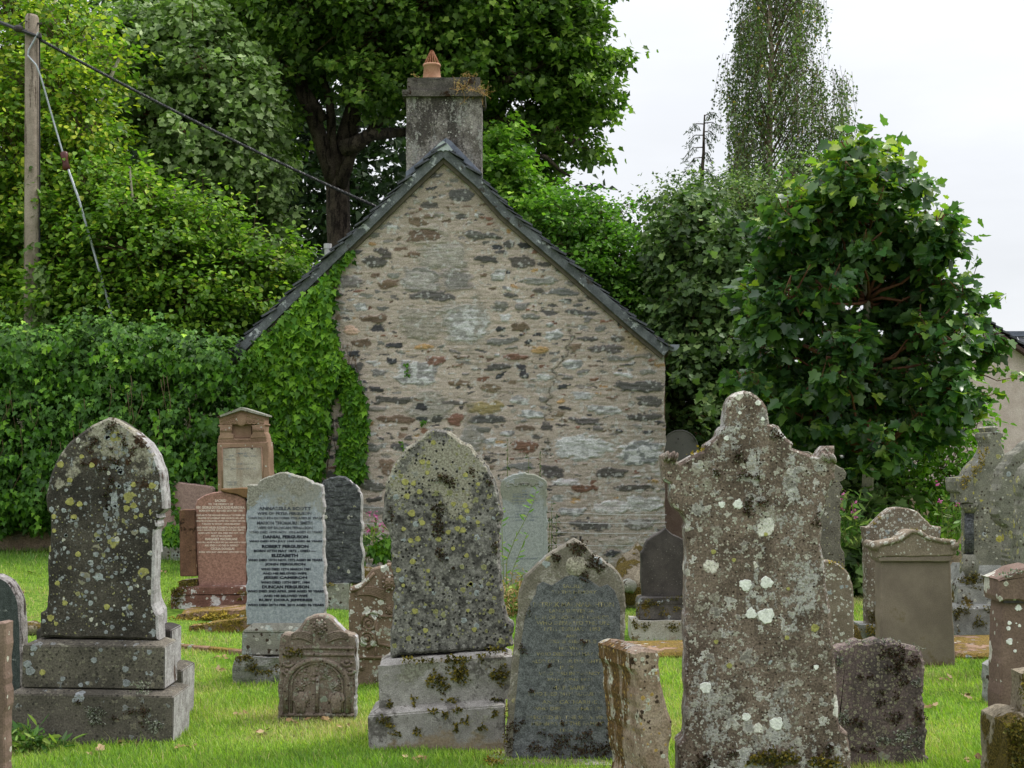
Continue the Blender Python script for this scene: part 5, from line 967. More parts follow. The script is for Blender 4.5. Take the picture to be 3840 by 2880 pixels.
# flat slabs on the right
for (px, py, rx, ry, lab) in ((ZQ([(360, 860)])[0][0], ZQ([(360, 850)])[0][1], .36, .34, 'flat mossy grave slab in the grass left of the tallest gravestone'), (ZI([(1110, 900)])[0][0], ZI([(1110, 900)])[0][1], .42, .5, 'flat mossy grave slab beside the sandstone pier')):
    x, y, z = ground_hit(px, py); a = Acc(); a.box((-rx, -ry, -.03), (rx, ry, .035)); o = a.build('grave_slab', M_SLAB, None, bevel=.02); o.location = (x, y, z); o.rotation_euler = (0, 0, .12); tag(o, lab, 'slab')
    NO_GRASS.append((x - rx * .95, x + rx * .95, y - ry * .95, y + ry * .95))
rock('mossy_rock', 'large moss covered rock at the cottage wall left of the blackened stone', 'rock', *ZQ([(130, 525)])[0], .3, .25, .24, M_MS, D=13.4, seed=21)
rock('mossy_rock', 'white faced stone lying on the mossy rock by the cottage', 'rock', *ZQ([(100, 500)])[0], .075, .06, .075, M_RP, D=13.14, sink=-2.0, seed=22)
rock('mossy_rock', 'rounded mossy top stone behind the white faced stone', 'rock', *ZQ([(155, 500)])[0], .2, .18, .3, M_MS, D=13.75, sink=.2, seed=23)
rock('mossy_rock', 'grey moss topped rock behind the dark rock faced granite stone', 'rock', *Z5([(200, 1400)])[0], .18, .15, .16, M_MS, D=14.4, seed=24)
rock('mossy_rock', 'low golden moss mound beside the grey pointed stone', 'rock', *Z5([(330, 1400)])[0], .13, .15, .12, M_MS, D=14.3, seed=25)
rock('pebble', 'flat brown stone under the corner of the left plinth', 'stone', *Z2([(260, 1520)])[0], .05, .05, .03, M_MS, seed=31)
# ------------------------------------------------------------------ cottage
GD = 16.3
def gp(dx, dy): p = Wd(dx, dy, GD); return p[0], p[2]
cot = empty('cottage', (0, GD, 0), label='old rubble stone cottage with steep slate gable and tall chimney', cat='cottage')
RAKE_L = [gp(*p) for p in ((484, 782), (560, 706), (640, 628), (720, 550), (800, 473), (880, 394), (958, 320))]
RAKE_R = [gp(*p) for p in ((958, 320), (1040, 392), (1097, 456), (1238, 578), (1366, 691), (1444, 756))]
XL, XR = gp(500, 0)[0], gp(1438, 0)[0]
def roof_z(x):
    pts = np.array(RAKE_L + RAKE_R[1:]); return np.interp(x, pts[:, 0], pts[:, 1])
Z6 = lambda x, y: gp((1200 + x / 1.58) / 1.736, (800 + y / 1.58) / 1.736)
def build_gable():
    st = .0105
    xs = np.arange(XL, XR + 1e-6, st); z1 = roof_z(0.0).max() + 4
    zs = np.arange(-.15, max(p[1] for p in RAKE_L), st)
    X, Z = np.meshgrid(xs, zs)
    vn, v2, v3 = Vnoise(41), Vnoise(42), Vnoise(43)
    wx = (vn.fbm(X * 6, Z * 13, 5, .62) - .5) * .17; wz = (v2.fbm(X * 7 + 9, Z * 15, 5, .62) - .5) * .085; frag = v3.fbm(X * 13 + 7, Z * 30 + 3, 4, .6) - .5
    px, pz = X + wx, Z + wz
    mort = np.array([.45, .378, .318]); col = np.ones(X.shape + (3,)) * mort
    f1 = v3.fbm(X * 1.3 + 5, Z * 1.3, 5); f2 = v3.fbm(X * 9, Z * 20, 4)
    col *= (.78 + .4 * f1)[..., None] * (.82 + .36 * f2)[..., None]
    right = sst(.2, 1.5, X) * sst(2.9, .8, Z)                     # greyer, lichen-bleached lower right corner
    col = col * (1 - .5 * right[..., None]) + np.array([.34, .30, .26]) * .5 * right[..., None]
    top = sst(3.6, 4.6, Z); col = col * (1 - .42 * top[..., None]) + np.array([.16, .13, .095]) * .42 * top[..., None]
    H = (vn.fbm(X * 22, Z * 34, 3) - .5) * .012 + (v2.fbm(X * 3, Z * 60, 2) - .5) * .010
    CL = {'d': (.105, .098, .092), 'k': (.062, .062, .066), 'b': (.17, .125, .09), 'r': (.19, .105, .075), 'g': (.20, .19, .175), 'l': (.29, .285, .278), 'w': (.40, .39, .385), 'o': (.40, .26, .13), 'p': (.46, .33, .26), 'm': (.30, .275, .245), 'y': (.34, .27, .14)}
    taken = np.zeros(X.shape, bool)
    srng = np.random.default_rng(5)
    def stone(cx, cz, w_, h, c, shape=2.6, raise_=.008, rot=0.0, strat=1.0, soft=.10):
        i0, i1 = np.searchsorted(xs, [cx - w_ * .75, cx + w_ * .75]); j0, j1 = np.searchsorted(zs, [cz - h * .95 - .03, cz + h * .95 + .03])
        if i1 <= i0 or j1 <= j0: return
        s = np.s_[j0:j1, i0:i1]; x = px[s] - cx; z = pz[s] - cz
        x, z = x * math.cos(rot) + z * math.sin(rot), -x * math.sin(rot) + z * math.cos(rot)
        sk = srng.uniform(-.25, .25)
        q = (np.abs((x + sk * z) / (w_ / 2)) ** shape + np.abs(z / (h / 2)) ** shape) ** (1 / shape)
        q = q + frag[s] * .75
        m = 1 - sst(1 - soft, 1 + soft, q)
        k = srng.uniform(0, 80); la = v2.fbm(X[s] * 5 + k, (Z[s] + .25 * sk * X[s]) * 55 + k, 3); lb = v3.fbm(X[s] * 16 + k, Z[s] * 22 + k, 4)
        base = np.array(CL[c]) * srng.uniform(.82, 1.2) * np.array([1 + srng.uniform(-.05, .05), 1, 1 + srng.uniform(-.05, .05)])
        cc = base * (.55 + .55 * la * strat + .55 * lb + .45 * (1 - strat) * .5)[..., None]
        if c in 'lw':                                             # white lichen on the big pale stones
            wl = sst(.5, .6, lb)[..., None]; cc = cc * (1 - wl * .8) + np.array([.62, .62, .62]) * wl * .8
        col[s] = col[s] * (1 - m[..., None]) + cc * m[..., None]
        edge = np.exp(-((q - 1.02) / .10) ** 2)
        H[s] = H[s] * (1 - m) + (raise_ + (la - .5) * .016 + (lb - .5) * .014) * m - edge * .006
        taken[s] |= q < 1.18
    L = []
    def add(x, y, w_, h, c, **k):
        cx, cz = Z6(x, y); sc_ = GD / F / 1.58; stone(cx, cz, w_ * sc_, h * sc_, c, **k)
    for x, y, w_, h in ((740, 255, 290, 170), (595, 395, 230, 160), (805, 390, 190, 150), (590, 650, 260, 190), (865, 655, 270, 230), (640, 130, 250, 130), (650, 1150, 270, 190), (900, 1330, 120, 200)):
        add(x, y, w_, h, 'm', raise_=.012, strat=.2, soft=.22)
    for r in ((740, 235, 250, 110, 'm'), (590, 400, 180, 110, 'm'), (805, 390, 150, 100, 'g'), (880, 660, 210, 180, 'l'), (575, 955, 235, 140, 'l'), (610, 130, 190, 70, 'b'),
              (330, 290, 140, 60, 'd'), (380, 237, 95, 62, 'd'), (220, 232, 62, 26, 'k'), (545, 247, 85, 36, 'b'), (165, 405, 155, 76, 'g'), (400, 420, 155, 48, 'b'), (435, 365, 75, 34, 'g'), (300, 625, 155, 58, 'b'), (180, 690, 105, 62, 'p'), (660, 490, 260, 58, 'd'), (255, 770, 100, 40, 'b'), (445, 780, 110, 34, 'k'), (625, 790, 120, 26, 'o'), (595, 45, 95, 50, 'b'),
              (970, 130, 230, 46, 'd'), (1125, 185, 55, 46, 'd'), (1215, 190, 75, 40, 'k'), (985, 270, 135, 44, 'd'), (1200, 290, 145, 58, 'd'), (1060, 370, 95, 66, 'l'), (1290, 235, 65, 20, 'r'), (1420, 330, 70, 36, 'd'), (1300, 400, 200, 42, 'g'), (1440, 465, 150, 42, 'g'), (1290, 460, 85, 26, 'd'), (1130, 488, 95, 36, 'd'), (1060, 550, 105, 46, 'g'), (1190, 555, 95, 46, 'g'), (1540, 590, 175, 42, 'd'), (1245, 615, 85, 30, 'g'), (1100, 620, 65, 40, 'l'), (1060, 685, 65, 36, 'k'), (1185, 675, 85, 40, 'b'),
              (1085, 757, 185, 34, 'g'), (1390, 720, 115, 60, 'l'), (1575, 740, 145, 24, 'd'), (1780, 740, 95, 40, 'd'), (1700, 805, 195, 44, 'd'), (1520, 790, 75, 40, 'b'), (1305, 805, 95, 44, 'o'), (1170, 850, 130, 44, 'r'), (1055, 910, 145, 34, 'd'), (1195, 935, 55, 78, 'k'), (1325, 967, 90, 40, 'l'), (1500, 895, 125, 50, 'l'), (1835, 852, 310, 30, 'g'), (1835, 893, 95, 12, 'k'), (1950, 940, 110, 40, 'g'), (1790, 960, 85, 20, 'w'), (690, 872, 115, 58, 'r'), (835, 850, 85, 16, 'b'), (420, 880, 65, 30, 'k'),
              (190, 915, 135, 68, 'd'), (355, 940, 90, 40, 'g'), (830, 1010, 145, 40, 'b'), (1010, 1035, 115, 34, 'b'), (1440, 1025, 65, 28, 'k'), (1460, 970, 75, 40, 'g'), (1900, 1028, 290, 66, 'd'), (1555, 1085, 125, 44, 'w'), (1950, 1115, 140, 56, 'd'), (1190, 1105, 95, 52, 'l'), (1670, 1165, 210, 42, 'l'), (430, 1105, 220, 42, 'd'), (340, 1050, 90, 36, 'k'), (615, 1148, 75, 40, 'k'), (615, 1105, 110, 14, 'b'), (810, 1122, 155, 24, 'd'), (340, 1155, 140, 30, 'g'), (440, 1222, 210, 50, 'b'), (595, 1218, 75, 30, 'k'),
              (700, 1224, 70, 30, 'd'), (808, 1225, 88, 64, 'r'), (985, 1150, 200, 70, 'y'), (985, 1215, 210, 54, 'd'), (1270, 1192, 160, 42, 'l'), (1455, 1155, 85, 22, 'k'), (1560, 1230, 200, 42, 'd'), (1915, 1208, 210, 48, 'd'), (1340, 1267, 65, 48, 'd'), (980, 1280, 70, 34, 'g'), (1220, 1275, 110, 30, 'b'), (1000, 1350, 85, 32, 'l'), (1210, 1387, 155, 66, 'r'), (1545, 1388, 320, 150, 'w'), (1905, 1418, 270, 140, 'l'), (1045, 1420, 100, 14, 'k'), (1370, 1525, 140, 68, 'd'),
              (390, 1500, 110, 80, 'b'), (310, 1385, 90, 50, 'g'), (370, 1375, 65, 40, 'g'), (490, 1380, 110, 48, 'd'), (1710, 1540, 210, 48, 'd'), (1450, 1592, 180, 46, 'w'), (1580, 1630, 160, 40, 'r'), (1860, 1627, 230, 34, 'd'), (1180, 1500, 180, 40, 'g'), (1750, 1740, 260, 70, 'w'), (1930, 1720, 180, 90, 'w'), (1600, 1850, 240, 50, 'd'), (1800, 1950, 300, 60, 'm'), (1500, 1770, 160, 44, 'l'), (1450, 2000, 330, 70, 'm'), (310, 1620, 150, 60, 'd'), (330, 1760, 130, 50, 'g'), (1900, 1840, 200, 60, 'g')):
        add(*r, shape=srng.uniform(2.0, 3.6), rot=srng.uniform(-.1, .1))
    zmax = zs[-1]
    for k in range(9000):                                         # smaller pinnings wherever there is still mortar
        t = srng.random(); cx = srng.uniform(XL, XR); cz = srng.uniform(-.1, zmax)
        big = t < .3; w_ = srng.uniform(.09, .34) if big else srng.uniform(.03, .15); h = w_ * (srng.uniform(.18, .5) if big else srng.uniform(.12, .5)) + .006
        i, j = min(len(xs) - 1, int((cx - XL) / st)), min(len(zs) - 1, int((cz + .15) / st))
        a_, b_, c_, d_ = max(0, i - int(w_ * .5 / st)), i + int(w_ * .5 / st) + 1, max(0, j - int((h * .5 + .006) / st)), j + int((h * .5 + .006) / st) + 1
        if taken[c_:d_, a_:b_].any(): continue
        low = cz < 1.5 and cx > .3
        c = srng.choice(list('ddkbrgglwlo' if low else 'ddkkbbrggglom'))
        stone(cx, cz, w_, h, c, srng.uniform(1.6, 3.4), srng.uniform(-.006, .010), srng.uniform(-.12, .12))
    # cracks and pointing repairs
    for pts in (((1480, 690), (1500, 740), (1470, 800), (1440, 870), (1390, 930), (1380, 990), (1350, 1060), (1360, 1160), (1340, 1240)), ((1350, 1340), (1340, 1400), (1325, 1440)), ((880, 1080), (900, 1140), (870, 1210), (920, 1330), (980, 1430)), ((930, 480), (960, 540), (940, 700), (890, 800), (930, 900))):
        P = np.array([Z6(*p) for p in pts]); 
        for a_, b_ in zip(P[:-1], P[1:]):
            t = np.clip(((px - a_[0]) * (b_[0]-a_[0]) + (pz - a_[1]) * (b_[1]-a_[1])) / ((b_-a_)**2).sum(), 0, 1)
            dd = np.hypot(px - a_[0] - t * (b_[0]-a_[0]), pz - a_[1] - t * (b_[1]-a_[1]))
            g = np.exp(-(dd / .035) ** 2) * .55; col[:] = col * (1 - g[..., None]) + np.array([.27, .24, .195]) * g[..., None]
            if pts[0][0] in (1480, 1350): c2 = np.exp(-(dd / .007) ** 2); H -= .012 * c2; col *= (1 - .6 * c2)[..., None]
    yl = np.exp(-(((X - Z6(1880, 760)[0]) / .13) ** 2 + ((Z - Z6(1880, 760)[1]) / .14) ** 2)) * (.4 + .8 * f2); yl = np.clip(yl * .6, 0, .6)[..., None]
    col = col * (1 - yl) + np.array([.42, .28, .07]) * yl
    wl = sst(.60, .68, v2.fbm(X * 26, Z * 26, 3) + .10 * right - .06)[..., None] * .55          # scattered pale lichen flecks
    col = col * (1 - wl) + np.array([.56, .56, .54]) * wl
    keep = Z < roof_z(X) - .015
    edge = sst(.05, 0, XR - X); Xs = X + edge * ((vn.fbm(Z * 7 + 3, Z * 0, 3) - .5) * .05)
    idx = -np.ones(X.shape, int); idx[keep] = np.arange(keep.sum())
    a_, b_, c_, d_ = idx[:-1, :-1], idx[:-1, 1:], idx[1:, 1:], idx[1:, :-1]
    ok = (a_ >= 0) & (b_ >= 0) & (c_ >= 0) & (d_ >= 0)
    q = np.stack([a_[ok], b_[ok], c_[ok], d_[ok]], 1)
    V = np.stack([Xs[keep], -H[keep], Z[keep]], 1)
    CA = np.concatenate([np.clip(col[keep], .01, .9), np.ones((keep.sum(), 1))], 1)
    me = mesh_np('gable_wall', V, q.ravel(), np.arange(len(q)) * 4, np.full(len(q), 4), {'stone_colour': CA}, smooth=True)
    m, nt, out = new_mat('rubble_masonry')
    at = nd(nt, 'ShaderNodeAttribute', attribute_name='stone_colour').outputs['Color']
    v = nd(nt, 'ShaderNodeTexCoord').outputs['Object']
    vs = nd(nt, 'ShaderNodeMapping', {0: v, 3: (1, 1, 2.4)}).outputs[0]
    n1 = noise(nt, vs, 60, 5, .75); n2 = noise(nt, v, 190, 2, .6); n3 = noise(nt, nd(nt, 'ShaderNodeMapping', {0: v, 3: (1, 1, 9)}).outputs[0], 12, 4, .7)
    k = vmath(nt, 'MULTIPLY', mrange(nt, n1, .3, .7, .66, 1.34), mrange(nt, n2, .3, .7, .78, 1.2))
    k = vmath(nt, 'MULTIPLY', k, mrange(nt, n3, .36, .44, .62, 1.0))
    c = mixc(nt, 1.0, at, nd(nt, 'ShaderNodeCombineColor', {0: k, 1: k, 2: k}).outputs[0], 'MULTIPLY')
    bp = nd(nt, 'ShaderNodeBump', {'Strength': .8, 'Distance': .012, 'Height': vmath(nt, 'ADD', n1, vmath(nt, 'MULTIPLY', n3, .8))})
    b = nd(nt, 'ShaderNodeBsdfPrincipled', {'Base Color': c, 'Roughness': .92, 'Normal': bp.outputs[0], 'Specular IOR Level': .2})
    nt.links.new(b.outputs[0], out.inputs[0])
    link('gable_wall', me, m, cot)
build_gable()
M_HARL = stone_mat('rubble_side_wall', C(130, 112, 94), C(160, 142, 120), 4, (60, .3), patches=[dict(s=1, thr=.55, w=.05, c1=C(90, 80, 72), c2=C(130, 120, 108), st=(5, 5, 14), fs=40, h=1)], bump=.7, seed=60)
ze = gp(0, 760)[1]; LEN = 8.5
a = Acc(); a.box((XR - .45, .03, -.2), (XR - .005, LEN, ze - .02)); a.box((XL + .005, .03, -.2), (XL + .45, LEN, ze - .1)); a.box((XL + .5, LEN - .4, -.2), (XR - .5, LEN - .02, ze)); a.build('side_wall', M_HARL, cot)
# chimney
M_CH = stone_mat('sooty_chimney_render', C(84, 78, 73), C(146, 140, 136), 7, (60, .45), spots=[dict(s=34, r=.4, keep=.16, cols=[C(196, 194, 188)]), dict(s=80, r=.45, keep=.3, cols=[C(190, 188, 182), C(60, 56, 52)])],
    patches=[dict(s=3, thr=.5, w=.1, c1=C(52, 48, 46), c2=C(84, 78, 74), h=.8, st=(1.4, 1, .5), brk=.5), crust(4, .56, C(142, 138, 134), C(178, 176, 172), st=(1.6, 1, .6), brk=.5)], bump=1.0, seed=61)
M_CHT = stone_mat('dark_chimney_course', C(70, 66, 62), C(100, 94, 88), 5, (80, .35), patches=[dict(s=4, thr=.54, w=.1, c1=C(46, 43, 41), c2=C(64, 60, 56), h=.8, st=(.6, 1, 1.6)), dmoss(7, .58), crust(6, .6)], bump=.9, seed=62)
def cbox(name, d0, d1, v0, v1, mat, rough, cuts, parent=None):
    (x0, z1_), (x1, z0_) = gp(*d0), gp(*d1); a = Acc(); a.box((x0, v0, z0_), (x1, v1, z1_)); o = a.build(name, mat, parent or cot)
    bm = bmesh.new(); bm.from_mesh(o.data); bmesh.ops.subdivide_edges(bm, edges=list(bm.edges), cuts=cuts, use_grid_fill=True); bm.normal_update(); vn = Vnoise(77)
    for vv in bm.verts: vv.co += vv.normal * ((vn.fbm(vv.co.x * 8 + 30 + vv.co.y * 3, vv.co.z * 8 + 30 + vv.co.y * 2, 3) - .5) * 2 * rough)
    bm.to_mesh(o.data); bm.free(); return o
chim = cbox('chimney', (877, 205), (1040, 420), .02, .62, M_CH, .012, 16)
cbox('cope_band', (869, 195), (1048, 209), -.03, .68, M_CHT, .008, 10, chim); cbox('chimney_head', (879, 167), (1037, 197), .01, .63, M_CHT, .012, 10, chim)
M_POT = plain_mat('clay_pot', C(156, 112, 86), C(182, 140, 114), 6, .8, .2)
u, zb = gp(929.5, 170); sD_ = GD / 3072
a = Acc(); a.lathe([(38*sD_, 0), (40*sD_, 2*sD_), (26*sD_, 9*sD_)], (u, .32, zb), 20); a.build('pot_flaunching', M_CHT, chim)
a = Acc(); a.lathe([(21.5*sD_, 8*sD_), (20.5*sD_, 14*sD_), (17.5*sD_, 41*sD_), (19.5*sD_, 42*sD_), (20*sD_, 45*sD_), (19*sD_, 47*sD_), (14*sD_, 47.5*sD_)], (u, .32, zb), 24); a.build('chimney_pot', M_POT, chim, smooth=True)
M_WIRE = plain_mat('rusty_wire', C(110, 66, 44), C(150, 100, 70), 30, .8, .1)
a = Acc(); z0 = zb + 46*sD_; z1 = zb + 74*sD_
for k in range(18):
    t = 2 * math.pi * k / 18; a.tube([(u + 17.5*sD_*math.cos(t), .32 + 17.5*sD_*math.sin(t), z0), (u + 12*sD_*math.cos(t), .32 + 12*sD_*math.sin(t), z0 + 12*sD_), (u + 4*sD_*math.cos(t), .32 + 4*sD_*math.sin(t), z1)], .0055, 4)
a.tube([(u + 4*sD_*math.cos(2*math.pi*k/14), .32 + 4*sD_*math.sin(2*math.pi*k/14), z1) for k in range(15)], .007, 5); a.tube([(u + 4*sD_*math.cos(t), .32, z1 + 4*sD_*math.sin(t)) for t in np.linspace(0, math.pi, 9)], .006, 5); a.build('wire_cowl', M_WIRE, chim)
# bargeboards, ridge cap, flashing
M_BARGE = stone_mat('weathered_grey_paint', C(72, 76, 78), C(104, 108, 110), 6, (90, .3), patches=[dict(s=1, thr=.58, w=.04, c1=C(150, 156, 158), c2=C(176, 180, 180), st=(7, 7, 7), fs=50, h=.4), dict(s=4, thr=.6, w=.06, c1=C(50, 46, 42), c2=C(66, 60, 54), h=.2)], rough=.75, bump=.3, seed=63)
M_SLATE = stone_mat('weathered_slate', C(58, 60, 66), C(86, 88, 94), 7, (70, .35), spots=[dict(s=24, r=.4, keep=.25, cols=[C(130, 130, 122), C(112, 110, 96)])], rough=.7, bump=.4, seed=64)
M_LEAD = plain_mat('lead_flashing', C(82, 88, 102), C(112, 118, 132), 7, .5, .2)
def rake(name, pts, w_, y0, y1, off, mat):
    a = Acc()
    P = np.array(pts); T = np.gradient(P, axis=0); T /= np.linalg.norm(T, axis=1)[:, None]; Nn = np.stack([-T[:, 1], T[:, 0]], 1)
    Nn = Nn * np.sign(Nn[:, 1])[:, None]
    for e in (0, -1):
        if abs(P[e][1] - max(p[1] for p in P)) < 1e-6: Nn[e] = (0, 1.0 / abs(T[e][0]))
    top = P + Nn * off; bot = P + Nn * (off - w_)
    V = []
    for k in range(len(P)): V += [(bot[k][0], y0, bot[k][1]), (top[k][0], y0, top[k][1]), (top[k][0], y1, top[k][1]), (bot[k][0], y1, bot[k][1])]
    Fc = [[4*k+i, 4*k+(i+1) % 4, 4*(k+1)+(i+1) % 4, 4*(k+1)+i] for k in range(len(P) - 1) for i in range(4)] + [[3, 2, 1, 0], [4*(len(P)-1)+i for i in range(4)]]
    a.add(V, Fc); return a.build(name, mat, cot, bevel=.003)
rake('bargeboard', RAKE_L, .098, -.085, -.045, .006, M_BARGE); rake('bargeboard', RAKE_R, .098, -.085, -.045, .006, M_BARGE)
M_SOFFIT = plain_mat('dark_verge_mortar', C(74, 68, 60), C(100, 92, 80), 10, .9, .5)
rake('verge_mortar', RAKE_L, .115, -.044, .012, -.02, M_SOFFIT); rake('verge_mortar', RAKE_R, .115, -.044, .012, -.02, M_SOFFIT)
def flash(pts, name):
    a = Acc(); P = [gp(*p) for p in pts]; n = len(P)
    a.add([(x, .008, z) for x, z in P] + [(x, -.03, z) for x, z in P], [list(range(n)), list(range(n, 2*n))[::-1]] + [[k, (k+1) % n, n + (k+1) % n, n + k] for k in range(n)]); return a.build(name, M_LEAD, cot, bevel=.002)
flash([(877, 390), (877, 372), (905, 350), (942, 316), (963, 299), (960, 322), (918, 356)], 'lead_flashing'); flash([(963.4, 299), (975, 306), (1000, 332), (1041, 374), (1042, 396), (1004, 362), (961, 322)], 'lead_flashing')
a = Acc(); x, z = gp(958, 322); s_ = GD / 3072
V = [(x + dx*s_, v, z + dy*s_) for v in (-.10, -.088) for dx, dy in ((0, 14), (9, 8), (21, -6), (17, -9), (4, -6), (0, -9), (-4, -6), (-18, -10), (-22, -7), (-9, 8))]
a.add(V, [list(range(10)), list(range(10, 20))[::-1]] + [[k, (k+1) % 10, 10+(k+1) % 10, 10+k] for k in range(10)])
a.build('ridge_end_cap', plain_mat('pale_ridge_cap', C(150, 158, 158), C(176, 184, 182), 12, .6, .2), cot)
def roof_side(pts, sgn):
    a = Acc(); P = np.array(pts); L = np.concatenate([[0], np.cumsum(np.linalg.norm(np.diff(P, axis=0), axis=1))]); tot = L[-1]
    at = lambda s: np.array([np.interp(s, L, P[:, 0]), np.interp(s, L, P[:, 1])])
    nc = 26; ex = tot / nc
    if sgn > 0: order = [(tot - (k + 1) * ex, tot - k * ex) for k in range(nc)]
    else: order = [(k * ex, (k + 1) * ex) for k in range(nc)]
    for r, (s0, s1) in enumerate(order):                          # from the eaves up
        lo, hi = (at(s1 + .0), at(s0)) if sgn > 0 else (at(s0), at(s1))
        t = (hi - lo) / np.linalg.norm(hi - lo); n = np.array([-t[1], t[0]]); n = n if n[1] > 0 else -n
        y = -.105 + random.uniform(-.05, .03) + (r % 2) * .02
        while y < LEN + .1:
            w_ = random.uniform(.2, .34) * (1 if y < 2 else 1.8); th = random.uniform(.009, .024); j = random.uniform(-.025, .02)
            b0 = lo + n * (.036 + th) - t * (.02 + j); t0 = hi + n * .012 + t * .05
            q = [(b0[0], y, b0[1]), (b0[0], y + w_ - .006, b0[1]), (t0[0], y + w_ - .006, t0[1]), (t0[0], y, t0[1])]
            q2 = [(p[0] - n[0]*th, p[1], p[2] - n[1]*th) for p in q]
            a.add(q + q2, [[0,1,2,3],[7,6,5,4],[0,4,5,1],[1,5,6,2],[2,6,7,3],[3,7,4,0]]); y += w_
    a.build('slate_roof', M_SLATE, cot)
    o = Acc(); V = []
    for p in P: V += [(p[0], .02, p[1] - .012), (p[0], LEN, p[1] - .012), (p[0], LEN, p[1] - .07), (p[0], .02, p[1] - .07)]
    o.add(V, [[4*k+i, 4*k+(i+1) % 4, 4*(k+1)+(i+1) % 4, 4*(k+1)+i] for k in range(len(P)-1) for i in range(4)]); o.build('roof_deck', M_SOFFIT, cot)
roof_side(RAKE_L, -1); roof_side(RAKE_R, 1)
a = Acc(); x, z = gp(958, 318); a.beam((x, .64, z + .04), (x, LEN, z + .04), .2, .05); a.build('ridge', M_LEAD, cot)
a = Acc(); x, z = gp(1449, 745); n = 9                                        # gutter on the right eaves, end seen at the verge
V = [(x + .02 + r_*math.cos(t), y, z + r_*math.sin(t)) for y in (-.06, LEN) for r_ in (.075, .066) for t in np.linspace(math.pi, 2*math.pi, n)]
Fc = [[b+k, b+k+1, 2*n+b+k+1, 2*n+b+k] for b in (0, n) for k in range(n-1)] + [list(range(n))]
a.add(V, Fc); a.build('gutter', plain_mat('grey_gutter', C(96, 104, 112), C(140, 146, 152), 8, .5, .1), cot)
x, z = Wd(708, 560, 17.6)[[0, 2]]; a = Acc(); a.lathe([(.042, -.25), (.042, .13), (.05, .13), (.05, .19), (.036, .19)], (x, 17.6 - GD, z), 16)
a.build('vent_pipe', plain_mat('grey_plastic', C(176, 176, 176), C(196, 196, 196), 5, .5, .02), cot, smooth=False)
# dry weeds on the chimney cope, small plants in the joints
def weeds(name, label, pts, n, ln, mat, T, ls, loc, stem_mat, up=(0, -.1, 1), cat='plant', spread=.5, nl=7, parent=None):
    """thin stems with small leaves, from the given roots"""
    acc = Acc(); P = []; Ax = []
    for k in range(n):
        r = np.array(pts[k % len(pts)], float) + rng.normal(size=3) * np.array([.03, .03, .004]); d = np.array(up) + rng.normal(size=3) * spread; d /= np.linalg.norm(d)
        l = ln * rng.uniform(.5, 1.2); mid = r + d * l * .5 + rng.normal(size=3) * l * .06; end = r + d * l + np.array([0, 0, -.12 * l]) + rng.normal(size=3) * l * .1
        acc.tube([r - loc, mid - loc, end - loc], [.003, .0024, .001], 3, cap=False)
        for q in np.linspace(.2, 1, nl):
            c = r + (mid - r) * 2 * q if q < .5 else mid + (end - mid) * (2 * q - 1); P.append(c + rng.normal(size=3) * .008); Ax.append(d * .5 + rng.normal(size=3))
    P = np.array(P); Ax = np.array(Ax)
    if parent is None: parent = empty(name, loc, label=label, cat=cat)
    acc.build('stems', stem_mat, parent); leaf_cloud('foliage', parent, mat, P, rng.normal(size=P.shape) + np.array([0, -.4, .8]), Ax, ls * rng.uniform(.6, 1.3, len(P)), T, rng.random(len(P)), np.clip(rng.normal(1, .15, len(P)), .6, 1.4), loc)
    return parent
M_DRY = leaf_mat('dry_grass', [(0, (.24, .15, .06, 1)), (.6, (.42, .30, .13, 1)), (1, (.56, .44, .22, 1))], .8, .25, .15)
M_STEMD = plain_mat('dry_stem', C(150, 112, 66), C(176, 140, 90), 20, .9, .1)
L0 = np.array([0, GD, 0.0])
weeds('dry_weeds', 'dry orange weeds growing on the chimney ledge', [Wd(dx, dy, GD - .03) for dx, dy in ((990, 194), (1005, 195), (1020, 197), (1035, 200), (1044, 203), (1047, 206))], 46, .16, M_DRY, T_LANCE, .022, Wd(1020, 200, GD), M_STEMD, (.15, -.5, .35), spread=.6)
weeds('dry_weeds', 'little tuft of weeds on top of the chimney head', [Wd(dx, 166, GD + .1) for dx in (1000, 1012, 1022, 900)], 16, .07, M_DRY, T_LANCE, .016, Wd(1012, 166, GD), M_STEMD, (0, -.3, .8))
# ------------------------------------------------------------------ foliage materials
g = lambda r, gg, b: (r, gg, b, 1)
M_SYC = leaf_mat('sycamore_leaf', [(0, g(.040, .090, .014)), (.45, g(.095, .185, .026)), (.8, g(.175, .29, .04)), (1, g(.30, .41, .07))], .5, .40, .26)
M_PALE = leaf_mat('pale_maple_leaf', [(0, g(.065, .120, .028)), (.5, g(.135, .215, .055)), (.8, g(.22, .31, .105)), (1, g(.40, .48, .24))], .5, .34, .26)
M_HAZ = leaf_mat('hazel_leaf', [(0, g(.045, .110, .014)), (.5, g(.120, .235, .022)), (.85, g(.235, .37, .035)), (1, g(.45, .50, .05))], .5, .42, .26)
M_BRI = leaf_mat('bright_leaf', [(0, g(0.057, 0.149, 0.017)), (.5, g(0.127, 0.276, 0.025)), (1, g(0.276, 0.437, 0.046))], .5, .45, .26)
M_DARK = leaf_mat('dark_leaf', [(0, g(.032, .072, .018)), (.6, g(.080, .145, .036)), (.9, g(.17, .25, .07)), (1, g(.30, .38, .14))], .5, .32, .26)
M_NEAR = leaf_mat('near_sycamore_leaf', [(0, g(.030, .082, .028)), (.5, g(.066, .148, .042)), (.78, g(.130, .235, .036)), (1, g(.35, .44, .045))], .34, .42, .5)
M_BIR = leaf_mat('birch_leaf', [(0, g(.045, .085, .025)), (.6, g(.095, .155, .04)), (.95, g(.17, .23, .06)), (1, g(.45, .30, .04))], .45, .32, .4)
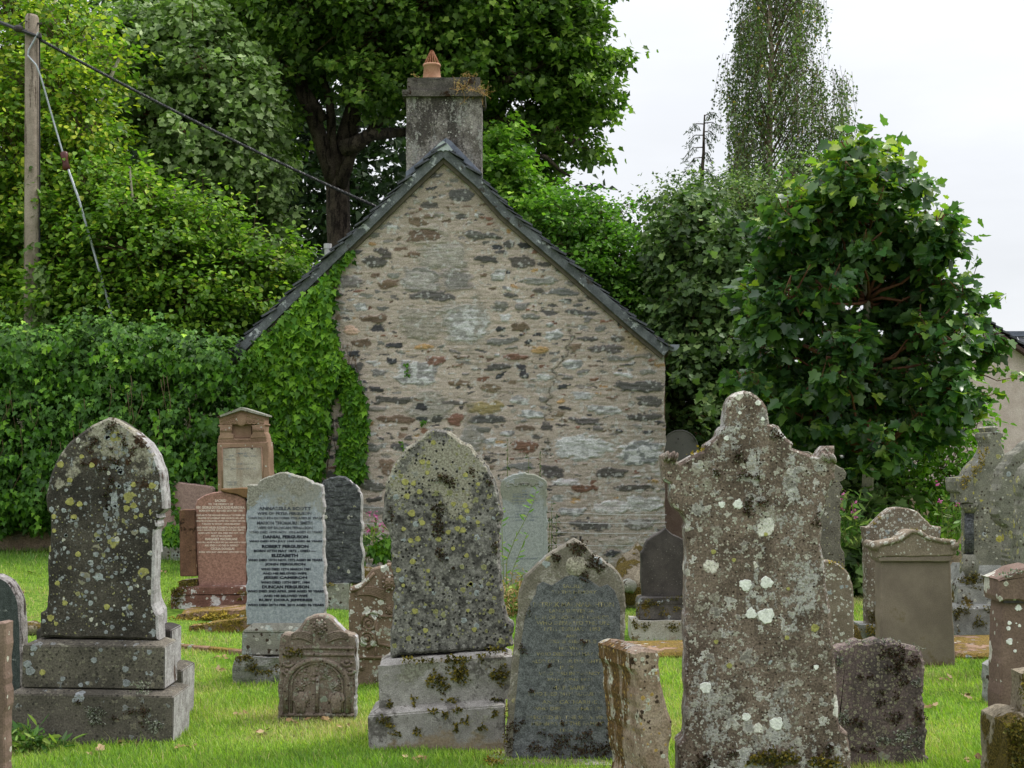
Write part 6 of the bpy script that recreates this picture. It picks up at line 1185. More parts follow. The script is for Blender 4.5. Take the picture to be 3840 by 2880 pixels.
M_IVY = leaf_mat('ivy_leaf', [(0, g(.020, .062, .008)), (.5, g(.055, .150, .014)), (.85, g(.125, .260, .022)), (1, g(.24, .38, .03))], .5, .24, .26)
M_IVYB = leaf_mat('bright_ivy_leaf', [(0, g(.020, .075, .006)), (.5, g(.062, .175, .009)), (1, g(.165, .330, .015))], .5, .26, .26)
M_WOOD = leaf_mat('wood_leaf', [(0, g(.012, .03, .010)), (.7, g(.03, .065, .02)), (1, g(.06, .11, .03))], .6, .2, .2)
M_WEED = leaf_mat('weed_leaf', [(0, g(.05, .13, .025)), (.6, g(.12, .24, .04)), (1, g(.30, .38, .08))], .5, .35, .3)
M_PINK = leaf_mat('pink_petal', [(0, g(.55, .09, .30)), (1, g(.72, .25, .5))], .6, .3, .2, (1, .8, .9))
M_BARK = stone_mat('dark_bark', C(62, 54, 46), C(92, 82, 70), 6, (60, .4), patches=[dict(s=1, thr=.52, w=.08, c1=C(36, 30, 26), c2=C(52, 44, 38), st=(14, 14, 3), fs=30, h=2)], bump=1.0, seed=70)
M_BARKG = stone_mat('grey_green_bark', C(120, 116, 98), C(146, 142, 122), 8, (80, .25), spots=[dict(s=20, r=.4, keep=.15, cols=[C(90, 82, 66)])], bump=.5, seed=71)
M_BARKB = stone_mat('birch_bark', C(148, 130, 112), C(178, 160, 142), 5, (60, .2), patches=[dict(s=1, thr=.6, w=.04, c1=C(48, 40, 34), c2=C(70, 60, 52), st=(3, 3, 9), fs=30, h=1)], bump=.4, seed=72)
M_TWIG = plain_mat('twig', C(78, 62, 48), C(104, 84, 64), 20, .9, .1)
M_TWIGR = plain_mat('reddish_twig', C(96, 62, 48), C(124, 84, 62), 20, .8, .1)

def bl(*L):                                           # blobs in overview pixels: (x, y, rx, ry, D, depth)
    return [(*Wd(x, y, D), rx / 3072 * D, dz, ry / 3072 * D) for x, y, rx, ry, D, dz in L]
def limb(acc, loc, pts, r0, r1, n=8, jit=.06):
    P = np.array([np.array(p) - loc for p in pts]); Q = [P[0]]
    for a_, b_ in zip(P[:-1], P[1:]): Q += [a_ * .5 + b_ * .5 + rng.normal(size=3) * .03, b_]
    acc.tube(Q, np.linspace(r0, r1, len(Q)), n, jit)
def tree(name, label, foot, cat='tree', group=None):
    x, y = foot; return empty(name, (x, y, float(gz(x, y))), label=label, cat=cat, group=group), np.array([x, y, float(gz(x, y))])

# big sycamore behind the cottage
t0 = Wd(730, 900, 23)
bigt, L = tree('sycamore_tree', 'huge dark sycamore tree with spreading limbs behind the chimney', (t0[0], 23))
a = Acc()
limb(a, L, [L - np.array([0, 0, .2]), Wd(732, 560, 23), Wd(728, 390, 23), Wd(748, 300, 23), Wd(770, 180, 23.2), Wd(800, 60, 23.3), Wd(830, -120, 23.5)], .21, .11, 12, .14); limb(a, L, [Wd(724, 400, 23), Wd(690, 290, 22.8), Wd(652, 200, 22.6), Wd(650, 80, 22.5), Wd(640, -80, 22.4)], .14, .07, 10, .12)
limb(a, L, [Wd(734, 400, 22.9), Wd(760, 330, 22.8), Wd(812, 270, 22.8), Wd(850, 230, 22.7)], .11, .06, 9, .1); limb(a, L, [Wd(735, 380, 22.9), Wd(715, 300, 22.8), Wd(712, 220, 22.7), Wd(690, 140, 22.6)], .10, .05, 9, .1); a.build('trunk', M_BARK, bigt, smooth=True); a = Acc()
for pts, r in (([(745, 320), (800, 290), (870, 285), (960, 300)], .14), ([(775, 230), (840, 190), (880, 150), (960, 90)], .13), ([(790, 100), (900, 120), (1000, 190), (1100, 170), (1230, 110)], .12), ([(900, 160), (1040, 250), (1120, 270), (1200, 330), (1250, 300)], .10), ([(1050, 260), (1120, 330), (1180, 340), (1230, 380)], .07), ([(650, 120), (560, 60), (480, 40), (380, 20)], .11), ([(780, 180), (860, 80), (1000, 20), (1150, -20)], .11), ([(650, 90), (560, -20), (460, -60)], .09), ([(700, 260), (620, 150), (560, 120)], .08), ([(1000, 60), (1120, 60), (1220, 40)], .06)):
    limb(a, L, [Wd(x, y, 23 + rng.normal() * .5) for x, y in pts], r, r * .3, 7)
a.build('branches', M_BARK, bigt, smooth=True)
crown(bigt, M_SYC, bl((420, 20, 170, 90, 24, 1.6), (560, 60, 130, 110, 23.4, 1.5), (700, 20, 180, 120, 22.4, 1.6), (860, 60, 190, 130, 22.4, 1.6), (1020, 40, 200, 120, 22.6, 1.7), (1180, 70, 120, 110, 22.8, 1.4), (1250, 120, 75, 80, 23, 1.1), (1200, 210, 110, 70, 23, 1.2), (1290, 225, 50, 45, 23, .8), (1110, 230, 100, 70, 23.4, 1.2), (1000, 140, 110, 90, 22.2, 1.0), (600, 190, 60, 80, 22.6, .9), (580, 300, 50, 80, 23.6, .8),
    (820, 190, 60, 60, 21.8, .7), (1230, 310, 70, 40, 23, .8), (1130, 360, 90, 50, 23.6, .8), (900, -60, 420, 90, 23, 2.2), (1190, -10, 90, 60, 22.8, 1.2)), 2000, 34, .17, T_MAPLE_FAR, .098, L, shell=.45, up=.8, out=.45, twig_mat=M_TWIG, twig_r=.006)
# shaded wood filling the space behind it
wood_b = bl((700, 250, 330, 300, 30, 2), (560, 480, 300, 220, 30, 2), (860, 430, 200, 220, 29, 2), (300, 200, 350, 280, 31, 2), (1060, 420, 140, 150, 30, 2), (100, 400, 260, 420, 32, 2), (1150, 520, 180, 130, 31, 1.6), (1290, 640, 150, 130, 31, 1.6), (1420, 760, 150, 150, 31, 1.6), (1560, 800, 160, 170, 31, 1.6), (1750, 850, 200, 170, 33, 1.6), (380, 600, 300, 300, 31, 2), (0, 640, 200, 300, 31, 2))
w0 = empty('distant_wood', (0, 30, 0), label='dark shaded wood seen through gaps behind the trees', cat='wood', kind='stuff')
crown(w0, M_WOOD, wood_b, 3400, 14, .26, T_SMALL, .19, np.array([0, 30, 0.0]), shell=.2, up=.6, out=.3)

# pale maple left of centre
t0 = Wd(420, 900, 20.5); mp, L = tree('maple_tree', 'pale green leafy maple tree between the pole and the big sycamore', (t0[0], 20.5))
a = Acc(); limb(a, L, [L, Wd(425, 500, 20.6), Wd(430, 250, 20.7), Wd(435, 80, 20.8)], .16, .05); limb(a, L, [Wd(425, 480, 20.6), Wd(360, 300, 20.6), Wd(320, 160, 20.8)], .08, .03); limb(a, L, [Wd(428, 460, 20.6), Wd(500, 340, 20.4), Wd(540, 240, 20.4)], .08, .03); a.build('trunk', M_BARKG, mp, smooth=True)
crown(mp, M_PALE, bl((330, 150, 80, 90, 20.8, .9), (420, 120, 110, 90, 20.7, 1.0), (480, 220, 90, 90, 20.3, 1.0), (360, 260, 100, 90, 20.2, 1.0), (540, 260, 60, 70, 20.4, .8), (440, 360, 120, 90, 20, 1.0), (540, 380, 70, 80, 20.2, .8), (380, 420, 90, 70, 20, .9), (560, 480, 60, 60, 20.4, .7), (280, 90, 70, 60, 21, .8)), 1050, 26, .15, T_MAPLE, .092, L, shell=.55, up=.6, out=.7, twig_mat=M_TWIGR, twig_r=.004)
# hazels on the left
t0 = Wd(60, 900, 18.5); hz, L = tree('hazel_tree', 'yellow green hazel tree behind the utility pole', (t0[0], 18.5))
a = Acc(); limb(a, L, [L, Wd(40, 500, 18.6), Wd(60, 200, 18.8), Wd(120, 0, 19)], .12, .03); limb(a, L, [Wd(50, 600, 18.5), Wd(150, 350, 18.3), Wd(260, 120, 18.5)], .07, .02); limb(a, L, [Wd(40, 480, 18.6), Wd(-60, 250, 18.6), Wd(-80, 60, 18.8)], .07, .02); a.build('trunk', M_BARKG, hz, smooth=True)
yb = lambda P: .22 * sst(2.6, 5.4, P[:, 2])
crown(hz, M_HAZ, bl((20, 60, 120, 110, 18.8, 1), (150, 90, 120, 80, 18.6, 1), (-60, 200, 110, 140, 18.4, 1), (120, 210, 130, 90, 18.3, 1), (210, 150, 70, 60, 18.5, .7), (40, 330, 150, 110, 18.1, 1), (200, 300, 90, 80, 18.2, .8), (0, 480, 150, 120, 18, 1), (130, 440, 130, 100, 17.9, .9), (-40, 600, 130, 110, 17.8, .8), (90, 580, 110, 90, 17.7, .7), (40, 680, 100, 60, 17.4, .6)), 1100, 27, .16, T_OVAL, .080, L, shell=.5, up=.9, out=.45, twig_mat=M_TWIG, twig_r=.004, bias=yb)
t0 = Wd(330, 900, 17.6); hz2, L = tree('hazel_tree', 'broad hazel bush with layered leaves above the ivy hedge', (t0[0], 17.6))
a = Acc()
for x, y in ((200, 420), (280, 360), (380, 400), (480, 480), (580, 540), (150, 520), (640, 600)): limb(a, L, [L, Wd(330 + (x - 330) * .3, 700, 17.7), Wd(x, y, 17.6 + rng.normal() * .3)], .04, .012, 6)
a.build('stems', M_BARKG, hz2, smooth=True)
crown(hz2, M_HAZ, bl((210, 410, 80, 70, 17.6, .7), (290, 470, 110, 80, 17.5, .8), (180, 540, 110, 90, 17.4, .7), (330, 560, 130, 90, 17.2, .7), (440, 520, 110, 80, 17.5, .7), (530, 590, 110, 70, 17.4, .6), (250, 640, 120, 70, 17.1, .6), (400, 650, 130, 70, 17.0, .6), (540, 670, 100, 60, 17.2, .5), (600, 560, 60, 40, 17.8, .5), (120, 650, 90, 60, 17.0, .6), (620, 620, 50, 40, 17.8, .4), (450, 720, 110, 40, 17.0, .5), (250, 720, 140, 40, 17.0, .5)), 1200, 27, .14, T_OVAL, .075, L, shell=.5, up=1.0, out=.4, droop=.5, twig_mat=M_TWIG, twig_r=.004)
acc = Acc(); P = []; AX = []                           # upright shoots with paired leaves
for k in range(70):
    bx, by = random.uniform(120, 640), random.uniform(420, 700); by = max(by, 380 + abs(bx - 300) * .55); r = Wd(bx, by, 17.1 + random.random() * .5); d = np.array([rng.normal() * .35 + .25, -.15, 1.0]); d /= np.linalg.norm(d); l = random.uniform(.35, .75)
    acc.tube([r - L, r + d * l * .5 - L, r + d * l - L], [.005, .004, .0015], 3, cap=False)
    for q in range(9):
        sd = 1 if q % 2 else -1; P.append(r + d * l * (.15 + .1 * q)); AX.append(np.array([sd * .9, rng.normal() * .4, .25]))
P = np.array(P); acc.build('shoots', M_TWIG, hz2); leaf_cloud('shoot_leaves', hz2, M_HAZ, P, np.array([0, -.35, .9]) + rng.normal(size=P.shape) * .2, np.array(AX), .078 * rng.uniform(.7, 1.2, len(P)), T_OVAL, np.clip(rng.normal(.72, .2, len(P)), 0, 1), np.ones(len(P)), L)
# bright trees right of the chimney
t0 = Wd(1090, 900, 21.5); br, L = tree('maple_tree', 'bright yellow green maple just right of the chimney', (t0[0], 21.5))
a = Acc(); limb(a, L, [L, Wd(1090, 600, 21.5), Wd(1085, 360, 21.5)], .1, .03); a.build('trunk', M_BARKG, br, smooth=True)
crown(br, M_BRI, bl((1080, 340, 50, 60, 21.5, .6), (1100, 420, 70, 60, 21.2, .7), (1060, 400, 50, 70, 21.3, .6), (1140, 480, 70, 60, 21, .7)), 300, 30, .15, T_MAPLE_FAR, .085, L, shell=.4, up=.8, out=.5, twig_mat=M_TWIG, twig_r=.004)
t0 = Wd(1290, 900, 20.5); br2, L = tree('hazel_tree', 'light green bush rising behind the right roof slope', (t0[0], 20.5))
a = Acc()
for x, y in ((1200, 470), (1290, 480), (1350, 520), (1390, 600)): limb(a, L, [L, Wd(1290, 750, 20.6), Wd(x, y, 20.4)], .06, .015, 6)
a.build('stems', M_BARKG, br2, smooth=True)
crown(br2, M_BRI, bl((1190, 470, 60, 50, 20.6, .7), (1230, 500, 80, 70, 20.4, .8), (1310, 490, 60, 60, 20.4, .7), (1290, 580, 110, 80, 20.2, .8), (1380, 590, 50, 70, 20.2, .6), (1370, 680, 80, 70, 20, .7), (1440, 640, 50, 60, 20.2, .6), (1300, 660, 70, 60, 20.2, .7), (1240, 590, 70, 50, 20.2, .7)), 760, 26, .13, T_OVAL, .070, L, shell=.45, up=.8, out=.5, twig_mat=M_TWIG, twig_r=.004, bias=lambda P: -.22 + 0 * P[:, 0])
# dark mixed bush right of the cottage
t0 = Wd(1520, 900, 19); dk, L = tree('sycamore_tree', 'dark green sycamore bush between the cottage corner and the round headed stone', (t0[0], 19))
a = Acc(); limb(a, L, [L, Wd(1510, 800, 19), Wd(1500, 560, 19)], .1, .03); limb(a, L, [L, Wd(1560, 800, 19), Wd(1580, 620, 19)], .08, .03); a.build('trunk', M_BARKG, dk, smooth=True)
crown(dk, M_DARK, bl((1490, 480, 70, 60, 19.5, .7), (1460, 560, 60, 60, 19.2, .7), (1560, 560, 80, 80, 19, .8), (1500, 650, 80, 70, 18.8, .8), (1480, 750, 60, 80, 18.6, .7), (1560, 720, 80, 90, 18.6, .8), (1500, 840, 80, 80, 18.4, .7), (1600, 820, 80, 80, 18.6, .7), (1500, 930, 80, 70, 18.2, .6), (1600, 920, 90, 80, 18.4, .6)), 900, 26, .14, T_MAPLE, .085, L, shell=.35, up=.6, out=.6, twig_mat=M_TWIGR, twig_r=.004)
# weeping birch
t0 = Wd(1665, 900, 29); bi, L = tree('birch_tree', 'tall weeping silver birch with hanging twigs against the white sky', (t0[0], 29))
a = Acc(); limb(a, L, [L, Wd(1668, 600, 29), Wd(1666, 430, 29), Wd(1664, 250, 29), Wd(1668, 120, 29), Wd(1666, -20, 29), Wd(1668, -200, 29)], .075, .035, 10, .03); a.build('trunk', M_BARKB, bi, smooth=True)
acc = Acc(); P = []; AX = []; TN = []
def bw(y):                                            # crown half widths left / right in overview pixels
    return np.interp(y, [-200, -60, 0, 100, 150, 200, 300, 330, 400, 470, 540], [40, 60, 76, 84, 104, 106, 82, 96, 110, 150, 170]), np.interp(y, [-200, -60, 0, 60, 120, 150, 200, 300, 400, 520], [60, 100, 112, 104, 100, 160, 200, 205, 190, 160])
for k in range(120):                                  # rising main branches with hanging ends
    y = rng.uniform(-210, 440); wl, wr = bw(y); sgn = 1 if rng.random() < wr / (wl + wr) else -1; ex = rng.uniform(.45, .98) * (wr if sgn > 0 else wl); dep = 29 + rng.normal() * .8
    s = Wd(1666, y + 70 + ex * .5, 29); q1 = Wd(1666 + sgn * ex * .45, y + 16 + ex * .15, (29 + dep) / 2); q2 = Wd(1666 + sgn * ex * .8, y, dep); e = Wd(1666 + sgn * ex, y + 16, dep)
    acc.tube([s - L, q1 - L, q2 - L, e - L], [.017, .011, .007, .003], 4, cap=False)
CL = [(rng.uniform(-215, 470), rng.uniform(-1, 1), rng.normal() * .8) for _ in range(400)]      # bundles of hanging twigs
for y, fx, dz in CL:
    if abs(fx) < .09 or math.sin(y / 23 + fx * 5) * math.cos(fx * 9 + y / 61) > .55: continue
    wl, wr = bw(y); x = 1666 + 25 * (fx > 0) * 0 + fx * (wr if fx > 0 else wl) * .93; tone = np.clip(rng.normal(1, .18), .6, 1.4)
    for h in range(rng.integers(5, 11)):
        r = Wd(x + rng.normal() * 9, y + rng.normal() * 12, 29 + dz + rng.normal() * .12); l = rng.uniform(.35, 1.35); dx = rng.normal() * .07
        acc.tube([r - L, r + np.array([dx, 0, -l * .5]) - L, r + np.array([dx * 1.6, 0, -l]) - L], [.0035, .003, .0015], 3, cap=False)
        n = int(l * 19) + 2; tt = rng.random(n) ** .85
        P.append(r[None] + np.stack([dx * 1.6 * tt + rng.normal(size=n) * .05, rng.normal(size=n) * .06, -l * tt], 1)); AX.append(np.stack([rng.normal(size=n) * .7, rng.normal(size=n) * .7, -np.ones(n)], 1)); TN.append(np.full(n, tone))
P = np.concatenate(P); AX = np.concatenate(AX); TN = np.concatenate(TN); acc.build('branches', M_TWIG, bi)
leaf_cloud('crown', bi, M_BIR, P, rng.normal(size=P.shape) + np.array([0, -.5, .5]), AX, .066 * rng.uniform(.6, 1.25, len(P)), T_SMALL, np.clip(rng.random(len(P)) * .96 + (rng.random(len(P)) < .012), 0, 1), TN * np.clip(rng.normal(1, .15, len(P)), .5, 1.6), L)
# bare spruce top
t0 = Wd(1523, 900, 31); sp, L = tree('spruce_tree', 'thin scraggy spruce top left of the birch', (t0[0], 31))
a = Acc(); limb(a, L, [L, Wd(1520, 600, 31), Wd(1517, 420, 31), Wd(1520, 330, 31), Wd(1522, 248, 31)], .09, .015, 7); a.build('trunk', M_BARK, sp, smooth=True)
acc = Acc(); P = []; AX = []
for x, y, dx, dy in ((1522, 250, 22, -8), (1521, 266, 36, 10), (1521, 268, -34, 14), (1520, 285, 26, 8), (1519, 292, -36, 20), (1519, 318, -44, 26), (1518, 340, -38, 28), (1518, 300, 20, 14), (1517, 370, -34, 34), (1517, 330, 22, 20), (1517, 400, -40, 50), (1517, 365, 26, 26), (1515, 440, -60, 50), (1515, 470, -90, 40)):
    s, m_, e = Wd(x, y, 31), Wd(x + dx * .5, y - 4 + dy * .2, 31), Wd(x + dx, y + dy, 31); acc.tube([s - L, m_ - L, e - L], [.014, .009, .004], 4, cap=False)
    for q in np.linspace(.3, 1, 26):
        r = m_ + (e - m_) * (2 * q - 1) if q > .5 else s + (m_ - s) * 2 * q
        for z in range(3): P.append(r + rng.normal(size=3) * .03 - np.array([0, 0, rng.random() * .1])); AX.append(np.array([rng.normal() * .5 + .3 * np.sign(dx), rng.normal() * .4, -.7]))
P = np.array(P); acc.build('branches', M_BARK, sp); leaf_cloud('crown', sp, M_DARK, P, rng.normal(size=P.shape), np.array(AX), .075 * rng.uniform(.6, 1.2, len(P)), T_LANCE, rng.random(len(P)) * .4, np.full(len(P), .7), L)
# trees under the birch
t0 = Wd(1660, 900, 26); ub, L = tree('broadleaf_tree', 'grey green tree beneath the birch behind the near sycamore', (t0[0], 26))
a = Acc(); limb(a, L, [L, Wd(1650, 700, 26), Wd(1640, 500, 26)], .14, .04); a.build('trunk', M_BARKG, ub, smooth=True)
crown(ub, M_DARK, bl((1520, 450, 100, 60, 26, 1), (1450, 490, 50, 60, 26, .8), (1620, 480, 110, 80, 26, 1.2), (1740, 440, 110, 90, 26, 1.2), (1560, 580, 120, 90, 26, 1.2), (1700, 560, 120, 100, 26, 1.2), (1820, 480, 70, 110, 26, 1)), 900, 34, .2, T_SMALL, .075, L, shell=.4, up=.6, out=.5, twig_mat=M_TWIG, twig_r=.005, bias=lambda P: .15 + 0 * P[:, 0])
# near sycamore on the right
t0 = Wd(1876, 1130, 14.6); ns, L = tree('sycamore_tree', 'young sycamore with large dark leaves and slim grey trunk at the right', (t0[0], 14.6))
TR = [L - np.array([0, 0, .1]), Wd(1878, 960, 14.6), Wd(1875, 800, 14.6), Wd(1872, 650, 14.6), Wd(1868, 500, 14.6), Wd(1862, 380, 14.6)]
a = Acc(); limb(a, L, TR, .068, .018, 12, .03); a.build('trunk', M_BARKG, ns, smooth=True); a = Acc()
YS = [330, 380, 450, 560, 640, 740, 815, 870, 930, 985]
def nsw(y): return np.interp(y, YS, [1850, 1745, 1645, 1600, 1585, 1575, 1580, 1600, 1660, 1750]), np.interp(y, YS, [1925, 1975, 2030, 2095, 2130, 2155, 2150, 2110, 2075, 2020])
NB = []
for k in range(92):
    y = 345 + (985 - 345) * (k + .5) / 92; l_, r_ = nsw(y); x = l_ + 30 + (r_ - l_ - 60) * ((k * .618) % 1); rr = rng.uniform(26, 52)
    NB += bl((x, y + rng.normal() * 10, rr, rr * .7, 14.5 + rng.uniform(-.75, .65), rng.uniform(.18, .34)))
for b in NB:
    c = np.array(b[:3]); k = min(range(1, 6), key=lambda i: abs(TR[i][2] - (c[2] - .35))); limb(a, L, [TR[k], (TR[k] + c) / 2 + np.array([0, 0, -.08]), c], .022, .007, 5)
SH = [((1884, 420), (1920, 318)), ((1780, 440), (1690, 372)), ((1950, 450), (1978, 366)), ((2000, 520), (2042, 438)), ((2050, 620), (2112, 568)), ((2090, 760), (2190, 738)), ((2060, 800), (2204, 812)), ((1720, 500), (1640, 452)), ((1660, 720), (1588, 690)), ((2030, 580), (2072, 520)), ((1670, 660), (1592, 608)), ((1700, 840), (1610, 850)), ((2080, 680), (2150, 640)), ((2070, 830), (2150, 850)), ((1830, 420), (1800, 345)), ((1740, 460), (1710, 400)), ((1900, 400), (1880, 335)), ((1990, 480), (2012, 400)), ((2060, 700), (2140, 690)), ((2080, 880), (2120, 905))]
SP, SA = [], []
for (px, py), (qx, qy) in SH:
    dp = 14.3 + rng.uniform(-.2, .5); A_, B_ = Wd(px, py, dp + .2), Wd(qx, qy, dp); limb(a, L, [A_, (A_ + B_) / 2 + np.array([0, 0, -.03]), B_], .009, .003, 4)
    for q in range(22):
        t = rng.uniform(.1, 1.03); SP.append(A_ + (B_ - A_) * t + rng.normal(size=3) * .045); SA.append((B_ - A_) / np.linalg.norm(B_ - A_) * .5 + rng.normal(size=3) * .8 + np.array([0, 0, -.3]))
a.build('branches', M_TWIGR, ns, smooth=True)
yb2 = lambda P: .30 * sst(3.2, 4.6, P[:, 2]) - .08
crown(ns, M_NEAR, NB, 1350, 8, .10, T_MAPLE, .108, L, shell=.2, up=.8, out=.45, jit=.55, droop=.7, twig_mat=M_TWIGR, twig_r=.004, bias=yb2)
P = np.array(SP); leaf_cloud('shoot_leaves', ns, M_NEAR, P, np.array([0, -.1, .8]) + rng.normal(size=P.shape) * .5, np.array(SA), .10 * rng.uniform(.55, 1.15, len(P)), T_MAPLE, np.clip(rng.normal(.78, .18, len(P)), 0, 1), np.ones(len(P)), L)
# undergrowth at the right
for lab, B, n, m_, T, ls, bias in (('green leafy shrub under the young sycamore left of its trunk', bl((1640, 1000, 60, 70, 16, .4), (1760, 1010, 90, 80, 15.6, .4), (1850, 1060, 60, 90, 15.5, .4)), 260, M_DARK, T_MAPLE, .11, 0),
                                ('sunlit thin shrub with bare stems between the young sycamore and the gabled monument', bl((1960, 980, 80, 90, 15.6, .5), (2040, 1020, 70, 90, 15.4, .5), (1960, 1080, 80, 70, 15.2, .4), (2060, 1120, 50, 80, 15, .4), (2090, 930, 60, 50, 15.6, .4)), 230, M_BRI, T_OVAL, .075, .05),
                                ('dark low shrub behind the humped lichened stone', bl((1840, 1150, 50, 90, 14.6, .3), (1830, 1240, 40, 60, 14.4, .3), (1900, 1120, 60, 50, 14.8, .3)), 150, M_DARK, T_MAPLE, .11, 0.1)):
    c = np.mean([b[:3] for b in B], 0); sh, L = tree('shrub', lab, (c[0], c[1]), 'shrub'); a = Acc()
    for k in range(9): limb(a, L, [L + np.array([rng.normal() * .25, rng.normal() * .1, 0]), np.array(B[k % len(B)][:3]) + rng.normal(size=3) * .2], .012, .004, 5)
    a.build('stems', M_TWIG, sh); crown(sh, m_, B, n, 13, .11, T, ls, L, shell=.25, up=.7, out=.4, twig_mat=M_TWIG, twig_r=.003, bias=(lambda P, q=bias: q + 0 * P[:, 0]))
for lab, pts, nn in (('pink flowered balsam behind the humped lichened stone', [Wd(x, 1180, 13.6) for x in (1815, 1830, 1842, 1850)], 22), ('pink flowered balsam beside the gabled monument', [Wd(x, 1160, 13.8) for x in (2040, 2060, 2085)], 18), ('pink flowered balsam by the wire fence left of the grey pointed stone', [Wd(x, 1215, 15.4) for x in (790, 810, 830)], 16)):
    o = weeds('flowering_plant', lab, pts, nn, .55 if nn > 16 else .42, M_WEED, T_LANCE, .10, np.array(pts[0]), plain_mat('green_stem', C(96, 110, 60), C(120, 130, 70), 10, .8, .1) if 'green_stem' not in bpy.data.materials else bpy.data.materials['green_stem'], (0, -.1, 1), spread=.25, nl=9)
    P = np.concatenate([np.array(pts[k % len(pts)]) + np.array([rng.normal() * .06, -.12, rng.uniform(.28, .55)]) + rng.normal(size=(6, 3)) * .012 for k in range(9)]); leaf_cloud('flowers', o, M_PINK, P, rng.normal(size=P.shape) + np.array([0, -1, 0]), rng.normal(size=P.shape), .026 * rng.uniform(.7, 1.2, len(P)), T_OVAL, rng.random(len(P)), np.ones(len(P)), np.array(pts[0]))

# ------------------------------------------------------------------ ivy
def surf_ivy(parent, mat, P, size, loc, out=(0, -1, .3), bias=None, T=T_IVY, jit=.5):
    N = len(P); nr = np.array(out) + rng.normal(size=(N, 3)) * jit; ax = np.array([0, -.15, -1]) + rng.normal(size=(N, 3)) * .45
    rn = rng.random(N) * .75 + .1; 
    if bias is not None: rn = np.clip(rn + bias(P), 0, 1)
    leaf_cloud('foliage', parent, mat, P, nr, ax, size * rng.uniform(.6, 1.25, N), T, rn, np.clip(rng.normal(1, .17, N), .55, 1.5), loc)
def inpoly(px, py, poly):
    c = np.zeros(len(px), bool); j = len(poly) - 1
    for i in range(len(poly)):
        xi, yi = poly[i]; xj, yj = poly[j]
        with np.errstate(all='ignore'): c ^= ((yi > py) != (yj > py)) & (px < (xj - xi) * (py - yi) / (yj - yi) + xi)
        j = i
    return c
iv, L = empty('ivy', (gp(640, 0)[0], GD, 0), label='bright green ivy climbing the left side of the cottage gable', cat='ivy'), np.array([gp(640, 0)[0], GD, 0])
POLY1 = [(505, 800), (560, 735), (640, 655), (700, 600), (714, 590), (718, 640), (712, 690), (724, 730), (734, 775), (724, 830), (708, 880), (712, 930), (696, 985), (690, 1030), (676, 1060), (505, 1120)]
POLY2 = [(738, 800), (744, 770), (748, 790), (758, 800), (772, 835), (786, 880), (790, 930), (782, 980), (786, 1010), (772, 1040), (748, 1040), (730, 1010), (738, 950), (746, 880), (738, 850)]
POLY3 = [(700, 600), (735, 560), (760, 540), (764, 548), (735, 580), (722, 620)]
PP = []
for poly, n, dp in ((POLY1, 6200, .26), (POLY2, 1500, .12), (POLY3, 110, .05)):
    x0, y0 = np.min(poly, 0); x1, y1 = np.max(poly, 0); qx = rng.uniform(x0, x1, n * 3); qy = rng.uniform(y0, y1, n * 3); vn = Vnoise(8)
    k = inpoly(qx + rng.normal(size=len(qx)) * 3, qy + rng.normal(size=len(qx)) * 4, poly); qx, qy = qx[k][:n], qy[k][:n]
    bump = vn.fbm(qx / 40 + 30, qy / 34 + 30, 3); d = GD - .03 - dp * (.25 + bump) * rng.uniform(.5, 1.0, len(qx)); PP.append(np.stack([(qx - 1106) / 3072 * d, d, EYE - (qy - 974) / 3072 * d], 1))
IN_ = np.concatenate(PP)[::2]; IN_ = np.stack([IN_[:, 0], np.full(len(IN_), GD - .04) + rng.normal(size=len(IN_)) * .008, IN_[:, 2]], 1); surf_ivy(iv, M_IVY, IN_ + rng.normal(size=IN_.shape) * np.array([.02, 0, .03]), .085, L, bias=lambda P: -.4 + 0 * P[:, 0])  # inner leaves kept dark: shade in the ivy gaps put into leaf colour
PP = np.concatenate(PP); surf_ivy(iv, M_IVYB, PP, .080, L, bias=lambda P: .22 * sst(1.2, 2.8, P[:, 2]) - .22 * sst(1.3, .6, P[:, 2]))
a = Acc()
for k in range(26):
    x = random.uniform(690, 786); y = random.uniform(850, 1050); pts = [Wd(x, y, GD - .012)]
    for q in range(5): x += random.uniform(-8, 8); y -= random.uniform(18, 36); pts.append(Wd(x, y, GD - .014))
    a.tube([p - L for p in pts], [.005, .0045, .004, .003, .0025, .002], 4)
a.build('stems', M_TWIG, iv)
for nm, pts in (('tiny ivy sprig on the gable above the rectangular slab', ((880, 790), (878, 800), (881, 810), (877, 785))), ('tiny ivy sprig on the gable left of the grey pointed stone', ((862, 955), (868, 962), (874, 968), (880, 972))), ('tiny fern in the gable joint', ((915, 912), (920, 908), (910, 915)))):
    P = np.concatenate([np.array([Wd(x, y, GD - .03) for x, y in pts]) + rng.normal(size=(len(pts), 3)) * .012 for _ in range(4)]); o = empty('wall_plant', P[0], label=nm, cat='plant'); surf_ivy(o, M_IVYB, P, .035, P[0])
# ivy hedge on the boundary wall, left
wl = empty('boundary_wall', (-4.3, 16.2, 0), label='low grey stone wall buried under the ivy on the left', cat='wall'); a = Acc(); a.box((-4.2, -.1, .1), (1.06, .25, 1.55)); a.box((-4.2, -.16, .1), (1.06, -.101, .62)); a.build('masonry', M_HARL, wl, bevel=.02)
ih, L = empty('ivy_hedge', (-4.2, 16, .3), label='dense dark ivy mound covering the wall at the left', cat='hedge'), np.array([-4.2, 16, .3])
HB = bl(*[(x, y, 78, 62, d, .42) for y, d in ((830, 16.0), (910, 15.85), (990, 15.8), (1060, 15.85)) for x in range(-60, 500, 74)], *[(x, 760 + 10 * math.sin(x / 50) + max(0, x - 380) * .25, 70, 52, 16.0, .5) for x in range(-80, 480, 62)], *[(x, 1110, 70, 40, 15.9, .3) for x in (-40, 20, 70)])
Cc, d, tone, idx, P, cen = crown_pts(HB, 3000, 11, .085, .8)
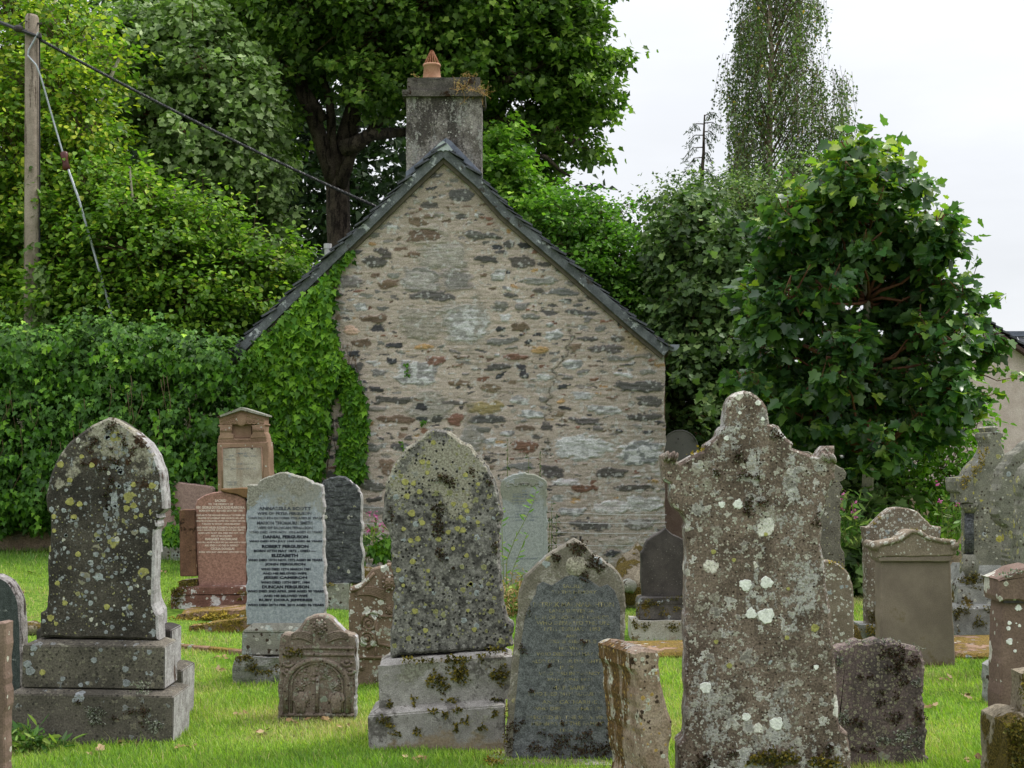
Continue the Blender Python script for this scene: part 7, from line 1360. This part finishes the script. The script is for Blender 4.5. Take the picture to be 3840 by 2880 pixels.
keep = (P[:, 1] < 16.5) | (P[:, 2] > 2.2); low = P[:, 2] > gz(P[:, 0], P[:, 1]) + .12; keep &= low; P = P[keep]; idx = idx[keep]
nr = d[idx] * .9 + np.array([0, -.35, .35]) + rng.normal(size=P.shape) * .4; ax = np.array([0, -.2, -1]) + d[idx] * .3 + rng.normal(size=P.shape) * .45
rn = np.clip(rng.random(len(P)) * .6 + (tone[idx] - .8) * .5 + .12 * sst(1.7, 2.6, P[:, 2]), 0, 1)
leaf_cloud('foliage', ih, M_IVY, P, nr, ax, .062 * rng.uniform(.6, 1.3, len(P)), T_IVY, rn, tone[idx] * rng.uniform(.85, 1.15, len(P)), L)
P = np.concatenate([np.array(Wd(x, y, 15.35)) + np.cumsum(np.stack([rng.normal(size=9) * .02, rng.normal(size=9) * .01, -np.ones(9) * .035], 1), 0) for x, y in ((230, 930), (300, 960), (90, 960), (160, 860), (60, 1000), (420, 950), (330, 880), (380, 990), (20, 900), (120, 1060), (70, 1080))]); leaf_cloud('hanging_sprays', ih, M_IVYB, P, np.array([0, -1, .4]) + rng.normal(size=P.shape) * .3, np.array([0, -.1, -1]) + rng.normal(size=P.shape) * .5, .06 * rng.uniform(.7, 1.3, len(P)), T_IVY, np.clip(rng.normal(.7, .2, len(P)), 0, 1), np.ones(len(P)), L)
a = Acc()
for k in range(40):
    x = random.uniform(0, 440); y = random.uniform(800, 1050); r = Wd(x, y, 15.45); a.tube([r - L, r + np.array([.03, -.05, -.12]) - L, r + np.array([random.uniform(-.08, .08), -.05, -.35]) - L], [.004, .003, .0015], 3)
a.build('stems', M_TWIG, ih)
for lab, poly, D_, n, ls in (('ivy trailing over the pale pink granite slab', [(362, 1040), (372, 1040), (382, 1070), (388, 1100), (396, 1120), (386, 1130), (374, 1110), (364, 1080)], 15.25, 46, .07), ('low leafy ivy clump beside the red granite stone', [(350, 1150), (362, 1130), (386, 1136), (392, 1170), (370, 1176), (352, 1172)], 15.0, 110, .075), ('ivy at the foot of the wall by the wire fence', [(795, 1190), (820, 1165), (850, 1160), (850, 1205), (815, 1212)], 15.3, 150, .07)):
    x0, y0 = np.min(poly, 0); x1, y1 = np.max(poly, 0); qx = rng.uniform(x0, x1, n * 6); qy = rng.uniform(y0, y1, n * 6); k = inpoly(qx, qy, poly); qx, qy = qx[k][:n], qy[k][:n]; d_ = D_ + rng.uniform(-.06, .06, len(qx))
    P = np.stack([(qx - 1106) / 3072 * d_, d_, EYE - (qy - 974) / 3072 * d_], 1); o = empty('ivy_clump', P[0], label=lab, cat='ivy'); surf_ivy(o, M_IVYB, P, ls, P[0])

# ------------------------------------------------------------------ willow sprig and dry grass in the middle
root = Wd(1092, 1290, 13.0); GS = bpy.data.materials['green_stem']
o = empty('willow_sprig', root, label='thin willow sprig with narrow leaves before the pale granite stone', cat='plant'); a = Acc(); P = []; AX = []
for pts in (((1092, 1290), (1095, 1210), (1112, 1165), (1136, 1120), (1152, 1085), (1160, 1055)), ((1100, 1290), (1108, 1230), (1124, 1190), (1140, 1150)), ((1090, 1300), (1086, 1200), (1084, 1130), (1080, 1100)), ((1110, 1280), (1130, 1240), (1150, 1235))):
    W_ = [Wd(x, y, 13.0) for x, y in pts]; a.tube([p - root for p in W_], np.linspace(.005, .0015, len(W_)), 4)
    for p, q in zip(W_[:-1], W_[1:]):
        for t in np.linspace(.1, .9, 4): P.append(p + (q - p) * t); AX.append(np.array([rng.choice([-1, 1]) * .8, rng.normal() * .3, .5]))
P = np.array(P); a.build('stems', GS, o); leaf_cloud('foliage', o, M_WEED, P, rng.normal(size=P.shape) * .6 + np.array([0, -1, .4]), np.array(AX), .075 * rng.uniform(.6, 1.2, len(P)), T_LANCE, np.clip(rng.random(len(P)) * .6 + .4, 0, 1), np.full(len(P), 1.15), root)
gl = [Wd(x, 1345 - abs(x - 1105) * .4, 12.4 + random.random() * .8) for x in range(1088, 1128, 3)]
weeds('tall_grass', 'dry straw coloured grass tuft between the grey pointed and blue grey granite stones', gl, 130, .42, M_DRY, T_LANCE, .05, gl[0], M_STEMD, (0, -.1, 1), spread=.3)
weeds('nettles', 'low green weeds between the grey pointed and blue grey granite stones', gl, 90, .30, M_WEED, T_OVAL, .045, gl[0] + np.array([0, .01, 0]), GS, (0, -.1, 1), spread=.35)
for lab, xs_, D_ in (('nettle stalks against the wall above the pale granite stone', ((1095, 1060, 950), (1140, 1040, 985), (1165, 1040, 975)), 16.0), ('thin weeds at the wall right of the pale granite stone', ((1190, 1160, 1080), (1200, 1170, 1110), (1185, 1180, 1120)), 15.9)):
    o = empty('nettles', Wd(xs_[0][0], xs_[0][1], D_), label=lab, cat='plant'); a = Acc(); P = []; r0 = Wd(xs_[0][0], xs_[0][1], D_)
    for x, y0, y1 in xs_:
        A_, B_ = Wd(x, y0 + 100, D_), Wd(x + 2, y1, D_); a.tube([A_ - r0, (A_ + B_) / 2 - r0, B_ - r0], [.006, .005, .002], 4)
        for t in np.linspace(.1, 1, 22): P.append(A_ + (B_ - A_) * t + rng.normal(size=3) * .015)
    P = np.array(P); a.build('stems', GS, o); leaf_cloud('foliage', o, M_WEED, P, rng.normal(size=P.shape) + np.array([0, -.6, .3]), rng.normal(size=P.shape) + np.array([0, 0, -1.0]), .06 * rng.uniform(.6, 1.2, len(P)), T_LANCE, rng.random(len(P)) * .5, np.full(len(P), .6), r0)
# ------------------------------------------------------------------ wire fence by the gable
fe = empty('wire_fence', (0, 15.6, 0), label='thin wire fence with iron posts in front of the gable', cat='fence'); M_FW = plain_mat('galvanised_wire', C(150, 152, 154), C(176, 178, 180), 20, .5, .05, metal=.3)
f0 = np.array([0, 15.6, 0.0])
for y in ((1090, 1112), (1128, 1128), (1148, 1150), (1176, 1176)):
    a = Acc(); N = 24; pts = [Wd(690 + (1440 - 690) * k / N, y[0] + (y[1] - y[0]) * k / N + 3 * math.sin(math.pi * 3 * k / N), 15.6) - f0 for k in range(N + 1)]; a.tube(pts, .0022, 4); a.build('wire', M_FW, fe)
for x in (742, 1254):
    p = Wd(x, 1120, 15.6); a = Acc(); a.box((p[0] - .012, -.012, 0), (p[0] + .012, .012, EYE - (1158 - 974) / 3072 * 15.6)); a.build('post', M_IRON, fe)
# ------------------------------------------------------------------ utility pole, stay and cable
pd = 16.75; p0 = Wd(69, 800, pd)
po = empty('utility_pole', (p0[0], pd, float(gz(p0[0], pd))), label='weathered grey wooden utility pole at the upper left', cat='pole'); PL = np.array(po.location)
M_POLE = stone_mat('weathered_pole_wood', C(120, 108, 96), C(148, 136, 124), 3, (90, .2), patches=[dict(s=1, thr=.57, w=.05, c1=C(74, 62, 52), c2=C(96, 84, 74), st=(16, 16, .7), fs=30, h=1)], bump=.6, seed=80)
top = Wd(69, 35, pd); a = Acc(); a.tube([(0, 0, 0), (0, 0, (top[2] - PL[2]) * .5), (0, 0, top[2] - PL[2] - .02), (.004, 0, top[2] - PL[2] + .015)], [.102, .09, .078, .06], 20); a.build('pole', M_POLE, po, smooth=True)
M_CAB = plain_mat('black_cable', (.012, .012, .014, 1), (.03, .03, .034, 1), 30, .5, .2)
a = Acc(); a.tube([Wd(85.5, y, pd - .02) - PL for y in (80, 300, 560)], .009, 5); a.build('riser_cable', M_CAB, po)
a = Acc(); hk = Wd(84, 52, pd) - PL; a.beam(hk - np.array([.06, .02, 0]), hk + np.array([.04, -.02, 0]), .02, .02); a.tube([Wd(85, 72, pd - .05) - PL, Wd(87, 82, pd - .05) - PL], .022, 8); hk = Wd(40, 62, pd - .1) - PL; a.ellipsoid(hk, (.06, .04, .045), 10, 7); a.tube([hk, hk + np.array([.12, .05, -.03]), hk + np.array([.16, .08, -.03])], .016, 6); a.tube([hk + np.array([0, 0, .03]), hk + np.array([.07, .02, .1]), hk + np.array([.15, .06, .07])], .008, 5); a.build('bracket', M_IRON, po)
M_STAY = plain_mat('steel_stay', C(140, 146, 154), C(176, 180, 186), 40, .5, .05, metal=.4)
st = empty('stay_wire', Wd(248, 720, 16.5), label='steel stay wire with brown insulator running down from the pole', cat='wire'); SL = np.array(st.location)
ins = Wd(141, 348, 16.7)
a = Acc(); a.tube([Wd(83, 70, pd - .11) - SL, Wd(62, 108, pd - .11) - SL, Wd(60, 120, pd - .11) - SL, Wd(78, 140, pd - .13) - SL, Wd(88, 165, pd - .11) - SL, Wd(115, 260, 16.7) - SL, ins - SL], .011, 6); a.tube([ins - SL, Wd(170, 430, 16.65) - SL, Wd(210, 570, 16.6) - SL, Wd(250, 710, 16.55) - SL, Wd(262, 760, 16.5) - SL], .014, 6); a.build('cable', M_STAY, st)
a = Acc(); dn = np.array([.16, 0, -1]); dn /= np.linalg.norm(dn); a.tube([ins - SL - dn * .11, ins - SL - dn * .09, ins - SL - dn * .03, ins - SL + dn * .03, ins - SL + dn * .09, ins - SL + dn * .11], [.03, .05, .038, .038, .05, .03], 10); a.build('insulator', plain_mat('brown_ceramic', C(70, 34, 34), C(96, 50, 46), 10, .3, .05), st, smooth=True)
ca = empty('overhead_cable', Wd(86, 84, pd), label='thick twisted black cable from the pole to the cottage roof', cat='cable'); CL_ = np.array(ca.location)
A_, B_ = Wd(84, 84, pd - .03), Wd(812, 446, 17.4); a = Acc(); N = 240
for ph in (0, 2.09, 4.19):
    a.tube([A_ + (B_ - A_) * t - np.array([0, 0, .12 * 4 * t * (1 - t) * .5]) + np.array([0, math.cos(ph + t * 320), math.sin(ph + t * 320)]) * .011 - CL_ for t in np.linspace(0, 1, N)], .011, 5)
a.build('strand', M_CAB, ca)
cb = empty('overhead_cable', Wd(40, 62, pd), label='black cable leaving the pole towards the left border', cat='cable'); CL_ = np.array(cb.location); a = Acc(); a.tube([Wd(84, 80, pd - .1) - CL_, Wd(40, 64, pd - .1) - CL_, Wd(-40, 32, 17) - CL_, Wd(-300, -60, 16.5) - CL_], .022, 6); a.build('strand', M_CAB, cb)
pv = empty('ivy_clump', Wd(95, 640, 16.6), label='pale ivy climbing the foot of the utility pole', cat='ivy'); PVL = np.array(pv.location)
qy = rng.uniform(575, 715, 150); qx = 92 + rng.normal(size=150) * (3 + (qy - 570) * .09); P = np.stack([(qx - 1106) / 3072 * 16.6, np.full(150, 16.6) + rng.normal(size=150) * .04, EYE - (qy - 974) / 3072 * 16.6], 1); surf_ivy(pv, M_PALE, P, .085, PVL)
# ------------------------------------------------------------------ house at the right
hd = 22.0; hx, hz_ = Wd(2110, 700, hd)[[0, 2]]
ho = empty('house', (hx, hd, 0), label='pink harled house gable with brown bargeboard at the far right', cat='house'); HL = np.array([hx, hd, 0.0])
M_PH = stone_mat('pink_harling', C(186, 168, 162), C(200, 184, 178), 6, (60, .12), bump=.9, seed=81)
apx = Wd(2100, 690, hd) - HL; ev = Wd(2330, 850, hd) - HL; lf = Wd(1880, 850, hd) - HL
a = Acc(); V = [(lf[0], 0, -.2), (ev[0], 0, -.2), (ev[0], 0, ev[2]), (apx[0], 0, apx[2]), (lf[0], 0, lf[2])]; V += [(x, 9, z) for x, y, z in V]; a.add(V, [[0,1,2,3,4], [9,8,7,6,5]] + [[k, (k+1) % 5, 5+(k+1) % 5, 5+k] for k in range(5)]); a.build('gable_wall', M_PH, ho)
M_BB = plain_mat('brown_board', C(66, 48, 46), C(84, 64, 60), 8, .7, .1)
for e in (ev, lf): a = Acc(); a.beam(np.array([apx[0], -.06, apx[2] + .02]), np.array([e[0] + (e[0] - apx[0]) * .08, -.06, e[2] + .02 + (e[2] - apx[2]) * .08]), .05, .2, (0, 1, 0.001)); a.build('bargeboard', M_BB, ho)
for e in (ev, lf):
    a = Acc(); t = np.array([e[0] - apx[0], e[2] - apx[2]]); n = 16
    for k in range(n):
        s0, s1 = k / n * 1.08, (k + 1) / n * 1.08; b0 = (apx[0] + t[0] * s0, apx[2] + .14 + t[1] * s0); b1 = (apx[0] + t[0] * s1, apx[2] + .17 + t[1] * s1)
        a.add([(b0[0], -.1, b0[1]), (b1[0], -.1, b1[1]), (b1[0], 9.1, b1[1]), (b0[0], 9.1, b0[1]), (b0[0], -.1, b0[1] - .03), (b1[0], -.1, b1[1] - .03), (b1[0], 9.1, b1[1] - .03), (b0[0], 9.1, b0[1] - .03)], [[0,1,2,3],[7,6,5,4],[0,4,5,1],[1,5,6,2],[2,6,7,3],[3,7,4,0]])
    a.build('slate_roof', M_SLATE, ho)
hw = empty('house_wing', tuple(Wd(2200, 700, 27)), label='slate roofed wing showing above the pink gable at the right border', cat='house'); WL = np.array(hw.location); a = Acc(); e0, e1 = Wd(2140, 725, 27) - WL, Wd(2420, 725, 27) - WL
for k in range(14):
    z0_, z1_ = e0[2] - k * .12, e0[2] - (k + 1) * .12; y0_, y1_ = -k * .12, -(k + 1) * .12; x = e0[0]
    while x < e1[0]: a.box((x, y1_, z1_), (x + .24, y0_, z1_ + .03)); a.add([(x, y1_, z1_ + .031), (x + .235, y1_, z1_ + .031), (x + .235, y0_, z0_ + .028), (x, y0_, z0_ + .028)], [[0, 1, 2, 3]]); x += .245
a.build('slate_roof', M_SLATE, hw); a = Acc(); a.beam((e0[0], 0, e0[2] + .03), (e1[0], 0, e1[2] + .03), .16, .1); a.build('ridge', M_LEAD, hw); a = Acc(); a.box((e0[0], -1.6, -6), (e1[0], -1.5, e0[2] - 1.7)); a.build('wall', M_PH, hw)
gw = empty('garden_wall', (3.6, 17.6, 0), label='low grey stone wall behind the shrubs at the right', cat='wall'); a = Acc(); a.box((-1.6, 0, -.1), (2.6, .3, .95)); a.build('masonry', M_HARL, gw, bevel=.02)
# fallen leaves in the grass
M_FL = leaf_mat('fallen_leaf', [(0, g(.14, .08, .035)), (.6, g(.26, .17, .08)), (1, g(.42, .31, .18))], .7, .1, .2)
for k, (px, py) in enumerate([(820, 2475), (700, 2810), (78, 2230), (115, 2152), (1105, 2720), (1210, 2715), (1290, 2740), (620, 2150), (590, 2560), (3625, 2620), (3560, 2560), (3640, 2860), (2390, 2590), (1560, 2860), (980, 2760), (370, 2830), (3480, 2660), (460, 2800), (830, 2520), (690, 2690), (890, 2690)]):
    c = np.array(ground_hit(px, py)) + np.array([0, 0, .02]); P = c + rng.normal(size=(5, 3)) * np.array([.025, .03, .003]); o = empty('fallen_leaves', c, label='small brown withered leaves lying in the grass', cat='leaves', group='withered leaves in the grass')
    leaf_cloud('leaf', o, M_FL, P, np.array([0, -.3, 1]) + rng.normal(size=P.shape) * .4, rng.normal(size=P.shape), .032 * rng.uniform(.6, 1.2, 5), T_MAPLE, rng.random(5), np.ones(5), c)

for k, (px, py) in enumerate(((70, 2815), (110, 2825), (160, 2812))):
    r0 = np.array(ground_hit(px, py)); weeds('grass_tuft', ('long', 'short', 'thin')[k] + ' grass tuft ' + ('at the left corner of', 'just right of the long tuft by', 'beside the flat brown stone under')[k] + ' the lowest front plinth', [r0 + np.array([.01 * q, 0, 0]) for q in range(4)], 34, .14 if k == 0 else .08, M_WEED, T_LANCE, .07, r0, GS, (0, -.2, 1), spread=.45, nl=3)
build_grass()
